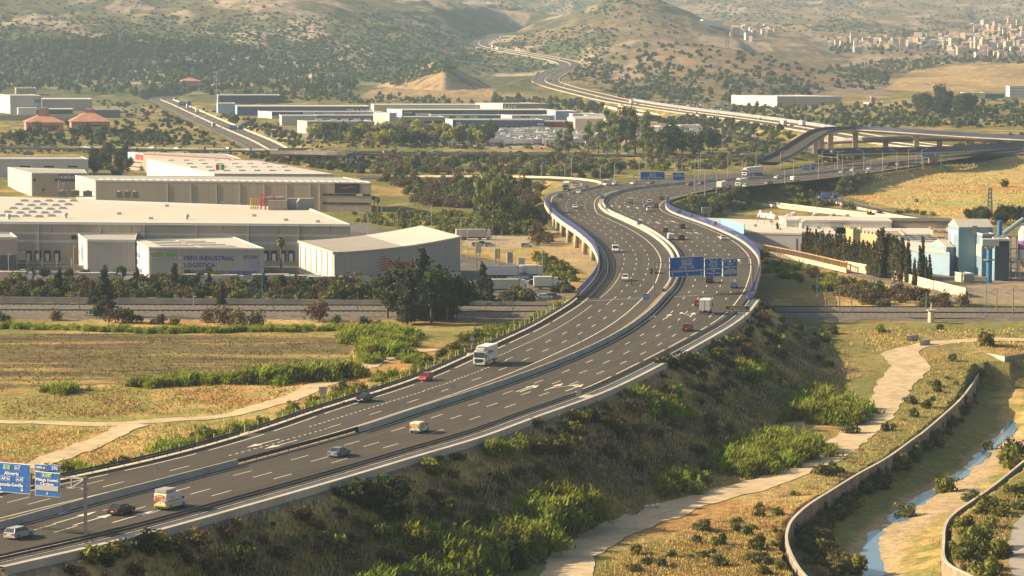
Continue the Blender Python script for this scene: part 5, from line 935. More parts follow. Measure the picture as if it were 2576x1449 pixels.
for x, yb, yt, w in ((2404,690,640,.12),(2418,690,600,.1),(2436,690,610,.14),(2460,692,640,.12),(2474,694,600,.1),(2530,704,640,.12),(2542,704,660,.14)):
    g = P(x, yb, 0); em = empty('pipe', g, 0, 'thin grey riser pipe on the front of the cement works', 'pipe', 'riser pipes of the cement works'); m = MB(); h = PY(x, yt, g[1])[2]; m.tube((0, -.5, 0), (0, -.5, h), w*1.6, w*1.6, 6); m.tube((0, -.5, h), (1.2, .4, h), w*1.6, w*1.6, 6); m.build('riser', GALV, em)
for bb, pts in ((b1, ((300,540),(420,520),(560,515),(640,545),(720,556),(800,560),(380,552))), (b6, ((500,420),(620,418),(700,426))), (RB, ((1900,570),(1940,560),(2060,575),(2100,580)))):
    for x, y in pts: p = P(x, y, bb.zr); m = MB(); m.box((p[0], p[1], bb.zr+.45), (1.3, 1.0, .8)); bb.b(m, 'roof_unit', TRIM)
for x in range(20, 880, 26): b1.rect('front', (x, 569, x+.7, 628), TAUP, 'panel_seam', .05)
STN = mat('rust_streak', (.24,.19,.14), .9, .4, .5)
for x, y0, y1 in ((130,569,585),(330,569,600),(560,570,582),(700,570,592),(830,570,588)): b1.rect('front', (x, y0, x+2.2, y1), STN, 'stain', .04)
for x in range(382, 660, 9): b3.rect('front', (x, 627, x+.5, 703), mat('seam_grey', (.27,.265,.26), .6, 0), 'panel_seam', .04)
# ---------------------------------------------------------------- plants
def crown_np(rs, blobs, n, size, flat=.35, up=0.0, inner=.55, drop=0.0):
    """leaf clumps: n small quads spread through ellipsoid blobs"""
    w = np.array([b[3]*b[4]*b[5] for b in blobs])**.7; k = rs.choice(len(blobs), n, p=w/w.sum()); B = np.array(blobs)[k]
    d = rs.normal(size=(n, 3)); d /= np.linalg.norm(d, axis=1)[:, None]; r = inner+(1-inner)*rs.rand(n)**.6
    lump = 1+.22*np.sin(d[:, 0]*5+B[:, 0])*np.cos(d[:, 1]*4+B[:, 2]*2)
    c = B[:, :3]+d*B[:, 3:6]*(r*lump)[:, None]; nrm = d+rs.normal(size=(n, 3))*.55; nrm[:, 2] += up; nrm /= np.linalg.norm(nrm, axis=1)[:, None]
    a = np.cross(nrm, rs.normal(size=(n, 3))); a /= np.linalg.norm(a, axis=1)[:, None]; b = np.cross(nrm, a); s = size*(.6+.8*rs.rand(n))[:, None]; e = s*(flat+.5*rs.rand(n))[:, None]
    if drop: a = a*np.array([.4, .4, 1.0])+np.array([0, 0, -drop])
    v = np.stack([c-a*s, c+b*e, c+a*s, c-b*e], 1).reshape(-1, 3); f = np.arange(4*n).reshape(n, 4); return v, f
def blades_np(rs, n, h, rad, w=.12, lean=.55):
    """reed canes: curved upright leaf blades in tufts"""
    x = rs.normal(size=n)*rad*.5; y = rs.normal(size=n)*rad*.5; a = rs.rand(n)*6.28; hh = h*(.55+.5*rs.rand(n))*(1-.25*np.hypot(x, y)/rad); z0 = hh*rs.rand(n)**1.2*.75; L = h*(.22+.25*rs.rand(n)); le = lean*(.4+rs.rand(n))
    dx = np.cos(a); dy = np.sin(a); px_ = -dy; py_ = dx; ww = w*(.6+.8*rs.rand(n)); V = []
    for t, k in ((0, 1), (.55, .9), (1, .05)):
        ox = dx*L*le*t; oy = dy*L*le*t; oz = L*(t*.9-.35*t*t*(le+.5)); V += [np.stack([x+ox-px_*ww*k, y+oy-py_*ww*k, z0+oz], 1), np.stack([x+ox+px_*ww*k, y+oy+py_*ww*k, z0+oz], 1)]
    v = np.stack(V, 1).reshape(-1, 3); i = np.arange(n)[:, None]*6; f = np.concatenate([i+np.array([[0, 1, 3, 2]]), i+np.array([[2, 3, 5, 4]])]); return v, f
def joinnp(parts):
    V = []; Fc = []; k = 0
    for v, f in parts: V.append(v); Fc.append(f+k); k += len(v)
    return np.concatenate(V), np.concatenate(Fc)
BARK = mat('bark', (.14,.10,.07), .9, .3, 1.5); BARKP = mat('palm_trunk', (.20,.15,.10), .9, .3, 2)
L_OL = leafmat('olive_leaves', (.05,.058,.016), (.18,.185,.05)); L_DK = leafmat('dark_leaves', (.022,.032,.014), (.07,.085,.03)); L_BR = leafmat('brown_twigs', (.065,.05,.028), (.17,.125,.06)); L_GR = leafmat('green_leaves', (.07,.085,.014), (.25,.25,.045)); L_RD = leafmat('reed_leaves', (.10,.13,.018), (.38,.42,.06), .5, .42)
L_EU = leafmat('eucalyptus_leaves', (.05,.07,.022), (.22,.24,.075)); L_CA = leafmat('casuarina_leaves', (.018,.026,.014), (.07,.075,.035)); L_CY = leafmat('cypress_leaves', (.03,.034,.016), (.11,.10,.04)); L_PA = leafmat('palm_leaves', (.04,.06,.02), (.16,.17,.06)); L_YG = leafmat('yellow_green_leaves', (.14,.16,.02), (.40,.37,.07)); L_DRY = leafmat('dry_grass_blades', (.26,.18,.07), (.55,.40,.17), .4, .2); L_FG = leafmat('forest_leaves', (.035,.055,.018), (.17,.20,.05), .05); L_MG = leafmat('magenta_leaves', (.12,.03,.05), (.25,.06,.10))
def rblobs(rs, n, R, H, z0): return [(rs.uniform(-.5, .5)*R, rs.uniform(-.5, .5)*R, z0+rs.uniform(.25, .75)*H, R*rs.uniform(.4, .62), R*rs.uniform(.4, .62), H*rs.uniform(.28, .42)) for _ in range(n)]
PROTO = {}
def plant(name, key, blobs, n, size, leaf, trunk=None, variants=3, seed=0, **kw):
    out = []
    for q in range(variants):
        rs = np.random.RandomState(seed*31+q*7+hash_(key)); bl = blobs(rs) if callable(blobs) else blobs; v, f = crown_np(rs, bl, n, size, **kw); out.append((name, v, f, leaf, trunk(rs) if trunk else None))
    PROTO[key] = [out, [None]*variants]
def hash_(s): return sum(ord(c)*(i+3) for i, c in enumerate(s)) % 9973
def trunk(h, r, limbs=4, spread=1.0):
    def g(rs):
        m = MB(); m.tube((0, 0, -1.0), (0, 0, h), r, r*.55, 7)
        for i in range(limbs): a = rs.rand()*6.28; z = h*rs.uniform(.45, .85); L = spread*rs.uniform(.7, 1.3); m.tube((0, 0, z), (math.cos(a)*L, math.sin(a)*L, z+L*.9), r*.4, r*.15, 5)
        return m
    return g
plant('shrub', 'olive', lambda rs: rblobs(rs, 6, 2.2, 3.0, -.2), 420, .32, L_OL, trunk(1.0, .14, 3, .8), inner=.35)
plant('shrub', 'dark', lambda rs: rblobs(rs, 6, 2.2, 3.0, -.2), 460, .30, L_DK, trunk(1.0, .14, 3, .8), inner=.35)
plant('shrub', 'brown', lambda rs: rblobs(rs, 7, 2.4, 3.4, -.2), 420, .30, L_BR, trunk(1.2, .14, 4, .9), inner=.35, flat=.2)
plant('shrub', 'green', lambda rs: rblobs(rs, 6, 2.2, 3.0, -.3), 420, .32, L_GR, trunk(1.0, .14, 3, .8), inner=.35)
plant('tree', 'broad', lambda rs: rblobs(rs, 9, 3.6, 6.0, 2.0), 900, .42, L_DK, trunk(3.6, .25, 5, 1.8), inner=.35)
plant('tree', 'yellow', lambda rs: rblobs(rs, 8, 3.8, 5.0, 2.5), 700, .45, L_YG, trunk(3.6, .22, 5, 1.8), inner=.35)
plant('eucalyptus_tree', 'euca', lambda rs: [(rs.uniform(-1, 1)*3.6*(1-.5*i/13), rs.uniform(-1, 1)*3.6*(1-.5*i/13), 3+i*1.05, rs.uniform(1.3, 2.4), rs.uniform(1.3, 2.4), rs.uniform(1.2, 2.1)) for i in range(14)], 2300, .42, L_EU, trunk(11, .4, 9, 3.0), inner=.3, drop=.6)
plant('casuarina_tree', 'casu', lambda rs: [(rs.uniform(-1, 1)*1.7*(1-.75*i/13), rs.uniform(-1, 1)*1.7*(1-.75*i/13), 1.5+i*.85, 2.3*(1-.72*i/13)*rs.uniform(.75, 1.2), 2.3*(1-.72*i/13)*rs.uniform(.75, 1.2), rs.uniform(.9, 1.5)) for i in range(14)], 2200, .40, L_CA, trunk(9, .3, 8, 1.8), inner=.25, flat=.3, variants=4)
plant('cypress_tree', 'cypr', lambda rs: [(rs.uniform(-.12, .12), rs.uniform(-.12, .12), .6+i*.8, (.85-.085*max(0, i-3))*rs.uniform(.85, 1.15), (.85-.085*max(0, i-3))*rs.uniform(.85, 1.15), .75) for i in range(11)], 900, .34, L_CY, trunk(2, .14, 0), inner=.4, flat=.35)
plant('tree', 'far', lambda rs: rblobs(rs, 6, 3.6, 6.5, 1.0), 170, .95, L_FG, trunk(2.5, .25, 3, 1.4), inner=.4)
plant('tree', 'farcon', lambda rs: [(0, 0, 1+i*1.5, 2.2*(1-.14*i), 2.2*(1-.14*i), 1.2) for i in range(6)], 110, .85, L_CA, trunk(2.5, .2, 0), inner=.4)
plant('bush', 'hillc', lambda rs: rblobs(rs, 5, 3.2, 2.6, -.6), 60, 1.15, L_FG, None, inner=.3, flat=.6)
plant('bush', 'hillb', lambda rs: rblobs(rs, 5, 3.0, 3.6, -.4), 120, .75, L_DK, None, inner=.4)
def mkproto(key, q):
    name, v, f, leaf, tr = PROTO[key][0][q]; r = empty(name); npmesh('crown' if tr else 'foliage', v, f, leaf, r)
    if tr: tr.build('trunk', BARK, r)
    kids(r); return r
# reeds and palms have their own form
PROTO['palm'] = [[0]*2, [None]*2]; PROTO['datepalm'] = [[0], [None]]
def reed_np(q): rs = np.random.RandomState(50+q); return joinnp([(lambda vv, o: (vv[0]+o, vv[1]))(blades_np(rs, 150, 3.9*rs.uniform(.7, 1.1), 1.3, .11), np.array([rs.normal()*1.5, rs.normal()*1.5, -.3])) for _ in range(8)])
PROTO['reed'] = [[('reed_clump', *reed_np(q), L_RD, None) for q in range(4)], [None]*4]; PROTO['dry'] = [[('grass_clump', *blades_np(np.random.RandomState(80+q), 260, 1.5, 1.6, .07, .4), L_DRY, None) for q in range(3)], [None]*3]
def mkpalm(q, h=8.0, date=False):
    rs = np.random.RandomState(90+q); r = empty('palm_tree'); m = MB(); m.tube((0, 0, -.5), (.1, .05, h*.5), .30, .24, 9); m.tube((.1, .05, h*.5), (.15, .1, h), .24, .30, 9); m.build('trunk', BARKP, r); V = []; k = 0; FF = []
    for i in range(46):
        a = rs.rand()*6.28; e = rs.uniform(-.9, 1.25); L = rs.uniform(1.2, 1.8)*(1.5 if date else 1)
        p = np.array([.15, .1, h]); d = np.array([math.cos(a)*math.cos(e), math.sin(a)*math.cos(e), math.sin(e)]); side = np.array([-math.sin(a), math.cos(a), 0]); pts = [p+d*L*t+np.array([0, 0, -1.0*t*t*L*.5]) for t in (0, .5, 1.0)]; ws = (.05, .42, .18)
        for c, w in zip(pts, ws): V += [c-side*w, c+side*w]
        FF += [[k, k+1, k+3, k+2], [k+2, k+3, k+5, k+4]]; k += 6
    npmesh('fronds', np.array(V), np.array(FF), L_PA, r)
    if not date: v, f = crown_np(rs, [(.15, .1, h-1.0, .6, .6, 1.0)], 110, .3, drop=.8); npmesh('dead_fronds', v, f, L_BR, r)
    kids(r); return r
PEND = []
def put(key, x, y, z, s, label, cat, group=None, rz=None, sz=None, q=None):
    if group: PEND.append((s/y, key, x, y, z, s, label, cat, group, sz)); return
    return put_now(key, x, y, z, s, label, cat, group, rz, sz, q)
def put_now(key, x, y, z, s, label, cat, group=None, rz=None, sz=None, q=None):
    pr = PROTO[key]; q = rr.randrange(len(pr[1])) if q is None else q
    if pr[1][q] is None: o = pr[1][q] = {'palm': mkpalm, 'datepalm': (lambda q: mkpalm(q, 2.0, True))}.get(key, lambda q: mkproto(key, q))(q)
    else: o = copy_tree(pr[1][q])
    if key not in ('euca', 'casu', 'cypr', 'palm', 'datepalm'): o.name = cat.replace(' ', '_')
    o.location = (x, y, z-.15); o.rotation_euler[2] = rr.uniform(0, 6.28) if rz is None else rz; o.scale = (s, s, s*(sz or rr.uniform(.85, 1.15))); tag(o, label, cat, group)
    if not group and 'group' in o: del o['group']
    return o
def flush(cap=285):
    """the plants that show largest become things of their own, the rest of each kind one mass"""
    rs = np.random.RandomState(4); cats = {}
    for p in PEND: cats.setdefault('palm tree' if 'palm' in p[1] else (p[1] if p[1] in ('euca', 'casu', 'cypr') else p[7]), []).append(p)
    for cat, L in cats.items():
        L.sort(key=lambda p: -p[0]); rest = {}
        for p in L[:cap]: put_now(*p[1:9], sz=p[9])
        for p in L[cap:]:
            nm, v, f, leaf, tr = PROTO[p[1]][0][rs.randint(len(PROTO[p[1]][0]))]; s = p[5]; a = rs.rand()*6.28; ca, sa = math.cos(a)*s, math.sin(a)*s
            rest.setdefault(leaf.name, []).append((np.stack([v[:, 0]*ca-v[:, 1]*sa+p[2], v[:, 0]*sa+v[:, 1]*ca+p[3], v[:, 2]*s*(p[9] or rs.uniform(.85, 1.15))+p[4]-.15], 1), f))
        for l, parts in rest.items(): v, f = joinnp(parts); tag(npmesh(cat.replace(' ', '_')+'_growth', v, f, bpy.data.materials[l]), kind='stuff')
def putpx(key, px, py, s, label, cat, group=None, **kw):
    h_ = hit(px, py)
    if h_: return put(key, h_[0], h_[1], h_[2], s, label, cat, group, **kw)
ROADS = [(HCEN, HHW+1.5), (FAR, 17), (TOPL, 15), (CROSS, 10), (RAMP, 6), (LOOP, 6), (SIDE, 9), (LOTR, 5), (FLY, 6), (BLUB, 7), (SERV, 7)]
def clear(xs, ys, pad=1.5):
    ok = np.ones(len(xs), bool)
    for ln, w in ROADS:
        if np.ndim(w): d, v = polydist(xs, ys, ln[:, :2], np.asarray(w)[:, None]); ok &= d > v[:, 0]+pad
        else: d, _ = polydist(xs, ys, ln[:, :2]); ok &= d > w+pad-1
    for ln, w in DLINES: d, v = polydist(xs, ys, ln, w[:, None]); ok &= d > v[:, 0]+min(pad, 1.0)*.6
    for fp in FOOT:
        cx = sum(p[0] for p in fp)/len(fp); cy = sum(p[1] for p in fp)/len(fp); q = [(cx+(a-cx)*1.02+np.sign(a-cx)*pad, cy+(b-cy)*1.02+np.sign(b-cy)*pad) for a, b in fp]; ok &= ~inpoly(xs, ys, q)
    tr = (ys > 722) & (ys < 772) & (np.abs(GZf(xs, ys)) < 3); return ok & ~tr
def GZf(xs, ys): return hz(xs, ys)
def samp(poly, n, sep=0, seed=1, pad=1.5, dens=None):
    """ground points under a picture outline"""
    r = random.Random(seed); xs = [p[0] for p in poly]; ys = [p[1] for p in poly]; got = []; tr = 0; cell = {}
    while len(got) < n and tr < n*12:
        tr += 1; x = r.uniform(min(xs), max(xs)); y = r.uniform(min(ys), max(ys))
        if not _inp(x, y, poly): continue
        if dens is not None and r.random() > dens(x, y): continue
        if sep:
            s_ = sep; c = (int(x/s_), int(y/(s_*.5)))
            if any(cell.get((c[0]+i, c[1]+j)) for i in (0, ) for j in (0, )): continue
            cell[c] = 1
        h_ = hit(x, y)
        if h_: got.append(h_)
    a = np.array(got).reshape(-1, 3); return a[clear(a[:, 0], a[:, 1], pad)] if len(a) else a
def _inp(x, y, poly):
    r = False; n = len(poly)
    for i in range(n):
        x1, y1 = poly[i]; x2, y2 = poly[(i+1) % n]
        if (y1 > y) != (y2 > y) and x < (x2-x1)*(y-y1)/(y2-y1)+x1: r = not r
    return r
def belt(poly, n, keys, s0, s1, label, cat, group, seed, pad=1.5, sep=0, sz=None, dens=None):
    pts = samp(poly, n, sep, seed, pad, dens)
    for p in pts: put(rr.choice(keys), p[0], p[1], p[2], rr.uniform(s0, s1), label, cat, group, sz=sz)
def mass(poly, n, keys, s0, s1, name, seed, pad=1.5, dens=None):
    """uncountable growth as one object"""
    pts = samp(poly, n, 0, seed, pad, dens); rs = np.random.RandomState(seed); byleaf = {}
    for p in pts:
        k = rs.choice(keys); nm, v, f, leaf, tr = PROTO[k][0][rs.randint(len(PROTO[k][0]))]; s = rs.uniform(s0, s1); a = rs.rand()*6.28; ca, sa = math.cos(a)*s, math.sin(a)*s
        w = np.stack([v[:, 0]*ca-v[:, 1]*sa+p[0], v[:, 0]*sa+v[:, 1]*ca+p[1], v[:, 2]*s*rs.uniform(.8, 1.2)+p[2]-.2], 1); byleaf.setdefault(leaf.name, []).append((w, f))
    for l, parts in byleaf.items(): v, f = joinnp(parts); tag(npmesh(name, v, f, bpy.data.materials[l]), kind='stuff')
# forest on the left hill: the front trees one by one, the wood behind as one mass
FRONT = [(-20,232),(-20,205),(300,196),(540,206),(700,224),(860,236),(880,252),(640,246),(420,240),(350,246),(230,240),(120,232)]
belt(FRONT, 210, ['far', 'far', 'farcon', 'far'], .9, 1.6, 'green tree in the front rows of the forest at the foot of the left hill', 'tree', 'trees along the front of the forest', 11)
def fd(x, y): return min(1, max(.05, (y-20)/130.0))*(.35+.9*float(vnoise(x/45, y/18, 3)))
mass([(-20,225),(-20,110),(160,100),(330,95),(520,110),(640,130),(760,175),(900,215),(870,235),(600,215),(300,205)], 2600, ['far', 'farcon', 'far', 'hillb'], .6, 1.15, 'forest', 12, dens=lambda x, y: .45+.6*float(vnoise(x/40, y/14, 3)))
mass([(-20,120),(-20,0),(700,0),(1000,20),(1250,95),(1180,160),(1000,215),(880,200),(640,135)], 5200, ['hillc', 'hillb', 'hillc', 'hillc'], .35, 1.1, 'scrub', 13, dens=fd)
mass([(1120,15),(1500,40),(1700,30),(2080,100),(2600,70),(2600,0),(1120,0)], 1500, ['hillc'], .5, 1.3, 'scrub', 14, dens=lambda x, y: float(vnoise(x/60, y/14, 9))**2*2)
mass([(1230,100),(1480,60),(1560,90),(1500,170),(1450,205),(1300,180),(1200,190),(1130,150)], 900, ['hillb', 'hillc', 'hillc'], .4, 1.0, 'scrub', 15)
mass([(1430,185),(1520,170),(1700,185),(1900,190),(2080,230),(1900,262),(1600,262),(1480,215)], 700, ['hillb', 'far', 'hillc'], .5, 1.1, 'scrub', 16, dens=lambda x, y: float(vnoise(x/50, y/12, 5)))
belt([(1470,150),(1560,112),(1700,108),(1860,125),(2010,155),(2110,190),(2200,228),(2100,222),(1900,190),(1700,180),(1500,172)], 190, ['hillb'], .7, 1.35, 'round dark bush dotted on the brown hillside above the car lot', 'bush', 'round bushes on the brown hillside', 17, dens=lambda x, y: .25+.75*float(vnoise(x/60, y/16, 8)))
belt([(1480,60),(1600,22),(1720,50),(1800,90),(1600,100),(1480,90)], 45, ['hillb'], .6, 1.1, 'small dark bush on the cone shaped hill', 'bush', 'bushes on the cone shaped hill', 18)
mass([(2080,180),(2230,150),(2600,145),(2600,160),(2400,158),(2240,190),(2230,215),(2140,210)], 600, ['hillb', 'hillc', 'far'], .5, 1.0, 'scrub', 19); mass([(2090,105),(2600,75),(2600,152),(2330,140),(2090,140)], 260, ['far', 'hillb'], .7, 1.2, 'scrub', 20)
mass([(1830,272),(2600,262),(2600,320),(2100,322),(1840,285)], 900, ['hillb', 'far', 'hillc'], .35, .9, 'scrub', 21); mass([(1250,250),(1500,262),(1530,290),(1450,285),(1280,262),(1180,262)], 160, ['hillb', 'far'], .6, 1.0, 'scrub', 22, dens=lambda x, y: .8)
# middle distance belts
belt([(0,335),(300,318),(330,372),(0,376)], 60, ['broad', 'olive', 'green'], .7, 1.3, 'tree among the gardens around the pink pavilions', 'tree', 'trees around the pink pavilions', 23)
mass([(235,250),(390,268),(560,355),(300,362),(310,300)], 210, ['hillb', 'olive'], .4, 1.0, 'scrub', 24); mass([(500,275),(560,280),(780,350),(760,368),(660,355),(480,265)], 150, ['hillb', 'olive'], .5, 1.0, 'scrub', 25)
belt([(775,328),(1060,338),(1230,345),(1230,368),(900,368),(780,352)], 90, ['yellow', 'yellow', 'broad'], .8, 1.35, 'yellow green street tree in front of the beige offices', 'tree', 'street trees in front of the beige offices', 26)
belt([(1000,345),(1240,345),(1240,370),(1000,370)], 22, ['broad'], .9, 1.3, 'dark broad tree in front of the grey office block', 'tree', 'dark trees in front of the grey office block', 27)
mass([(0,377),(1960,392),(1960,400),(0,386)], 300, ['olive'], .35, .8, 'hedge', 28); mass([(640,352),(1950,362),(1950,382),(0,366)], 420, ['hillb', 'olive', 'green'], .4, .9, 'scrub', 29)
for i, (x, y, s) in enumerate(((1480,385,1.1),(1505,390,1.3),(1530,388,1.5),(1552,392,1.4),(1575,388,1.7),(1598,392,1.6),(1618,390,1.4),(1430,388,1.1),(1408,392,.9),(1640,385,1.0),(1660,400,.75),(1672,403,.7),(1630,412,.8),(1655,412,.85),(1690,398,.7))): putpx('euca', x, y, s*.95, 'tall eucalyptus in the dense grove beside the dual carriageway', 'tree', 'eucalyptus grove by the dual carriageway')
belt([(1660,378),(1790,378),(1800,398),(1670,400)], 22, ['broad'], 1.3, 2.0, 'broad dark green tree right of the eucalyptus grove', 'tree', 'broad trees right of the eucalyptus grove', 30)
belt([(1630,405),(1900,395),(1930,420),(1700,432),(1600,430)], 45, ['olive', 'green', 'brown'], .8, 1.5, 'shrub between the eucalyptus grove and the motorway bend', 'shrub', 'shrubs behind the motorway bend', 31)
MID = [(940,398),(1470,402),(1620,425),(1500,452),(1290,440),(940,440)]
belt(MID, 230, ['olive', 'brown', 'dark', 'olive'], 1.0, 1.9, 'rounded shrub of the thicket beyond the looping slip road', 'shrub', 'thicket beyond the slip road', 32)
MID2 = [(945,455),(1290,458),(1365,475),(1345,520),(1300,535),(1190,525),(1060,520),(1000,480)]
belt(MID2, 150, ['olive', 'brown', 'brown', 'dark'], 1.1, 1.9, 'bushy shrub of the thicket right of the long taupe warehouse', 'shrub', 'thicket right of the taupe warehouse', 33)
mass([(890,535),(1000,545),(1180,530),(1360,535),(1345,590),(1165,592),(900,560)], 230, ['olive', 'green'], .5, 1.1, 'undergrowth', 34)
for i, (x, y, s) in enumerate(((1215,590,1.15),(1240,592,1.3),(1265,588,1.2),(1230,560,1.1),(1258,575,1.0),(1285,570,.9))): putpx('euca', x, y, s, 'big pale eucalyptus of the clump standing left of the viaduct', 'tree', 'eucalyptus clump left of the viaduct')
belt([(1290,520),(1370,540),(1400,600),(1360,620),(1290,585)], 34, ['dark', 'brown', 'olive'], 1.1, 1.9, 'shrub growing below the curved viaduct deck on its left', 'shrub', 'shrubs below the viaduct', 35); belt([(1340,650),(1440,670),(1450,735),(1400,745),(1380,700)], 26, ['dark', 'green', 'olive'], .8, 1.4, 'green shrub beside the truck yard and the viaduct piers', 'shrub', 'shrubs beside the truck yard', 36)
for x, y, s in ((160,655,1.05),(707,680,1.1),(108,500,.62),(942,533,.85),(1043,518,.9),(1002,575,.85),(1034,582,.85),(566,640,1.2),(950,545,.9),(670,345,.8),(685,350,.8),(700,335,.8),(1130,345,.9),(1480,345,.8),(800,368,.8),(828,370,.8),(855,372,.8),(880,374,.9),(902,374,.9)): putpx('palm', x, y, s, {160:'fan palm standing before the beige wall left of the emblem block', 707:'fan palm standing between the two grey warehouses', 108:'short fan palm in front of the beige building with the dark sign', 942:'stout palm at the corner of the long taupe warehouse', 1043:'lone stout palm on the sandy strip', 566:'palm top showing above the cold storage roof'}.get(x, 'fan palm among the mid distance greenery'), 'palm tree', None if x in (160,707,108,942,1043,566) else 'distant fan palms')
# belt along the railway in front of the warehouses
CAS = [(150,752,1.0),(262,800,1.55),(235,770,.8),(345,735,.8),(439,745,1.05),(525,742,.75),(560,770,.7),(710,750,.75),(972,768,1.1),(1062,806,1.95),(1025,815,1.5),(1100,806,1.3),(1155,775,1.0),(1040,770,1.3),(1230,770,.95),(1215,745,1.1),(1130,805,1.1),(995,790,1.25)]
for i, (x, y, s) in enumerate(CAS): putpx('casu', x, y, s*(.93 if x > 960 and s > 1.2 else .85), 'dark conical tree rising out of the shrub belt behind the railway' if s < 1.2 else ('tall dark tree beside the railway at the left' if x < 300 else 'one of the tall dark trees clustered in front of the swept roof building'), 'tree', ('conical trees in the railway belt' if s < 1.2 else ('tall tree at the left of the railway' if x < 300 else 'cluster of tall trees by the railway')), sz=.78)
belt([(-20,725),(200,718),(600,722),(870,730),(1000,745),(1330,755),(1340,768),(1000,768),(-20,756)], 230, ['dark', 'olive', 'brown', 'olive'], .9, 1.7, 'dark shrub of the belt between the warehouses and the railway', 'shrub', 'shrub belt behind the railway', 37, pad=.5)
belt([(60,700),(330,705),(720,715),(900,740),(1200,752),(1330,750),(1200,765),(0,752)], 40, ['broad'], .42, .68, 'rounded dark tree standing in the belt before the warehouses', 'tree', 'rounded trees before the warehouses', 58, pad=.5)
NEARB = [(145,806,1.1,'brown'),(290,812,1.5,'brown'),(330,812,1.3,'dark'),(400,815,1.0,'dark'),(440,818,1.0,'green'),(565,815,1.7,'brown'),(600,818,1.8,'brown'),(640,818,1.5,'brown'),(520,812,1.2,'brown'),(805,808,1.8,'brown'),(920,822,1.1,'dark'),(950,824,1.0,'olive'),(845,815,.8,'dark'),(8,810,1.0,'dark')]
for x, y, s_ in ((975,800,1.5),(1000,806,1.3),(1085,812,1.8),(1125,810,1.6),(1150,806,1.4),(1010,790,1.5),(1060,795,1.7),(1110,790,1.5)): putpx('broad', x, y, s_, 'broad dark tree filling out the cluster of tall trees by the railway', 'tree', 'broad trees of the railway cluster')
NL = ['solitary brown shrub left of the big dark railway tree','brown shrub leaning against the big dark tree','dark shrub right of the big dark tree','low dark shrub in the hedge before the railway','bright green shrub in the hedge before the railway','wide brown shrub in the middle of the hedge','tallest brown shrub in the middle of the hedge','right hand brown shrub of the middle group','brownish shrub at the left of the middle group','solitary domed brown shrub by the tracks','dark shrub left of the cluster of tall trees','olive shrub touching the cluster of tall trees','small dark shrub right of the domed brown one','dark shrub at the left edge by the tracks']
for (x, y, s, k), l in zip(NEARB, NL): putpx(k, x, y, s, l, 'shrub')
# reeds
def reeds(pts, s, label, group, jit=.0):
    for x, y in pts: putpx('reed', x, y, s*rr.uniform(.8, 1.15), label, 'reed clump', group)
def rowpts(a, b, n, j=4): return [(a[0]+(b[0]-a[0])*i/(n-1)+rr.uniform(-j, j), a[1]+(b[1]-a[1])*i/(n-1)+rr.uniform(-j*.4, j*.4)) for i in range(n)]
reeds(rowpts((0,826), (410,838), 40), .62, 'low green reed clump of the hedge row in front of the railway', 'reed row before the railway'); reeds(rowpts((420,838), (980,830), 46), .62, 'low green reed clump of the hedge row in front of the railway', 'reed row before the railway')
reeds([(122,986),(135,988),(150,990),(165,986),(178,982),(145,980)], .72, 'reed clump forming the round green thicket in the left field', 'round reed thicket in the left field')
reeds(rowpts((362,972), (402,974), 8), .8, 'reed clump at the detached left end of the field reed row', 'short reed row'); reeds(rowpts((440,968), (640,962), 26, 3), .85, 'reed clump in the long row crossing the left field', 'long reed row in the left field'); reeds(rowpts((640,962), (878,944), 34, 3), 1.15, 'reed clump in the tall right half of the field reed row', 'tall reed row in the left field')
reeds([(885+rr.uniform(0, 120), 850+rr.uniform(0, 22)) for _ in range(26)], 1.1, 'reed clump of the thicket between the field and the motorway', 'reed thicket by the track'); reeds([(930+rr.uniform(0, 60), 885+rr.uniform(0, 14)) for _ in range(12)], 1.0, 'reed clump right beside the pale track near the white truck', 'reeds beside the pale track')
reeds([(900+rr.uniform(0, 160), 905+rr.uniform(-8, 14)) for _ in range(14)], .6, 'low reed clump along the verge of the pale track', 'low reeds on the track verge')
# verge shrubs on the left shoulder
def verge(s0, s1, off0, off1, n, keys, a, b, label, cat, group, seed):
    r = random.Random(seed)
    for i in range(n):
        s = r.uniform(s0, s1); o = r.uniform(off0, off1); w = wid(WR, s) if o > 0 else -wid(WL, s); p = at(s, w+o, 0); z = float(hz(p[0], p[1])); put(r.choice(keys), p[0], p[1], z, r.uniform(a, b), label, cat, group)
sL0 = sof(250, 1190)[0]; sL1 = IV0*4.0
verge(sL0, s_arc[IV0], -14, -3.6, 300, ['green', 'olive', 'green', 'reed', 'dry'], .3, .95, 'yellow green shrub on the verge behind the left crash barrier', 'shrub', 'verge shrubs behind the left crash barrier', 3)
verge(s_arc[0], s_arc[IV0]-5, 3.4, 13, 150, ['brown', 'brown', 'dark', 'dry', 'dry'], .25, .6, 'scrubby bush on the upper embankment below the right crash barrier', 'bush', 'scrub on the upper embankment', 4)
DG = [(890,1262,1.4),(930,1265,1.6),(985,1250,1.3),(955,1290,1.6),(1015,1240,1.1),(1690,925,1.2),(1720,915,1.1),(1665,918,.9),(1758,930,1.1),(1745,905,.8),(1800,870,.7),(1830,870,1.0),(1850,865,.9),(1950,785,.6),(235,1412,.9),(290,1400,1.0),(360,1385,1.1),(400,1378,.9),(1460,1065,1.0),(1490,1060,1.1),(1430,1085,.9),(1075,1185,.9),(1100,1195,.9)]
for x, y, s in DG: putpx('dark' if s > 1.05 else 'green', x, y, s*1.1, 'dark green evergreen bush clinging to the embankment slope', 'bush', 'evergreen bushes on the embankment', sz=.85)
belt([(160,1410),(860,1280),(1290,1125),(1560,1000),(1760,890),(1880,790),(1960,800),(2090,850),(2120,930),(1960,1050),(1700,1180),(1500,1240),(1300,1300),(1000,1440),(160,1449)], 260, ['dry', 'brown', 'dry', 'dry'], .3, .75, 'dry weed clump on the shaded embankment slope', 'weed clump', 'weeds on the shaded embankment', 38, pad=2)
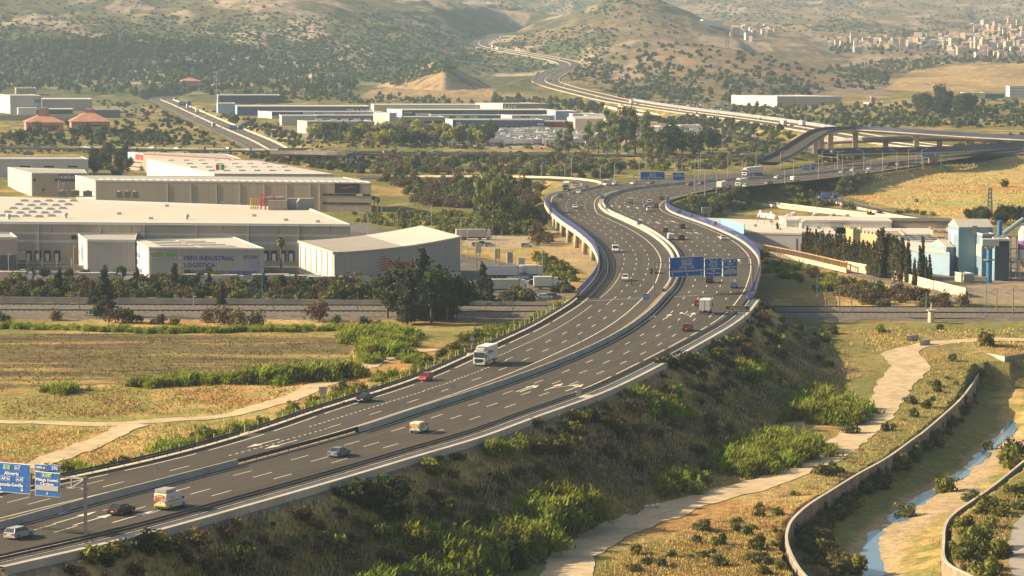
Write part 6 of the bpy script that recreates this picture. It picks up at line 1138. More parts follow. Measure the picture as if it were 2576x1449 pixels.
belt([(160,1410),(860,1280),(1290,1125),(1560,1000),(1760,890),(1880,790),(1960,800),(2090,850),(2120,930),(1960,1050),(1700,1180),(1500,1240),(1300,1300),(1000,1440),(160,1449)], 90, ['olive', 'green', 'brown', 'olive'], .45, 1.15, 'bush on the shaded embankment slope', 'bush', 'bushes on the shaded embankment', 39, pad=2)
RG = [('reed clump of the big bright thicket nearest the camera', 'big bright reed thicket at the foot of the slope', [(1030,1470),(1080,1420),(1140,1375),(1260,1350),(1350,1345),(1385,1365),(1320,1405),(1220,1440),(1120,1475)], 60, 1.0), ('reed clump of the upper part of the near thicket', 'upper near reed thicket', [(1300,1285),(1400,1265),(1480,1270),(1490,1300),(1430,1325),(1340,1325)], 26, 1.0), ('reed clump leaning over the shaded slope by itself', 'isolated reeds on the shaded slope', [(1010,1345),(1060,1335),(1080,1360),(1040,1370)], 7, .9),
 ('reed clump of the middle thicket beside the dirt road', 'middle reed thicket by the dirt road', [(1810,1170),(1860,1135),(1950,1115),(2050,1125),(2040,1150),(1940,1180),(1840,1200)], 52, 1.0), ('reed clump of the far thicket beside the dirt road', 'far reed thicket by the dirt road', [(2005,1015),(2060,1000),(2120,1020),(2180,1040),(2160,1070),(2080,1080),(2010,1060)], 46, 1.0), ('reed clump in the small tuft between the near and middle thickets', 'small reed tuft between thickets', [(1655,1220),(1700,1205),(1730,1215),(1725,1240),(1665,1245)], 9, .95),
 ('reed clump on the slope below the truck', 'reeds on the slope below the crash barrier', [(1590,985),(1650,1010),(1740,1050),(1720,1065),(1640,1030),(1580,1000)], 9, .75), ('reed clump on the slope near the brown sign', 'reeds on the slope near the brown sign', [(1820,925),(1900,920),(1940,935),(1900,960),(1840,950)], 9, .7), ('reed clump at the bottom edge of the picture', 'reeds at the bottom edge', [(930,1470),(1010,1460),(1100,1470),(1100,1490),(900,1490)], 8, .9), ('reed clump at the crest of the near slope', 'reeds at the crest', [(1195,1130),(1240,1120),(1380,1075),(1400,1085),(1250,1150)], 6, .6)]
for l, g, poly, n, s in RG:
    for p in samp(poly, int(n*1.15), 0, len(g)*7+n, .5): put('reed', p[0], p[1], p[2], s*1.1*rr.uniform(.7, 1.25), l, 'reed clump', g)
belt([(1870,760),(2090,790),(2110,850),(2050,880),(1960,840),(1880,790)], 24, ['green', 'olive', 'dark'], .5, .9, 'bush in the deep shade under the viaduct end', 'bush', 'bushes in the viaduct shade', 40)
# canal side growth
belt([(2480,930),(2440,985),(2330,1110),(2160,1230),(2050,1290),(2010,1340),(2030,1400),(2060,1449),(2130,1449),(2090,1370),(2110,1310),(2240,1220),(2380,1110),(2460,1010)], 260, ['olive', 'dry', 'dry', 'brown', 'olive', 'dry'], .4, 1.0, 'weedy bush growing along the foot of the curved flood wall', 'bush', 'weeds along the flood wall', 41)
for x, y, s, k, l in ((2263,1185,1.25,'green','round dark green bush against the flood wall'),(2480,1130,.8,'olive','bush on the sandbar at the far bend of the stream'),(2375,1240,1.2,'green','green bush leaning over the stream from the right bank'),(2280,1300,1.0,'green','green bush dipping into the stream below the sand spit'),(2145,1440,1.3,'green','bright bush at the stream edge on the bottom of the picture'),(2545,1180,1.8,'green','large green bush on the right bank near the edge'),(2560,1150,1.5,'dark','dark bush behind the large green one near the right edge'),(2460,1380,1.5,'green','green bush in front of the old concrete slab'),(2430,1400,1.3,'green','lower left bush of the pair before the concrete slab'),(2490,1400,1.4,'green','right bush of the group before the concrete slab'),(2500,1290,1.3,'green','green bush on the right bank above the slab'),(2560,1250,1.2,'green','bush at the right edge over the slab'),(2440,1260,.9,'olive','olive bush beside the low far bank wall'),(2140,1090,.9,'olive','olive bush between the dirt road and the flood wall'),(2290,1015,.8,'olive','low bush at the right side of the dirt road bend'),(2070,1195,.9,'olive','grey green bush on the verge of the dirt road'),(2100,1190,.8,'dark','second grey green bush on the verge of the dirt road'),(2215,835,.9,'green','green bush in front of the railway left of the white post'),(2475,870,1.35,'green','round green bush beside the far dirt road'),(2360,830,.6,'dark','small dark bush behind the far dirt road'),(1460,1170,.7,'olive','low bush'),(1300,1430,1.2,'dark','dark reedy bush at the near bend of the dirt road'),(1200,1449,1.1,'dark','dark bush at the bottom edge left of the dirt road'),(2475,1449,1.0,'green','bush at the bottom right corner')):
    if l != 'low bush': putpx(k, x, y, s, l, 'bush')
belt([(1500,1440),(1620,1370),(1900,1280),(2050,1220),(2180,1120),(2290,1000),(2380,890),(2440,920),(2380,1010),(2200,1150),(2030,1250),(1970,1320),(1980,1449)], 150, ['dry', 'dry', 'olive'], .35, .75, 'dry grass clump on the strip between the dirt road and the flood wall', 'grass clump', 'dry clumps between road and wall', 42, pad=.2)
belt([(2390,1449),(2400,1300),(2560,1210),(2600,1230),(2600,1449)], 50, ['dry', 'olive', 'green'], .4, .9, 'weed clump on the right bank terrace', 'weed clump', 'weeds on the right bank', 43)
# right background
belt([(2110,760),(2130,720),(2230,730),(2340,755),(2430,770),(2430,782),(2200,785)], 46, ['brown', 'olive', 'brown'], .9, 1.5, 'brown shrub between the cream block wall and the railway', 'shrub', 'shrubs before the cream wall', 44, pad=.3); belt([(1900,640),(1960,660),(2120,700),(2110,740),(1990,720),(1930,690)], 26, ['brown', 'olive', 'reed'], .6, 1.2, 'bush below the ochre balustrade', 'bush', 'bushes below the balustrade', 45, pad=.3)
for i in range(46):
    t = i/45; x = 2020+t*250; y = 655+t*62-(t > .8)*4; putpx('cypr', x, y-6, (1.05 if t < .75 else 1.45)*rr.uniform(.9, 1.12), 'cypress of the dense hedge row behind the ochre balustrade', 'cypress', 'dense cypress hedge', sz=rr.uniform(.95, 1.1))
for x, y, s in ((1946,632,.85),(1955,634,1.0),(1963,636,.8),(2283,715,1.3),(2287,700,1.0),(2268,712,1.25),(2313,718,1.1),(2275,690,1.1),(2300,722,.9),(2320,712,1.3),(2338,718,1.0),(2330,720,.8)): putpx('cypr', x, y-5, s, 'slim cypress standing apart right of the dense hedge' if x > 2000 else 'slim cypress beside the factory wall left of the hedge', 'cypress', 'slim cypresses' if x > 2000 else 'cypresses by the factory wall')
for x, y, s in ((2105,615,1.2),(2120,612,1.3),(2175,600,1.2),(2190,625,1.0),(2170,628,.9)): putpx('datepalm', x, y, s*1.3, 'feathery palm in front of the ochre castle building', 'palm tree', 'palms before the castle building')
belt([(2420,558),(2600,556),(2600,570),(2430,568)], 26, ['broad'], .5, .85, 'dark green tree in the row behind the blue works', 'tree', 'trees behind the blue works', 46, pad=.2)
for x, y, s, k, l in ((2527,470,1.2,'dark','lone dark bush in the middle of the right hand tawny field'),(2215,545,1.0,'dark','dark shrub at the lower left corner of the tawny field'),(2190,545,.9,'brown','brown shrub at the lower left corner of the tawny field'),(2262,540,.9,'green','first green shrub from the left in the row at the field foot'),(2285,536,.9,'green','second green shrub from the left in the row at the field foot'),(2300,537,.9,'green','third green shrub from the left in the row at the field foot'),(2323,540,.8,'green','fourth green shrub from the left in the row at the field foot'),(2345,542,.7,'green','last green shrub of the row at the field foot'),(2305,508,.6,'green','small upright shrub halfway up the tawny field')): putpx(k, x, y, s, l, 'shrub')
belt([(1745,500),(1900,480),(1990,500),(1920,530),(1800,540),(1720,535)], 60, ['olive', 'dark', 'green', 'brown'], .7, 1.4, 'shrub on the bank between the motorway and the food factory', 'shrub', 'shrubs behind the food factory', 47); belt([(1935,465),(2020,462),(2060,500),(2180,530),(2000,520),(1930,490)], 55, ['olive', 'brown', 'green'], .7, 1.3, 'shrub inside the curve of the loop road', 'shrub', 'shrubs inside the loop road', 48)
belt([(2060,465),(2130,448),(2200,450),(2140,490),(2080,480)], 30, ['dark', 'brown', 'olive'], 1.0, 1.5, 'dark shrub right of the loop road', 'shrub', 'shrubs right of the loop road', 49); mass([(1930,360),(1990,370),(2120,395),(2200,395),(2080,410),(1960,408),(1880,420),(1700,430)], 200, ['olive', 'hillb', 'green'], .5, 1.0, 'undergrowth', 50)
belt([(2300,268),(2420,262),(2450,300),(2320,295)], 26, ['broad'], 1.2, 2.2, 'dark tree right of the cream hall with brown tower', 'tree', 'trees right of the cream hall', 51, pad=.2); mass([(2330,380),(2600,330),(2600,372),(2400,392)], 150, ['olive', 'dark'], .5, 1.0, 'undergrowth', 52); mass([(1830,288),(2070,318),(1900,330),(1500,300),(1640,300)], 260, ['hillb', 'olive'], .6, 1.2, 'undergrowth', 53)
mass([(1700,300),(1990,330),(2000,350),(1900,375),(1800,365),(1640,340)], 220, ['hillb', 'olive', 'green'], .6, 1.2, 'undergrowth', 54)
# grass tufts over the near ground
def tufts(poly, n, h, w, seed, leaf, name='grass'):
    rs = np.random.RandomState(seed); r = random.Random(seed); base = samp(poly, n//24, 0, seed, .3); 
    k = 24; ctr = np.repeat(base, k, 0); ctr[:, 0] += rs.normal(size=len(ctr))*2.2; ctr[:, 1] += rs.normal(size=len(ctr))*3.0; N_ = len(ctr); ctr[:, 2] = hz(ctr[:, 0], ctr[:, 1]); ok = clear(ctr[:, 0], ctr[:, 1], .5); ctr = ctr[ok]; N_ = len(ctr)
    a = rs.rand(N_)*6.28; s = w*(.5+rs.rand(N_)); hh = h*(.4+rs.rand(N_)); d = np.stack([np.cos(a)*s, np.sin(a)*s, a*0], 1); le = rs.normal(size=(N_, 3))*.25*hh[:, None]; le[:, 2] = hh
    v = np.stack([ctr-d-[0, 0, .1], ctr+d-[0, 0, .1], ctr+d*.25+le, ctr-d*.25+le], 1).reshape(-1, 3); tag(npmesh(name, v, np.arange(4*N_).reshape(N_, 4), leaf), kind='stuff')
L_ST = leafmat('straw_tufts', (.32,.24,.09), (.56,.42,.17), .12, .2); L_RU = leafmat('rusty_tufts', (.34,.22,.08), (.52,.36,.13), .12, .2); L_GT = leafmat('green_tufts', (.11,.12,.03), (.28,.26,.07), .15, .2)
tufts([(1480,1475),(1620,1380),(1900,1280),(2060,1210),(2180,1110),(2300,1000),(2340,890),(2440,900),(2450,960),(2330,1080),(2040,1260),(1975,1320),(1990,1475)], 15000, .3, .12, 1, L_ST); tufts([(1500,1475),(1620,1390),(1900,1300),(1990,1330),(1980,1475)], 5000, .35, .14, 2, L_RU); tufts([(1380,1400),(1500,1300),(1700,1240),(1900,1190),(2000,1190),(1850,1225),(1600,1280),(1440,1360)], 5000, .4, .14, 3, L_ST)
tufts([(0,1000),(300,975),(900,950),(900,975),(600,1040),(0,1050)], 5000, .28, .2, 4, L_RU); tufts([(0,1075),(250,1080),(600,1060),(500,1110),(250,1180),(0,1210)], 5000, .28, .18, 5, L_ST)
SLP = [(1700,900),(1900,800),(2100,860),(2150,960),(1900,1100),(1500,1270),(1100,1449),(300,1449),(900,1270),(1300,1120)]
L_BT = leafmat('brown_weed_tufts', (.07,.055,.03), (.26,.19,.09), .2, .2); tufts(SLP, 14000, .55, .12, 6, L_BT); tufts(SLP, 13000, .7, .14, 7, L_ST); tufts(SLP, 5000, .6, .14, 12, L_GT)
tufts([(0,840),(860,845),(880,905),(700,930),(150,970),(0,980)], 5000, .25, .22, 8, L_GT); tufts([(2120,490),(2250,440),(2400,415),(2600,395),(2600,556),(2420,552),(2200,512)], 6000, .4, .35, 9, L_ST); tufts([(2390,1475),(2400,1300),(2560,1210),(2600,1475)], 3000, .4, .15, 10, L_ST); tufts([(2160,830),(2600,820),(2600,890),(2380,860),(2200,880)], 3000, .35, .2, 11, L_ST)
mass([(620,236),(1000,246),(1180,258),(1200,268),(930,262),(700,256),(560,245)], 160, ['far', 'hillb'], .5, .9, 'undergrowth', 55); mass([(780,338),(1240,346),(1240,368),(900,366),(780,356)], 60, ['far'], .5, .8, 'undergrowth', 56); mass([(0,340),(330,330),(560,365),(0,368)], 160, ['far', 'hillb', 'olive'], .5, .9, 'undergrowth', 57)

belt([(222,396),(322,388),(322,440),(235,446),(222,420)], 46, ['broad', 'olive', 'dark'], .7, 1.1, 'dark tree in the gap between the white and the red banded buildings', 'tree', 'trees between the white and red buildings', 59)
mass([(620,392),(940,398),(930,445),(850,432),(640,402)], 120, ['olive', 'dark', 'hillb'], .6, 1.1, 'undergrowth', 60)
belt([(1560,1240),(1900,1090),(1990,990),(2120,960),(2130,1000),(1900,1180),(1700,1230)], 40, ['green', 'olive'], .3, .6, 'small green bush low on the embankment near the dirt road', 'bush', 'small bushes low on the embankment', 61)
flush()
# ---------------------------------------------------------------- vehicles
GLASS = mat('vehicle_glass', (.03,.04,.045), .12, 0, spec=.6); TYRE = mat('tyre_rubber', (.02,.02,.02), .8, 0); LAMPR = mat('red_tail_lamp', (.45,.02,.02), .3, 0); LAMPW = mat('headlamp_glass', (.75,.75,.72), .2, 0); PLATE = mat('plate_white', (.6,.6,.55), .5, 0); HUB = mat('wheel_hub', (.35,.35,.36), .4, 0, metal=.5); CHASS = mat('dark_chassis', (.03,.03,.032), .7, 0)
PAINTS = {}
def paint(name, c, r=.3): 
    if name not in PAINTS: PAINTS[name] = mat('car_paint_'+name, c, r, .06, 2.0, spec=.5)
    return PAINTS[name]
CC = {'white': (.68,.68,.66), 'silver': (.40,.41,.42), 'black': (.015,.016,.02), 'grey': (.14,.15,.16), 'red': (.42,.02,.02), 'darkred': (.18,.015,.02), 'blue': (.04,.10,.28), 'bluegrey': (.16,.22,.27), 'cream': (.6,.52,.38), 'yellow': (.75,.45,.02)}
CARS = {'hatch': (4.0, 1.74, 1.48, [(-2.0,.30),(-2.0,.80),(-1.95,.92),(.75,.96),(1.75,.80),(2.0,.62),(2.0,.28)], (-1.92,-1.62,-.1,.98), 1.2), 'sedan': (4.6, 1.8, 1.45, [(-2.3,.32),(-2.3,.85),(-2.2,.98),(-1.4,.98),(.9,.95),(2.1,.78),(2.3,.6),(2.3,.28)], (-1.85,-1.05,.15,1.15), 1.38), 'suv': (4.5, 1.86, 1.68, [(-2.2,.35),(-2.25,.95),(-2.15,1.05),(.95,1.08),(2.05,.95),(2.25,.75),(2.25,.32)], (-2.15,-1.85,.2,1.1), 1.35), 'estate': (4.4, 1.78, 1.52, [(-2.2,.32),(-2.2,.90),(-2.1,.98),(.9,.96),(1.95,.80),(2.2,.62),(2.2,.28)], (-2.1,-1.75,.3,1.15), 1.3)}
def wheels(root, xs, w, r=.32):
    for x in xs:
        for s in (-1, 1):
            m = MB(); m.tube((0, -.1*s, 0), (0, .12*s, 0), r, r, 14); wh = m.build('wheel', TYRE, root); wh.location = (x, s*(w/2-.1), r); m = MB(); m.tube((0, .12*s, 0), (0, .135*s, 0), r*.6, r*.6, 10); m.build('rim', HUB, wh)
def extr(m, prof, w, top=.93):
    n = len(prof); zs = [p[1] for p in prof]; z0, z1 = min(zs), max(zs); A = []; B = []
    for x, z in prof: k = 1-(1-top)*max(0, (z-z0)/(z1-z0)-.3); A.append((x, -w/2*k, z)); B.append((x, w/2*k, z))
    m.face(A); m.face(B[::-1])
    for i in range(n): j = (i+1) % n; m.face([A[j], A[i], B[i], B[j]])
def car(kind, colour, name='car'):
    L, w, h, prof, (g0, g1, g2, g3), wx = CARS[kind]; r = empty(name); m = MB(); extr(m, prof, w); m.box((0, 0, .30), (L*.92, w*.94, .22)); m.build('body', paint(colour, CC[colour]), r); zb = prof[2][1]-.02
    m = MB(); a = w/2*.90; b = w/2*.72; V = [(g0, -a, zb), (g3, -a, zb), (g3, a, zb), (g0, a, zb), (g1, -b, h-.04), (g2, -b, h-.04), (g2, b, h-.04), (g1, b, h-.04)]
    for f in ((0, 1, 5, 4), (1, 2, 6, 5), (2, 3, 7, 6), (3, 0, 4, 7)): m.face([V[i] for i in f])
    m.build('window', GLASS, r); m = MB(); m.prism([(g1-.08, -b-.02), (g2+.06, -b-.02), (g2+.06, b+.02), (g1-.08, b+.02)], h-.06, h)
    for s in (-1, 1):
        for x0, x1 in ((g1, g0), (g2, g3)): m.tube((x0, s*(b+.01), h-.05), (x1, s*(a+.01), zb), .045, .045, 4)
        m.tube(((g1+g2)/2, s*(b+.01), h-.05), ((g0+g3)/2, s*(a+.01), zb), .04, .04, 4)
    m.build('roof', paint(colour, CC[colour]), r); wheels(r, (-wx, wx*1.02), w); e = L/2
    for s in (-1, 1):
        m = MB(); m.box((-e+.02, s*(w/2-.25), .78), (.12, .32, .2)); m.build('tail_light', LAMPR, r); m = MB(); m.box((e-.04, s*(w/2-.3), .64), (.14, .36, .15)); m.build('headlight', LAMPW, r); m = MB(); m.box((g3-.2, s*(w/2+.06), zb+.05), (.16, .18, .14)); m.build('mirror', paint(colour, CC[colour]), r)
    m = MB(); m.box((-e-.01, 0, .62), (.04, .5, .12)); m.build('number_plate', PLATE, r); m = MB(); m.box((e+.01, 0, .45), (.04, .5, .12)); m.build('number_plate', PLATE, r); return r
def van(colour, L=5.0, w=1.95, h=2.1, name='van', small=False):
    r = empty(name); e = L/2; nose = e-.25; m = MB(); ns = .95 if not small else 1.1
    prof = [(-e, .35), (-e, h-.15), (-e+.12, h), (e-ns-1.0, h), (e-ns-.1, 1.15 if not small else 1.1), (nose, .95), (e, .7), (e, .3)]; extr(m, prof, w, .94); m.build('body', paint(colour, CC[colour]), r)
    m = MB(); a = w/2*.9; m.face([(e-ns-.92, -a*.93, h-.12), (e-ns-.92, a*.93, h-.12), (e-ns-.06, a, 1.2), (e-ns-.06, -a, 1.2)]); m.v = [(x+.03, y, z+.03) for x, y, z in m.v]; m.build('windscreen', GLASS, r)
    for s in (-1, 1): m = MB(); yy = s*(w/2*.972); m.face([(e-ns-1.9, yy, 1.25), (e-ns-.35, yy, 1.25), (e-ns-1.0, yy*.985, h-.3), (e-ns-1.9, yy*.985, h-.3)]); m.build('side_window', GLASS, r)
    m = MB(); m.box((-e-.005, 0, .45), (.06, w*.9, .16)); m.build('bumper', CHASS, r); wheels(r, (-L*.3, L*.31), w, .33)
    for s in (-1, 1):
        m = MB(); m.box((-e, s*(w/2-.12), 1.1), (.08, .14, .45)); m.build('tail_light', LAMPR, r); m = MB(); m.box((e-.06, s*(w/2-.3), .8), (.16, .34, .2)); m.build('headlight', LAMPW, r); m = MB(); m.box((e-ns-.4, s*(w/2+.12), 1.35), (.14, .2, .3)); m.build('mirror', CHASS, r)
    m = MB(); m.box((-e-.01, 0, 1.3), (.02, .03, 1.4)); m.build('door_seam', CHASS, r); m = MB(); m.box((-e-.02, 0, .75), (.04, .5, .12)); m.build('number_plate', PLATE, r); return r
WBOX = mat('truck_box_white', (.70,.68,.64), .55, .08, .6); TARP = mat('trailer_grey', (.50,.48,.44), .6, .1, .4)
def truck(L=8.5, cabc='white', name='truck', semi=False, box=None, bh=2.75):
    """rigid truck or tractor with trailer, nose towards +x"""
    r = empty(name); w = 2.5; e = L/2; cl = 2.1; m = MB(); extr(m, [(e-cl, .55), (e-cl, 3.0), (e-cl+.4, 3.15), (e-.45, 2.95), (e-.08, 1.75), (e, 1.5), (e, .4)], w*.97, .95); m.build('cab', paint(cabc, CC[cabc]), r)
    m = MB(); m.face([(e-.38, -1.08, 2.82), (e-.38, 1.08, 2.82), (e-.03, 1.13, 1.8), (e-.03, -1.13, 1.8)]); m.v = [(x+.04, y, z) for x, y, z in m.v]; m.build('windscreen', GLASS, r); m = MB(); m.box((e+.02, 0, 1.15), (.06, 1.7, .7)); m.build('grille', CHASS, r); m = MB(); m.box((e-cl*.5, 0, 3.3), (1.2, 1.7, .5)); m.build('wind_deflector', paint(cabc, CC[cabc]), r)
    x1 = e-cl-.15; m = MB(); m.box(((x1-e)/2, 0, 1.05+bh/2), (x1+e, w, bh)); m.build('box', box or WBOX, r); m = MB(); m.box((0, 0, .75), (L*.93, .9, .35)); m.box((-e+.1, 0, .55), (.15, 2.2, .15)); m.build('chassis', CHASS, r)
    m = MB(); m.box((x1+.12, 0, 1.05+bh-.35), (.35, 1.7, .6)); m.build('cooling_unit', GALV, r)
    wheels(r, ((e-1.3, -e+2.0) if not semi else (e-1.3, e-4.3, -e+3.4, -e+2.2, -e+1.0)), w, .48)
    for s in (-1, 1): m = MB(); m.box((e+.01, s*.95, .75), (.1, .4, .22)); m.build('headlight', LAMPW, r); m = MB(); m.box((e-.35, s*1.42, 2.0), (.2, .22, .7)); m.build('mirror', CHASS, r); m = MB(); m.box((-e, s*1.0, .75), (.08, .35, .15)); m.build('tail_light', LAMPR, r)
    m = MB(); m.box((-e-.005, 0, 1.05+bh/2), (.02, .04, bh*.95)); m.build('door_seam', CHASS, r); return r
def place(o, px, py, label, cat, away=None, z=RZ+.0, group=None, dang=0):
    s, off, i = sof(px, py); x, y, _ = P(px, py, z); t = HT[i]; a = math.atan2(t[1], t[0]); 
    if away is None: away = off > -1
    if not away: a += math.pi
    o.location = (x, y, z+.01); o.rotation_euler[2] = a+dang; return tag(o, label, cat, group)
def placeg(o, px, py, ang, label, cat, group=None, z=None):
    if z is None: h_ = hit(px, py)
    else: h_ = P(px, py, z)
    o.location = (h_[0], h_[1], h_[2]+.03); o.rotation_euler[2] = ang; return tag(o, label, cat, group)
place(car('estate', 'silver'), 48, 1352, 'silver estate car at the lower left edge below the gantry', 'car'); place(car('sedan', 'black'), 305, 1292, 'black saloon car just behind the high visibility van', 'car'); place(car('sedan', 'bluegrey'), 853, 1147, 'blue grey saloon car alone on the right carriageway', 'car')
place(car('sedan', 'black'), 915, 1010, 'black car heading to the camera near the left crash barrier', 'car'); place(car('hatch', 'red'), 1070, 957, 'bright red hatchback heading to the camera on the left carriageway', 'car'); place(car('suv', 'darkred'), 1730, 832, 'dark red car just behind the white box truck', 'car'); place(car('hatch', 'red'), 1757, 769, 'red hatchback half hidden beyond the white box truck', 'car')
v = van('white', 5.6, 2.05, 2.4); place(v, 430, 1277, 'white service van with red and yellow chevrons on its back doors and a roof rack', 'van')
m = MB()
for s in (-1, 1):
    for k in range(4): z = 1.35+k*.26; m.face([(-2.84, s*.08, z+.18), (-2.84, s*.08, z+.06), (-2.84, s*.92, z-.34), (-2.84, s*.92, z-.22)])
m.build('chevron', paint('signalred', (.55,.05,.03)), v); m = MB(); m.box((-2.84, 0, 2.0), (.05, 1.0, .3)); m.build('yellow_sign', paint('yellow', CC['yellow']), v); m = MB(); m.box((-2.83, 0, .72), (.06, 1.95, .22)); m.build('lime_band', mat('lime_reflective', (.55,.65,.02), .5, 0), v)
for s in (-1, 1): m = MB(); m.box((-.6, s*1.03, .72), (3.6, .04, .25)); m.build('lime_band', mat('lime_reflective', (.55,.65,.02)), v); m = MB(); m.box((-.8, s*1.02, 1.2), (3.2, .04, .1)); m.build('red_stripe', paint('signalred', (.55,.05,.03)), v); m = MB(); m.box((-1.3, s*1.0, 1.75), (.9, .06, .35)); m.build('yellow_sign', paint('yellow', CC['yellow']), v)
m = MB(); m.box((-1.4, 0, 2.72), (2.6, 1.9, .42)); m.box((-1.4, 0, 2.5), (2.2, 1.4, .12)); m.build('roof_rack', paint('rack', (.40,.38,.35)), v)
v = van('white', 4.4, 1.8, 1.85, small=True); place(v, 1056, 1087, 'small white and yellow postal style van on the right carriageway', 'van'); m = MB(); m.box((-2.215, 0, 1.35), (.03, 1.3, .55)); m.build('yellow_panel', paint('yellow', CC['yellow']), v)
for s in (-1, 1): m = MB(); m.box((-.9, s*.89, 1.25), (1.7, .05, .75)); m.build('yellow_panel', paint('yellow', CC['yellow']), v)
v = truck(8.6); place(v, 1221, 916, 'white refrigerated truck with red lettering on its box heading to the camera', 'truck', away=False); me = text_mesh('Nieves', .62, .04)
for vx in me.vertices: a, b = vx.co.x, vx.co.y; vx.co = (-1.8+a, 1.27, 2.35+b)
me.materials.clear(); me.materials.append(TXTR); 
def tside(root, txt, h, x, z, y, mm, sgn=1):
    """lettering on a vehicle's side; sgn=1 reads correctly from +y side"""
    me = text_mesh(txt, h, .04)
    for vx in me.vertices: a, b = vx.co.x, vx.co.y; vx.co = (x-sgn*a, y, z+b)
    me.materials.clear(); me.materials.append(mm); ob = bpy.data.objects.new('lettering', me); COL.objects.link(ob); ob.parent = root; return ob
bpy.data.meshes.remove(me); tside(v, 'Nieves', .62, 1.0, 2.4, 1.27, TXTR); tside(v, 'Nieves', .62, -1.4, 2.4, -1.27, TXTR, -1)
m = MB(); m.box((.15, 1.262, 2.2), (1.9, .02, .08)); m.build('underline', TXTR, v); m = MB(); m.face([(1.45+.42*math.cos(t), 1.265, 2.65+.42*math.sin(t)) for t in np.linspace(0, 6.28, 13)[:-1]]); m.build('logo', TXTR, v)
place(truck(6.6, bh=2.5), 1775, 789, 'white box truck seen from behind near the brown sign', 'truck')
VL = [('suv','white',1573,706,'white car beside the motorcycle before the sign gantry'),('sedan','black',1643,687,'black car at the left post of the big sign gantry'),('suv','black',1785,711,'black car directly below the big sign gantry'),('sedan','blue',1847,724,'blue car below the right end of the big sign gantry'),('hatch','darkred',1673,584,'dark red car left of a black one on the inner lanes of the bend'),('hatch','black',1716,574,'black hatchback upper right of the white van on the bend'),('hatch','black',1714,602,'black car right beside the white van on the bend'),('sedan','white',1819,603,'white car in the outer lane by the right parapet'),
('sedan','white',1447,524,'white car next to the motorcycle in the upper left bend'),('sedan','black',1410,496,'black car at the top of the left bend'),('hatch','white',1456,487,'white car where the slip road joins'),('sedan','silver',1446,474,'silver car beside the tanker on the slip road'),('hatch','white',1546,465,'white car behind the white van at the far bend'),('hatch','white',1594,464,'white car left of the grey sign board'),('sedan','grey',1637,463,'dark grey car under the far blue gantry'),('suv','white',1634,512,'white car in the middle of the far right carriageway'),('hatch','silver',1625,523,'silver car touching the white estate in the queue'),('suv','white',1633,531,'white estate car at the front of the queue'),('suv','grey',1649,522,'grey car beside the queue of white cars'),('hatch','grey',1665,502,'dark car entering from the right hand ramp'),('suv','grey',1734,467,'grey car behind the far gantry'),('hatch','grey',1764,464,'grey car by the median further right'),('sedan','bluegrey',1793,478,'grey blue car before the bridge parapet'),('sedan','grey',1834,473,'dark car right of the small box van'),('hatch','white',1877,470,'white car behind the bridge parapet'),('sedan','white',1957,449,'white car on the far right stretch before the tall truck'),('sedan','bluegrey',1934,463,'grey car at the far right stretch edge'),
('sedan','silver',2118,436,'silver car far right before the overpass'),('hatch','white',2145,431,'white car far right after the first lamp pair'),('sedan','grey',2155,439,'grey car near the far right median'),('sedan','white',2184,437,'white car beside the grey one far right'),('sedan','white',2187,427,'white car in the upper lane far right'),('sedan','silver',2259,416,'silver car close to the overpass pier'),('sedan','grey',2230,423,'dark car close to the overpass'),('sedan','white',2280,413,'white car beyond the overpass')]
for k, c, x, y, l in VL: place(car(k, c), x, y, l, 'car')
for x, y, L, l in ((1548,634,4.9,'white pickup like van on the left carriageway by the solid line'),(1687,603,4.6,'white delivery van in the middle of the viaduct bend'),(1527,467,5.6,'tall white van at the far left bend'),(1587,511,5.0,'beige van at the top of the right carriageway'),(1999,455,4.6,'white van on the far right stretch')): place(van('white' if x != 1587 else 'silver', L, 1.95, 2.1 if x != 1527 else 2.6), x, y, l, 'van')
place(truck(6.5, bh=2.3), 1816, 476, 'small white box truck before the bridge parapet', 'truck'); place(truck(7, bh=2.3), 1866, 468, 'white box truck following the white car at the bridge', 'truck', away=False); place(truck(15.5, semi=True, bh=2.9), 1893, 441, 'articulated white lorry on the upper far carriageway', 'lorry', away=False); place(truck(14, semi=True, bh=2.6), 1424, 480, 'pale tanker like lorry on the slip road', 'lorry', away=False, dang=.2)
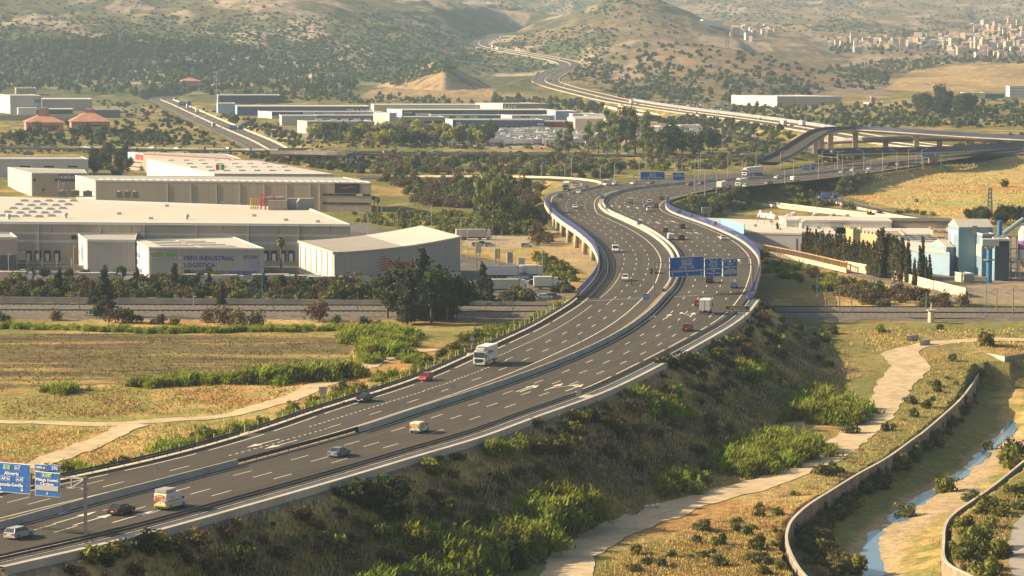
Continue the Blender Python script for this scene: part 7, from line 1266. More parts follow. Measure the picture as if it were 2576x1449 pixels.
# motorcycles and riders
def person_ride(root_loc, ang, label):
    bm_v = [(0,0,.85),(-.02,0,1.15),(.12,0,1.42),(.18,0,1.55),(.25,0,1.72),(.12,.2,1.38),(.32,.3,1.2),(.58,.27,1.12),(.12,-.2,1.38),(.32,-.3,1.2),(.58,-.27,1.12),(.1,.14,.84),(.42,.2,.78),(.22,.2,.42),(.34,.2,.36),(.1,-.14,.84),(.42,-.2,.78),(.22,-.2,.42),(.34,-.2,.36)]
    E = [(0,1),(1,2),(2,3),(3,4),(2,5),(5,6),(6,7),(2,8),(8,9),(9,10),(0,11),(11,12),(12,13),(13,14),(0,15),(15,16),(16,17),(17,18)]; R = [.17,.18,.17,.07,.15,.09,.06,.045,.09,.06,.045,.11,.09,.06,.05,.11,.09,.06,.05]
    me = bpy.data.meshes.new('t'); me.from_pydata(bm_v, E, []); ob = bpy.data.objects.new('t', me); COL.objects.link(ob); md_ = ob.modifiers.new('s', 'SKIN')
    for i, sv_ in enumerate(me.skin_vertices[0].data): sv_.radius = (R[i], R[i]); sv_.use_root = (i == 0)
    ob.modifiers.new('b', 'SUBSURF').levels = 1; bpy.context.view_layer.update(); dg = bpy.context.evaluated_depsgraph_get(); me2 = bpy.data.meshes.new_from_object(ob.evaluated_get(dg)); bpy.data.objects.remove(ob); me2.materials.append(mat('rider_suit', (.05,.05,.06), .7, .2, 2)); r = empty('person', root_loc, ang, label, 'person'); b = bpy.data.objects.new('body', me2); COL.objects.link(b); b.parent = r
    m = MB(); [m.tube((.25, 0, 1.62+k*.07), (.25, 0, 1.69+k*.07), rr_, r2_, 10) for k, (rr_, r2_) in enumerate(((.12,.15),(.15,.15),(.15,.12),(.12,.05)))]; m.build('helmet', paint('white', CC['white']), r); return r
def moto(px, py, away, lab, plab):
    r = empty('motorcycle'); m = MB(); m.tube((-.55, 0, .72), (.45, 0, .78), .16, .14, 8); m.tube((.0, 0, .35), (.1, 0, .62), .18, .2, 8); m.build('body', paint('darkred' if px < 1500 else 'grey', CC['grey']), r); m = MB(); m.box((-.3, 0, .84), (.6, .28, .08)); m.build('seat', CHASS, r); m = MB(); m.tube((.68, 0, .33), (.45, 0, 1.02), .035); m.tube((.45, -.34, 1.05), (.45, .34, 1.05), .025); m.build('fork', GALV, r); m = MB(); m.box((.58, 0, .98), (.1, .24, .3)); m.build('windshield', GLASS, r)
    for x in (-.65, .7): m = MB(); m.tube((0, -.06, 0), (0, .06, 0), .32, .32, 14); w_ = m.build('wheel', TYRE, r); w_.location = (x, 0, .32)
    m = MB(); m.box((-.75, 0, .95), (.35, .4, .3)); m.build('top_case', CHASS, r); place(r, px, py, lab, 'motorcycle', away=away); person_ride(tuple(r.location), r.rotation_euler[2], plab)
moto(1588, 716, False, 'motorcycle next to the white car before the big gantry', 'rider with a pale helmet on the motorcycle before the big gantry'); moto(1463, 528, False, 'motorcycle in the upper left bend', 'rider in dark clothes on the motorcycle in the upper left bend')
# copies of small prototypes for far roads, yards and car lots
CP = [car(k, c) for k, c in (('sedan', 'white'), ('hatch', 'silver'), ('suv', 'grey'), ('sedan', 'black'), ('hatch', 'red'), ('suv', 'white'))]; TP = [truck(12, semi=True), truck(7.5), truck(13, semi=True, box=TARP)]; [kids(c) for c in CP+TP]
for c in CP+TP:
    pass
used = set()
def cpy(lst, i):
    o = lst[i]
    if id(o) in used: return copy_tree(o)
    used.add(id(o)); return o
def online(line, px, py, off, lst, i, label, cat, group=None, rev=False):
    h_ = np.array([px, py]); q = np.array([proj(p[0], p[1], p[2]) for p in line]); k = int(((q-h_)**2).sum(1).argmin()); k = min(max(k, 1), len(line)-2); N, T = normals2(line); o = cpy(lst, i); o.location = (line[k][0]+N[k][0]*off, line[k][1]+N[k][1]*off, line[k][2]+.16); o.rotation_euler[2] = math.atan2(T[k][1], T[k][0])+(math.pi if rev else 0); return tag(o, label, cat, group)
for x, y, off, l, i, rv in ((455,285,5,TP,1,0),(480,288,5,TP,2,0),(452,287,9,CP,2,0),(500,300,5,CP,0,0),(516,309,6,CP,0,0),(494,326,-5,CP,5,1),(525,332,-6,CP,1,1),(548,342,-6,TP,1,1)): online(TOPL, x, y, off, l, i, 'small vehicle on the background dual carriageway at the upper left', 'car' if l is CP else 'truck', 'vehicles on the upper left carriageway', bool(rv))
for x, y, off, l, i in ((1396,160,5,CP,0),(1400,172,-6,TP,0),(1420,160,-6,CP,5),(1436,163,6,CP,0),(1390,178,-7,TP,1),(1410,214,6,CP,0),(1370,205,5,TP,2),(1610,243,-6,TP,0),(1520,250,-7,CP,0),(1700,276,5,CP,5),(1770,284,-6,CP,0),(2000,322,5,TP,0),(1990,320,-6,TP,2),(1300,133,5,CP,0),(1260,126,-6,TP,0),(1230,120,6,TP,1),(1890,300,6,CP,1)): online(FAR, x, y, off, l, i, 'small vehicle on the far motorway climbing the valley', 'car' if l is CP else 'truck', 'vehicles on the far motorway', i == 5)
rq = random.Random(9)
for i in range(34): x = 20+i*56+rq.uniform(-15, 15); online(CROSS, x, 383, rq.choice([-5, -2.5, 3, 5.5]), CP, rq.randrange(6), 'small car on the crossing highway behind the warehouses', 'car', 'cars on the crossing highway', rq.random() < .5)
for x in (2100,2160,2210,2260,2330,2400): online(BLUB, x, 380, rq.choice([-3, 3]), CP, rq.randrange(6), 'small car on the blue bridge over the motorway', 'car', 'cars on the blue bridge')
def yard(poly, n, lst, label, cat, group, angs, seed, sep=4, s=1.0, z=None):
    pts = samp(poly, n*3, 0, seed, .5); keep = []
    for p in pts:
        if all((p[0]-q[0])**2+(p[1]-q[1])**2 > sep*sep for q in keep): keep.append(p)
        if len(keep) >= n: break
    for p in keep: o = cpy(lst, rq.randrange(len(lst))); o.location = (p[0], p[1], p[2]+.1); o.rotation_euler[2] = rq.choice(angs)+rq.uniform(-.06, .06); o.scale = (s, s, s); tag(o, label, cat, group)
yard([(1235,336),(1370,332),(1480,340),(1520,350),(1480,366),(1240,366)], 120, TP, 'white truck or trailer parked in the crowded yard before the dock sheds', 'truck', 'trucks parked in the central truck yard', [0, 1.57, .2], 61, 6); yard([(1220,345),(1480,350),(1500,372),(1220,370)], 80, CP, 'small car parked in the crowded yard before the dock sheds', 'car', 'cars parked in the central truck yard', [0, 1.57], 62, 5)
yard([(1640,332),(1760,332),(1765,346),(1640,346)], 40, TP, 'white trailer parked in the yard right of the blue banded office', 'truck', 'trucks parked right of the blue banded office', [0, .1], 63, 8); yard([(1700,262),(1838,262),(1840,276),(1730,278),(1690,270)], 90, CP, 'small car in the packed car lot below the hill', 'car', 'cars in the packed car lot', [0, 1.57, .4], 64, 4.5); yard([(1840,268),(2060,268),(2060,276),(1840,278)], 24, CP, 'small car parked in front of the long white warehouse on the right', 'car', 'cars before the long white warehouse', [0, .1], 65, 5); yard([(2440,250),(2560,250),(2560,256),(2440,256)], 16, CP, 'small car before the lime fascia building', 'car', 'cars before the lime fascia building', [0, .1], 66, 5); yard([(350,336),(400,340),(395,350),(360,344)], 8, CP, 'small car on the lane right of the pink pavilions', 'car', 'cars beside the pink pavilions', [.5], 67, 4)
yard([(760,345),(1000,352),(1000,362),(780,358)], 14, CP, 'small car under the street trees by the beige offices', 'car', 'cars by the beige offices', [0, 1.57], 68, 6)
# yard beside the viaduct
for i, (x, y, a, l) in enumerate(((1270,700,.05,'white box truck parked left in the yard below the viaduct'),(1338,698,.05,'white box truck parked nearest the viaduct piers'),(1268,735,.08,'white trailer parked by the dark trees in the lower yard'),(1375,728,.05,'short white truck at the lower right of the yard'))): placeg(cpy(TP, (0, 1, 2, 1)[i]), x, y, a, l, 'truck')
placeg(cpy(TP, 2), 1192, 603, .15, 'lone white semitrailer on the sandy lot left of the viaduct', 'trailer')
CL = ['white','silver','dark','red','grey','black']
for i, (x, y, k, l) in enumerate(((1310,703,0,'white car at the left end of the parked row in the yard'),(1322,700,2,'dark car second in the parked row in the yard'),(1345,715,0,'white car below the parked box truck'),(1362,719,4,'red car in the yard below the viaduct'),(1350,716,3,'black car touching the red one in the yard'),(1383,722,1,'silver car right of the red one in the yard'),(1290,710,1,'silver car between the two parked box trucks'),(1370,752,0,'white car at the bottom of the yard near the bushes'),(1393,752,2,'dark car at the bottom right of the yard'),(1200,620,1,'silver car on the sandy lot at its left'),(1215,617,3,'dark car on the sandy lot in the middle'),(1232,620,1,'silver car on the sandy lot at its right'),(1325,622,1,'silver car alone beneath the viaduct bushes'),(893,742,0,'cream car glimpsed between dark shrubs by the railway'),(905,744,5,'white car glimpsed between dark shrubs by the railway'),(1240,712,4,'dark red car beside the left parked truck'),(1252,725,0,'white car at the end of the swept roof building'),(60,690,0,'white car in the yard between the dark and grey blocks'))): placeg(cpy(CP, k), x, y, rq.uniform(-.2, .2), l, 'car')
for i, (x, y, l) in enumerate(((90,662,'long white trailer at the docks behind the left fence'),(255,718,'white trailer roof among the conifers, left'),(490,722,'white trailer parked before the lettered wall, left one'),(560,724,'white trailer parked before the lettered wall, right one'),(770,725,'white trailer left of the swept roof building, near'),(830,728,'white trailer below the corner of the swept roof building'),(30,715,'white trailer at the lower left corner of the yard'),(690,722,'white trailer between the conifers and the palm'))): placeg(cpy(TP, 2), x, y, .1, l, 'trailer')
# ---------------------------------------------------------------- signs
SB = mat('sign_blue', (.015,.13,.48), .5, .05, .3); SG = mat('sign_green', (.01,.25,.08), .5, 0); SBR = mat('sign_brown', (.17,.07,.03), .6, 0); STEEL = mat('sign_steel', (.33,.32,.29), .6, .15, .5); SBACK = mat('sign_back', (.36,.37,.36), .6, .1, .5)
class Plane_:
    def __init__(s, A, B, z0): s.A = A; s.B = B; s.L = math.hypot(B[0]-A[0], B[1]-A[1]); s.e = ((B[0]-A[0])/s.L, (B[1]-A[1])/s.L); s.o = (A[0], A[1], z0)
    def uz(s, px, py): return onwall(s.A, s.B, px, py)
    def box(s, m, u0, z0, u1, z1, d0, d1): u = (u0+u1)/2; d = (d0+d1)/2; m.box((s.A[0]+s.e[0]*u+s.e[1]*d, s.A[1]+s.e[1]*u-s.e[0]*d, (z0+z1)/2), (abs(u1-u0), abs(d1-d0), abs(z1-z0)), math.atan2(s.e[1], s.e[0]))
    def tri(s, m, pts, d): m.face([(s.A[0]+s.e[0]*u+s.e[1]*d, s.A[1]+s.e[1]*u-s.e[0]*d, z) for u, z in pts])
def panel(pl, root, r, lines, arrows=(), m=SB, name='sign_panel'):
    """r: picture rectangle; lines: (fx, fy, height fraction, text, background)"""
    u0, z1 = pl.uz(r[0], r[1]); u1, z0 = pl.uz(r[2], r[3]); mb_ = MB(); pl.box(mb_, u0, z0, u1, z1, 0, .12); pb = loc(mb_, pl.o).build('border', TXTW, root); mb_ = MB(); k = (z1-z0)*.025; pl.box(mb_, u0+k, z0+k, u1-k, z1-k, .1, .16); loc(mb_, pl.o).build(name, m, root); H = z1-z0; Wd = u1-u0
    for fx, fy, hf, txt, bgm in lines:
        h = H*hf; me = text_mesh(txt, h, .03, 0, 'CENTER', 1.0); xs = [v.co.x for v in me.vertices]; wtx = max(xs)-min(xs) if xs else 1; bpy.data.meshes.remove(me); sx = min(1.15, Wd*.92*(.33 if bgm else 1)/wtx) if not bgm else 1.0
        if bgm: mb_ = MB(); pl.box(mb_, u0+Wd*fx-wtx*.6, z1-H*fy-h*.3, u0+Wd*fx+wtx*.6, z1-H*fy+h*1.3, .15, .18); loc(mb_, pl.o).build('route_badge', TXTW, root); mb_ = MB(); q = h*.1; pl.box(mb_, u0+Wd*fx-wtx*.6+q, z1-H*fy-h*.3+q, u0+Wd*fx+wtx*.6-q, z1-H*fy+h*1.3-q, .17, .2); loc(mb_, pl.o).build('route_badge', bgm, root)
        text_at(root, pl.o, pl.A, pl.B, u0+Wd*fx, z1-H*fy, h, txt, TXTW, 'lettering', .23, 'CENTER', .035, 0, sx)
    for fx in arrows: c = u0+Wd*fx; a = H*.045; b = z0+H*.06; mb_ = MB(); pl.box(mb_, c-a*.3, b+a, c+a*.3, b+a*3, .17, .2); pl.tri(mb_, [(c-a*1.3, b+a*1.5), (c, b), (c+a*1.3, b+a*1.5)], .2); loc(mb_, pl.o).build('arrow', TXTW, root)
    return u0, z0, u1, z1
def bar(pl, root, u0, u1, z, th_=.22, name='beam', d=-.3): m = MB(); pl.box(m, u0, z-th_/2, u1, z+th_/2, d-.12, d+.12); loc(m, pl.o).build(name, STEEL, root)
# near gantry
pb_ = P(216, 1362, RZ); i = sof(216, 1362)[2]; n = HN[i]; A = (pb_[0]-n[0]*30, pb_[1]-n[1]*30); pl = Plane_(A, pb_[:2], RZ); g = empty('sign_gantry', pl.o, 0, 'near sign gantry on one grey post with two blue direction signs at the left edge', 'sign gantry')
upost, ztop = pl.uz(218, 1200); m = MB(); m.box((pb_[0], pb_[1], (RZ+ztop)/2-.3), (.42, .42, ztop-RZ+.6)); loc(m, pl.o).build('post', STEEL, g)
u_, zt_ = pl.uz(170, 1200); zb_ = pl.uz(170, 1229)[1]; bar(pl, g, 1, upost, ztop-.3); bar(pl, g, 1, upost, zb_+.1); 
for uu in (upost-2.6, upost-5.5, upost-9): m = MB(); pl.box(m, uu-.08, zb_, uu+.08, ztop-.3, -.4, -.2); loc(m, pl.o).build('strut', STEEL, g)
m = MB(); m.tube((A[0]+pl.e[0]*(upost-2.6), A[1]+pl.e[1]*(upost-2.6), zb_), (A[0]+pl.e[0]*(upost-.3), A[1]+pl.e[1]*(upost-.3), ztop-.3), .09); loc(m, pl.o).build('strut', STEEL, g)
panel(pl, g, (-72, 1156, 77, 1243), [(.62, .20, .10, 'E-15', SG), (.80, .20, .10, 'A-7', SB), (.70, .40, .115, 'Almería', None), (.60, .58, .10, 'AP-46', SB), (.84, .58, .10, 'A-45', SB), (.5, .78, .115, 'Córdoba-Granada-Sevilla', None)], (.1, .5, .87))
panel(pl, g, (89, 1185, 152, 1251), [(.5, .19, .12, 'A-357', SG), (.5, .37, .12, 'Málaga (oeste)', None), (.5, .54, .12, 'Cártama', None)], (.5,)); u0, z1 = pl.uz(93, 1219); u1, z0 = pl.uz(149, 1236); m = MB(); pl.box(m, u0, z0, u1, z1, .17, .24); loc(m, pl.o).build('grey_patch', mat('patch_grey', (.42,.42,.40), .7, .1, .5), g)
panel(pl, g, (89, 1167, 119, 1184), [(.5, .68, .42, '1000 m', None)]); panel(pl, g, (121, 1168, 152, 1186), [(.62, .7, .5, '232', None)]); 
# far side sign panel backs seen through the gantry are part of it. Second gantry
pa = P(1646, 742, RZ); pb_ = P(1893, 728, RZ); ex_ = (pb_[0]-pa[0], pb_[1]-pa[1]); pl = Plane_(pa[:2], pb_[:2], RZ); g = empty('sign_gantry', pl.o, 0, 'big sign gantry over the right carriageway with three blue direction signs', 'sign gantry'); zt_ = pl.uz(1646, 658)[1]; zt2 = pl.uz(1893, 668)[1]
m = MB(); m.box((pa[0], pa[1], (RZ+zt_)/2), (.4, .4, zt_-RZ)); loc(m, pl.o).build('post', STEEL, g); m = MB(); m.box((pb_[0], pb_[1], (RZ+zt2)/2), (.4, .4, zt2-RZ)); loc(m, pl.o).build('post', STEEL, g)
z_a = pl.uz(1660, 660)[1]; z_b = pl.uz(1660, 671)[1]; bar(pl, g, 0, pl.L, z_a); bar(pl, g, 0, pl.L, z_b-.6)
for t in np.linspace(.03, .97, 12): m = MB(); pl.box(m, pl.L*t-.05, z_b-.6, pl.L*t+.05, z_a, -.36, -.26); loc(m, pl.o).build('strut', STEEL, g)
panel(pl, g, (1684, 648, 1770, 693), [(.42, .25, .12, 'E-15', SG), (.60, .25, .12, 'A-7', SB), (.5, .41, .125, 'Almería', None), (.40, .58, .11, 'AP-46', SB), (.63, .58, .11, 'A-45', SB), (.5, .76, .12, 'Córdoba-Granada-Sevilla', None)], (.08, .5, .92))
panel(pl, g, (1772, 650, 1815, 695), [(.38, .13, .075, 'E-15', SG), (.68, .13, .075, 'A-7', SB), (.5, .25, .085, 'Almería', None), (.36, .36, .07, 'AP-46', SB), (.68, .36, .07, 'A-45', SB), (.5, .48, .085, 'Córdoba', None), (.5, .60, .085, 'Granada-Sevilla', None), (.5, .71, .07, 'A-357', SG), (.5, .84, .085, 'Málaga-Cártama', None)], (.5,))
panel(pl, g, (1818, 660, 1854, 695), [(.5, .19, .11, 'A-357', SG), (.5, .37, .11, 'Málaga (oeste)', None), (.5, .54, .11, 'Cártama', None)], (.5,)); u0, z1 = pl.uz(1820, 679); u1, z0 = pl.uz(1852, 688); m = MB(); pl.box(m, u0, z0, u1, z1, .17, .24); loc(m, pl.o).build('grey_patch', mat('patch_grey', (.42,.42,.40)), g)
panel(pl, g, (1818, 652, 1834, 659.5), [(.5, .68, .42, '600 m', None)]); panel(pl, g, (1836, 652, 1854, 659.5), [(.62, .7, .5, '232', None)])
# smaller signs
def sign(r, pybase, label, lines=(), m=SB, z=RZ, posts=2, arrows=(), cat='road sign', back=False, name='road_sign', ang=0.0, Y=None):
    cx = (r[0]+r[2])/2; p = P(cx, pybase, z); 
    if Y: p = PY(cx, pybase, Y); z = p[2]
    ca, sa = math.cos(ang), math.sin(ang); A = (p[0]-ca*6, p[1]-sa*6); B = (p[0]+ca*6, p[1]+sa*6); pl = Plane_(A, B, z); pl.o = (p[0], p[1], z); g = empty(name, pl.o, 0, label, cat); u0, zt = pl.uz(r[0], r[1]); u1, zb = pl.uz(r[2], r[3])
    for t in ((.5,) if posts == 1 else (.2, .8)): u = u0+(u1-u0)*t; m2 = MB(); pl.box(m2, u-.07, z-.3, u+.07, zt-.1, -.14, -.02); loc(m2, pl.o).build('post', GALV, g)
    if back: m2 = MB(); pl.box(m2, u0, zb, u1, zt, 0, .05); loc(m2, pl.o).build('plate', SBACK, g); m2 = MB(); pl.box(m2, (u0+u1)/2-.06, z, (u0+u1)/2+.06, zt, .05, .12); loc(m2, pl.o).build('post', STEEL, g)
    else: panel(pl, g, r, lines, arrows, m)
    return g, pl, (u0, zb, u1, zt)
def lanesign(r, pyb, label, Y=None, z=RZ, back=False):
    g, pl, (u0, zb, u1, zt) = sign(r, pyb, label, posts=1, z=z, Y=Y, back=back)
    if not back:
        m = MB(); w = u1-u0
        for k in range(4): u = u0+w*(.2+.2*k); pl.box(m, u-w*.025, zb+(zt-zb)*.18, u+w*.025, zb+(zt-zb)*.8, .18, .22)
        loc(m, pl.o).build('lane_arrows', TXTW, g)
lanesign((1617,739,1634,754), 771, 'small blue lane sign on the median below the gantry post'); lanesign((1879,738,1896,753), 771, 'small blue lane sign at the right shoulder beside the embankment'); lanesign((1523,516,1535,525), 540, 'blue lane sign on the median at the upper bend, lower one'); lanesign((1510,491,1521,500), 520, 'blue lane sign at the tip of the upper median bend'); lanesign((1603,556,1613,565), 577, 'blue lane sign halfway down the cream median'); lanesign((1676,504,1686,512), 528, 'blue lane sign at the inner end of the right parapet'); lanesign((1702,527,1714,537), 548, 'blue lane sign behind the right parapet'); lanesign((1795,557,1803,566), 578, 'blue arrow sign behind the right parapet near the billboard'); lanesign((1736,538,1742,546), 556, 'narrow blue sign behind the right parapet')
sign((1825,769,1886,785), 803, 'brown sign reading viaducto L.A.V. on the right shoulder', [(.5,.46,.27,'viaducto L.A.V.',None),(.5,.84,.27,'Málaga-Madrid 600 m',None)], SBR, ang=-.1)
sign((1127,966,1147,984), 1006, 'square grey sign seen from behind on the median', back=True, posts=1); sign((802,973,822,990), 1017, 'square grey sign seen from behind on the left verge', back=True); sign((1472,466,1482,474), 484, 'small grey sign seen from behind at the far median', back=True, posts=1)
def shapeback(px, pyt, pyb, pyg, kind, label):
    p = P(px, pyg, RZ); pl = Plane_((p[0]-5, p[1]), (p[0]+5, p[1]), RZ); pl.o = p; g = empty('road_sign', p, 0, label, 'road sign'); c, zt = pl.uz(px, pyt); zb = pl.uz(px, pyb)[1]; R = (zt-zb)/2; m = MB(); pl.box(m, c-.06, RZ, c+.06, zt-R*.4, -.1, -.02); loc(m, pl.o).build('post', GALV, g); m = MB()
    if kind == 'round': pl.tri(m, [(c+R*math.cos(t), zb+R+R*math.sin(t)) for t in np.linspace(0, 6.283, 17)[:-1]], .03); 
    else: pl.tri(m, [(c-R*1.0, zb), (c+R*1.0, zb), (c, zt)], .03)
    loc(m, pl.o).build('plate', SBACK, g); m = MB(); pl.box(m, c-.05, zb, c+.05, zt-.1, .03, .09); loc(m, pl.o).build('bracket', STEEL, g)
shapeback(396, 1172, 1193, 1217, 'round', 'round sign seen from behind on the near median'); shapeback(1188, 840, 857, 881, 'tri', 'triangular warning sign seen from behind beside the white truck'); shapeback(1462, 838, 853, 870, 'tri', 'triangular warning sign seen from behind on the median in mid bend')
def farsign(rects, posts, label, pyb, Y=None, z=RZ, beam=True):
    cx = (rects[0][0]+rects[-1][2])/2; p = P(cx, pyb, z); pl = Plane_((p[0]-12, p[1]), (p[0]+12, p[1]), z); pl.o = (p[0], p[1], z); g = empty('sign_gantry', pl.o, 0, label, 'sign gantry')
    for r, lines, ar in rects_(rects): panel(pl, g, r, lines, ar)
    zt = pl.uz(cx, rects[0][1])[1]; zb = pl.uz(cx, rects[0][3])[1]
    for x in posts: u = pl.uz(x, pyb)[0]; m = MB(); pl.box(m, u-.15, z-.5, u+.15, (zt+zb)/2+.8, -.4, -.15); loc(m, pl.o).build('post', STEEL, g)
    if beam: us_ = [pl.uz(x, pyb)[0] for x in posts]; bar(pl, g, min(us_), max(us_), (zt+zb)/2, .3)
    return g
def rects_(rs_): return [(r[:4], r[4], r[5]) for r in rs_]
farsign([(1611,432,1672,452,[(.5,.25,.13,'E-15 A-7',None),(.5,.42,.14,'Almería',None),(.5,.6,.13,'AP-46 A-45',None),(.5,.78,.14,'Córdoba-Granada-Sevilla',None)],(.08,.36,.64,.92)),(1692,434,1722,454,[(.5,.3,.15,'A-357',None),(.5,.48,.15,'Málaga-Cártama',None)],(.2,.8))], (1595,1746), 'far blue gantry with wide and narrow signs over the motorway beyond the bend', 478)
farsign([(2019,414,2037,428,[(.5,.35,.2,'MÁLAGA',None),(.5,.65,.2,'Córdoba',None)],(.3,)),(2040,412,2050,428,[(.5,.5,.2,'A-357',None)],(.5,))], (2011,2072), 'small twin blue gantry signs right of the flyover foot', 449); farsign([(2066,483,2089,502,[(.5,.3,.16,'MÁLAGA',None),(.5,.6,.16,'Cártama',None)],(.2,.8)),(2095,483,2107,501,[(.5,.35,.2,'A-357',None)],(.5,))], (2056,2118), 'blue gantry signs over the side road in front of the tawny field', 530, z=.6); farsign([(2321,384,2338,395,[(.5,.4,.2,'Málaga',None)],(.5,)),(2353,384,2363,395,[(.5,.5,.2,'A-357',None)],(.5,))], (2322,2368), 'blue gantry signs by the far end of the blue bridge', 420)
farsign([(450,256,468,266,[(.5,.5,.2,'Málaga',None)],()),(471,254,481,266,[],())], (449,482), 'blue and white signs beside the upper left carriageway', 280, z=3); farsign([(577,315,597,326,[(.5,.5,.2,'Campanillas',None)],()),(599,315,613,326,[],())], (567,616), 'blue and white signs over the upper left carriageway nearer its lower end', 350, z=2)
def billboard(r, pyb, m, label, z=0, frame=TXTW):
    p = P((r[0]+r[2])/2, pyb, z); pl = Plane_((p[0]-8, p[1]-2), (p[0]+8, p[1]+2), z); pl.o = (p[0], p[1], z); g = empty('billboard', pl.o, 0, label, 'billboard'); u0, zt = pl.uz(r[0], r[1]); u1, zb = pl.uz(r[2], r[3]); m2 = MB(); pl.box(m2, u0, zb, u1, zt, 0, .2); loc(m2, pl.o).build('frame', frame, g); m2 = MB(); k = .15; pl.box(m2, u0+k, zb+k, u1-k, zt-k, .19, .24); loc(m2, pl.o).build('poster', m, g)
    for t in (.2, .8): u = u0+(u1-u0)*t; m2 = MB(); pl.box(m2, u-.12, z-.5, u+.12, zb+.3, -.25, 0); loc(m2, pl.o).build('support', GALV, g)
billboard((1195,612,1210,637), 650, mat('poster_yellow', (.65,.5,.15), .6, .5, .8, col2=(.7,.65,.5)), 'yellow and white billboard left of the truck yard entrance'); billboard((1244,625,1258,651), 662, mat('poster_orange', (.65,.30,.05), .6, .6, .8, col2=(.6,.55,.1)), 'orange billboard beside the yellow one'); billboard((1275,634,1290,662), 670, mat('poster_dark', (.12,.12,.12), .6, .6, .8, col2=(.6,.6,.55)), 'dark billboard between orange and white ones'); billboard((1303,649,1320,676), 686, mat('poster_pale', (.7,.66,.6), .6, .2, .8), 'pale billboard behind the parked trucks'); billboard((698,372,787,384), 392, mat('overpass_board', (.33,.28,.27), .7, .1, .3), 'wide faded billboard on the low overpass', 5); billboard((869,399,890,412), 416, LBLU, 'light blue billboard beneath the low overpass', 4); billboard((57,382,85,390), 398, mat('rear_board', (.2,.19,.18), .7, .2, .4), 'billboard back seen at the far left above the white warehouse', 4)
billboard((330,262,349,270), 316, TXTW, 'white sign on a tall single pole left of the upper left carriageway', 3); billboard((2474-545,521+0,1+2474-520,536), 548, mat('tan_back', (.42,.34,.22), .7, .2, .5), 'tan billboard back above the food factory roof', 2) if False else billboard((1765,521,1789,535), 548, mat('tan_back', (.42,.34,.22), .7, .2, .5), 'tan billboard seen from behind above the food factory', 2)
# ---------------------------------------------------------------- lamp posts, masts, pylons
LP = mat('lamp_post_grey', (.42,.40,.36), .6, .1, .5)
def lamp(x, yb, yt, z=RZ, arm=1, dbl=False, label='tall street lamp with a curved arm beside the motorway junction', group='street lamps of the motorway junction', lp=LP, straight=False):
    p = P(x, yb, z); h = PY(x, yt, p[1])[2]-p[2]; g = empty('street_lamp', p, 0, label, 'street lamp', group); r = .13 if h > 7 else .1; m = MB(); m.tube((0, 0, -.5), (0, 0, h*.86), r, r*.75, 6); top = []
    for s in ((-1, 1) if dbl else (arm,)):
        pts = [(0, 0, h*.86)]+[(s*2.6*(1-math.cos(t)), 0, h*.86+h*.14*math.sin(t)) for t in (.5, 1.0, 1.57)] if not straight else [(0, 0, h*.86), (0, 0, h)]
        for a, b in zip(pts[:-1], pts[1:]): m.tube(a, b, r*.7, r*.6, 5)
        top.append((pts[-1], s))
    m.build('pole', lp, g)
    for (tx, ty, tz), s in top: m = MB(); m.box((tx+s*.35, ty, tz), (.95, .3, .16)); m.build('lamp_head', LAMPW, g)
LAMPS = [(1362,447,407,1,5),(1437,459,390,1,8),(1421,455,410,1,8),(1510,462,412,1,8),(1546,455,406,1,8),(1608,448,400,1,8),(1648,432,399,1,7),(1716,434,397,1,7),(1698,440,394,-1,8),(1703,432,393,-1,7),(1748,480,393,1,8),(1757,452,390,-1,8),(1762,440,382,1,8),(1773,490,422,-1,8),(1802,482,435,-1,8),(1831,445,381,1,8),(1865,465,400,-1,8),(1868,440,398,-1,7),(1902,425,373,1,8),(1938,404,365,1,7),(1963,422,379,1,8),(1974,460,420,-1,8),(1996,451,389,-1,8),(2059,446,384,-1,8),(2068,425,376,1,8),(2099,450,408,1,4),(2107,430,380,1,8),(2119,440,381,-1,8),(2146,442,403,1,8),(2173,427,376,-1,8),(2191,436,399,1,8),(2220,431,376,-1,8),(2256,426,377,-1,8),(2263,430,400,-1,4),(2285,421,372,1,8),(2304,409,370,-1,8),(2318,415,374,1,8),(2322,420,388,-1,8),(2381,408,368,1,8),(1550,440,430,1,8),(1600,283,262,1,9),(1655,290,265,1,9),(1700,292,268,1,9),(1800,305,280,1,9),(1880,313,285,1,9),(1960,322,292,1,9),(2020,330,300,1,9)]
for x, yb, yt, a, z in LAMPS: lamp(x, yb, yt, z, a, dbl=(x in (2146, 2191, 2099)))
for x, yb, yt, z in ((1160,652,548,0),(1085,566,515,0),(1058,564,535,0),(1005,545,520,0),(927,602,547,0),(924,596,537,0),(1176,650,575,0),(1243,678,595,0),(1254,680,603,0),(1200,688,651,0),(91,655,582,0),(186,700,620,0),(22,705,640,0),(159,520,462,2),(148,510,455,2),(960,540,518,0),(898,535,519,0),(861,542,522,0),(1364,675,616,0),(487,790,746,0),(633,610,600,0),(2197-16,380,350,4),(1332,439,402,4)): lamp(x, yb, yt, z, 1, label='slim straight yard lamp standing among the industrial plots', group='yard lamps', straight=(x not in (1005, 1332)))
for x, yb, yt, l in ((1112,790,687,'bright blue mast by the railway in front of the swept roof building'),(660,776,670,'bright blue mast by the railway left of the palm'),(2480,800,700,'bright blue mast by the railway at the right'),(2055,770,693,'blue mast in the viaduct shadow')):
    p = P(x, yb, 0); h = PY(x, yt, p[1])[2]; g = empty('mast', p, 0, l, 'mast'); m = MB(); m.tube((0, 0, 0), (0, 0, h), .11, .08, 8); m.build('pole', BRIB, g); m = MB(); m.box((0, 0, h), (.5, .2, .2)); m.build('cap', BRIB, g)
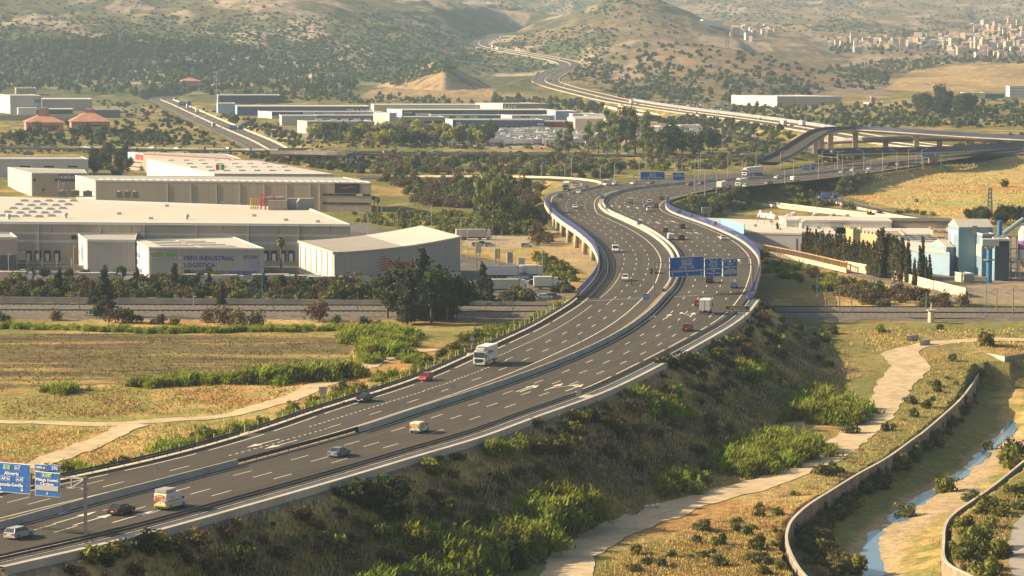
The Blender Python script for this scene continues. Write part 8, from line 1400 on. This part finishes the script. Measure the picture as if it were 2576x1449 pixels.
for i, (x, yb, yt) in enumerate(((1138,776,718),(1155,781,716),(689,790,742),(487,784,735),(200,782,730),(2078,785,727),(2112,786,726),(2142,790,744),(2507,788,724),(2548,797,724),(1420,800,745),(900,790,735),(1290,784,740),(2330,795,735))):
    p = P(x, yb, 0); h = PY(x, yt, p[1])[2]; g = empty('catenary_mast', p, 0, 'grey catenary mast with bracket arm beside the railway tracks', 'mast', 'catenary masts'); m = MB(); m.box((0, 0, h/2), (.25, .25, h)); m.build('pole', STEEL, g); m = MB(); m.tube((0, 0, h-.4), (-2.4, -1, h-1.2), .05); m.tube((0, 0, h-1.9), (-2.4, -1, h-1.2), .05); m.tube((-2.4, -1, h-1.2), (-2.6, -1, h-2.0), .05); m.build('bracket', STEEL, g)
def pylon(x, yb, yt, Y, label, w=5.5, arms=True, z=None):
    b = PY(x, yb, Y); zb = float(hz(b[0], b[1])); h = PY(x, yt, Y)[2]-zb; g = empty('pylon', (b[0], b[1], zb), 0, label, 'pylon'); m = MB()
    for sx in (-1, 1):
        for sy in (-1, 1): m.tube((sx*w/2, sy*w/2, 0), (sx*.5, sy*.5, h), .22, .14, 4)
    n = 8
    for k in range(n):
        a = k/n; c = (k+1)/n; wa = w/2*(1-a)+.5*a; wc = w/2*(1-c)+.5*c
        for sy in (-1, 1): m.tube((-wa, sy*wa, h*a), (wc, sy*wc, h*c), .1, .1, 4); m.tube((wa, sy*wa, h*a), (-wc, sy*wc, h*c), .1, .1, 4)
    m.build('lattice', GALV, g)
    if arms:
        for f in (.78, .88, .97): m = MB(); m.tube((-w*.9*(1.3-f), 0, h*f), (w*.9*(1.3-f), 0, h*f), .15, .15, 4); m.tube((-w*.9*(1.3-f), 0, h*f), (0, 0, h*f+1.4), .1, .1, 4); m.tube((w*.9*(1.3-f), 0, h*f), (0, 0, h*f+1.4), .1, .1, 4); m.build('cross_arm', GALV, g)
pylon(738, 262, 170, 2900, 'lattice radio tower in front of the forest', 4, False); pylon(639, 166, 112, 3650, 'pylon on the forest slope at the left'); pylon(1154, 166, 102, 3250, 'slim pylon behind the rocky knoll', 4); pylon(1204, 180, 128, 3500, 'second pylon right of the rocky knoll', 5); pylon(1829, 122, 78, 3600, 'pylon on the brown hillside', 6); pylon(1690, 258, 200, 2800, 'slim pylon above the noise screen', 3); pylon(2490, 522, 472, 1130, 'low lattice mast on the tawny field', 2, False); pylon(2282, 152, 115, 4200, 'distant pylon before the town', 7); pylon(352, 85, 52, 4200, 'faint pylon on the left hill', 6)
p = PY(545, 262, 2780); g = empty('radio_mast', (p[0], p[1], float(hz(p[0], p[1]))), 0, 'tall mobile phone mast with antenna panels beside the pale blue shed', 'mast'); h = PY(545, 180, 2780)[2]-g.location[2]; m = MB(); m.tube((0, 0, 0), (0, 0, h), .6, .4, 6); m.build('pole', GALV, g)
for f in (.97, .75, .42):
    for a in range(5): m = MB(); m.box((2.2*math.cos(a*1.256), 2.2*math.sin(a*1.256), h*f), (.5, .5, 2.6)); m.build('antenna', WHITE, g)
# ---------------------------------------------------------------- odds and ends
m = MB(); pth = [P(1448, 759, RZ+.03), P(1560, 753, RZ+.03), P(1625, 749, RZ+.03)]; 
for a, b in zip(pth[:-1], pth[1:]): m.face([a, b, (b[0], b[1]+.6, b[2]), (a[0], a[1]+.6, a[2])])
pth = [P(1683, 747, RZ+.03), P(1780, 742, RZ+.03), P(1882, 736, RZ+.03)]
for a, b in zip(pth[:-1], pth[1:]): m.face([a, b, (b[0], b[1]+.6, b[2]), (a[0], a[1]+.6, a[2])])
tag(m.build('road_joint', mat('joint_blue', (.35,.45,.5), .6, 0)), kind='structure')
g = P(2342, 832, -2); em = empty('concrete_post', (g[0], g[1], float(hz(g[0], g[1]))), 0, 'stubby cream concrete pillar with a thin white post on top', 'pillar'); m = MB(); m.tube((0, 0, -.5), (0, 0, 3), .85, .8, 12); m.build('pillar', CREAM, em); m = MB(); m.box((0, 0, 3.1), (2.1, 1.8, .25)); m.build('cap', CREAM, em); m = MB(); m.tube((0, 0, 3.2), (0, 0, 5), .15, .15, 6); m.build('thin_post', WHITE, em)
for x0, x1, y, l in ((2283,2310,858,'left low concrete block wall beside the far dirt road'),(2316,2338,870,'right low concrete block wall beside the far dirt road')): a = hit(x0, y); b = hit(x1, y-4); wallalong(crom([(a[0], a[1], a[2]), (b[0], b[1], b[2])], 1), 0, 1.3, l, CONC, 'wall', name='low_wall')
h_ = hit(1638, 1277); em = empty('rubbish_heap', h_, 0, 'heap of white plastic sacks dumped beside the dirt road', 'rubbish'); rs = np.random.RandomState(3)
for k in range(7):
    m = MB(); cx, cy = rs.uniform(-1.2, 1.2), rs.uniform(-.5, .5); r_ = rs.uniform(.35, .6); R_ = [(0, .6), (.35, 1), (.7, .8), (1.0, .15)]
    for (z0, a0), (z1, a1) in zip(R_[:-1], R_[1:]): m.tube((cx, cy, z0*r_*1.3), (cx+rs.uniform(-.1, .1), cy, z1*r_*1.3), r_*a0, r_*a1, 7)
    m.build('sack', mat('white_plastic', (.75,.72,.68), .5, .2, 3), em, True)
for k, (x, y) in enumerate(((330,1110),)): pass
h_ = hit(572, 1150) if False else P(565, 1148-48, 6.5)
# wire fence posts behind the left barrier
for k, (s0, s1) in enumerate(((sof(300, 1178)[0], sof(800, 1034)[0]), (sof(800, 1034)[0], sof(1189, 892)[0]), (sof(1189, 892)[0], sof(1430, 770)[0]))):
    t = empty('wire_fence', (0, 0, 0), 0, ('near','middle','far')[k]+' stretch of wire fence on thin posts behind the left crash barrier', 'fence'); pts = [at(s, -wid(WL, s)-3.2, 0) for s in np.arange(s0, s1, 6.0)]; pts = [(x, y, float(hz(x, y))) for x, y, _ in pts]; t.location = pts[0]; o = pts[0]; pm_ = None
    for p in pts:
        if pm_ is None: m = MB(); m.tube((0, 0, -.3), (0, 0, 2.1), .07, .07, 5); pm_ = m.build('post', LP, t)
        else: c = pm_.copy(); COL.objects.link(c); c.parent = t; c.location = (p[0]-o[0], p[1]-o[1], p[2]-o[2])
t = empty('wire_fence', (0, 0, 0), 0, 'rusty wire fence posts down the slope edge below the right ledge', 'fence'); pts = [at(s, wid(WR, s)+4.6, 0) for s in np.arange(20, s_arc[IV0], 7.0)]; pts = [(x, y, float(hz(x, y))) for x, y, _ in pts]; t.location = pts[0]; o = pts[0]; pm_ = None
for p in pts:
    if pm_ is None: m = MB(); m.tube((0, 0, -.3), (0, 0, 2.0), .06, .06, 5); pm_ = m.build('post', BARK, t)
    else: c = pm_.copy(); COL.objects.link(c); c.parent = t; c.location = (p[0]-o[0], p[1]-o[1], p[2]-o[2])
# dock fence and kerb lines in front of the great warehouse
t = empty('palisade_fence', P(60, 672, 0), 0, 'white posted fence in front of the loading docks', 'fence'); o = P(60, 672, 0); ln = crom([P(68, 674, 0), P(200, 676, 0), P(750, 684, 0)], 4); m = MB(); m.sweep(ln, [(-.1, 0), (-.1, 1.1), (.1, 1.1), (.1, 0)]); loc(m, o).build('base', TAUP, t); m = MB()
for p in resample(ln, 5): m = MB(); m.box((p[0], p[1], 1.6), (.35, .2, 3.2)); loc(m, o).build('post', WHITE, t)
wallalong(crom([P(60, 690, 0), P(400, 694, 0), P(760, 700, 0)], 6), 0, .5, 'low blue and cream kerb wall along the estate street', mat('kerb_blue', (.06,.10,.22), .7, .3, .3), 'wall', name='low_wall', w=.4)
# ---------------------------------------------------------------- haze
HAZE_D = 0.000075
mb = MB(); mb.box((0, 6200, 330), (15000, 12900, 800)); hm = bpy.data.materials.new('haze_air'); hm.use_nodes = True; t = hm.node_tree; t.nodes.remove(t.nodes['Principled BSDF'])
pv = t.nodes.new('ShaderNodeVolumePrincipled'); pv.inputs['Color'].default_value = (.55,.76,1,1); pv.inputs['Density'].default_value = HAZE_D; pv.inputs['Anisotropy'].default_value = 0.1; t.links.new(pv.outputs[0], t.nodes['Material Output'].inputs['Volume'])
hz_o = mb.build('haze', hm); tag(hz_o, kind='stuff')
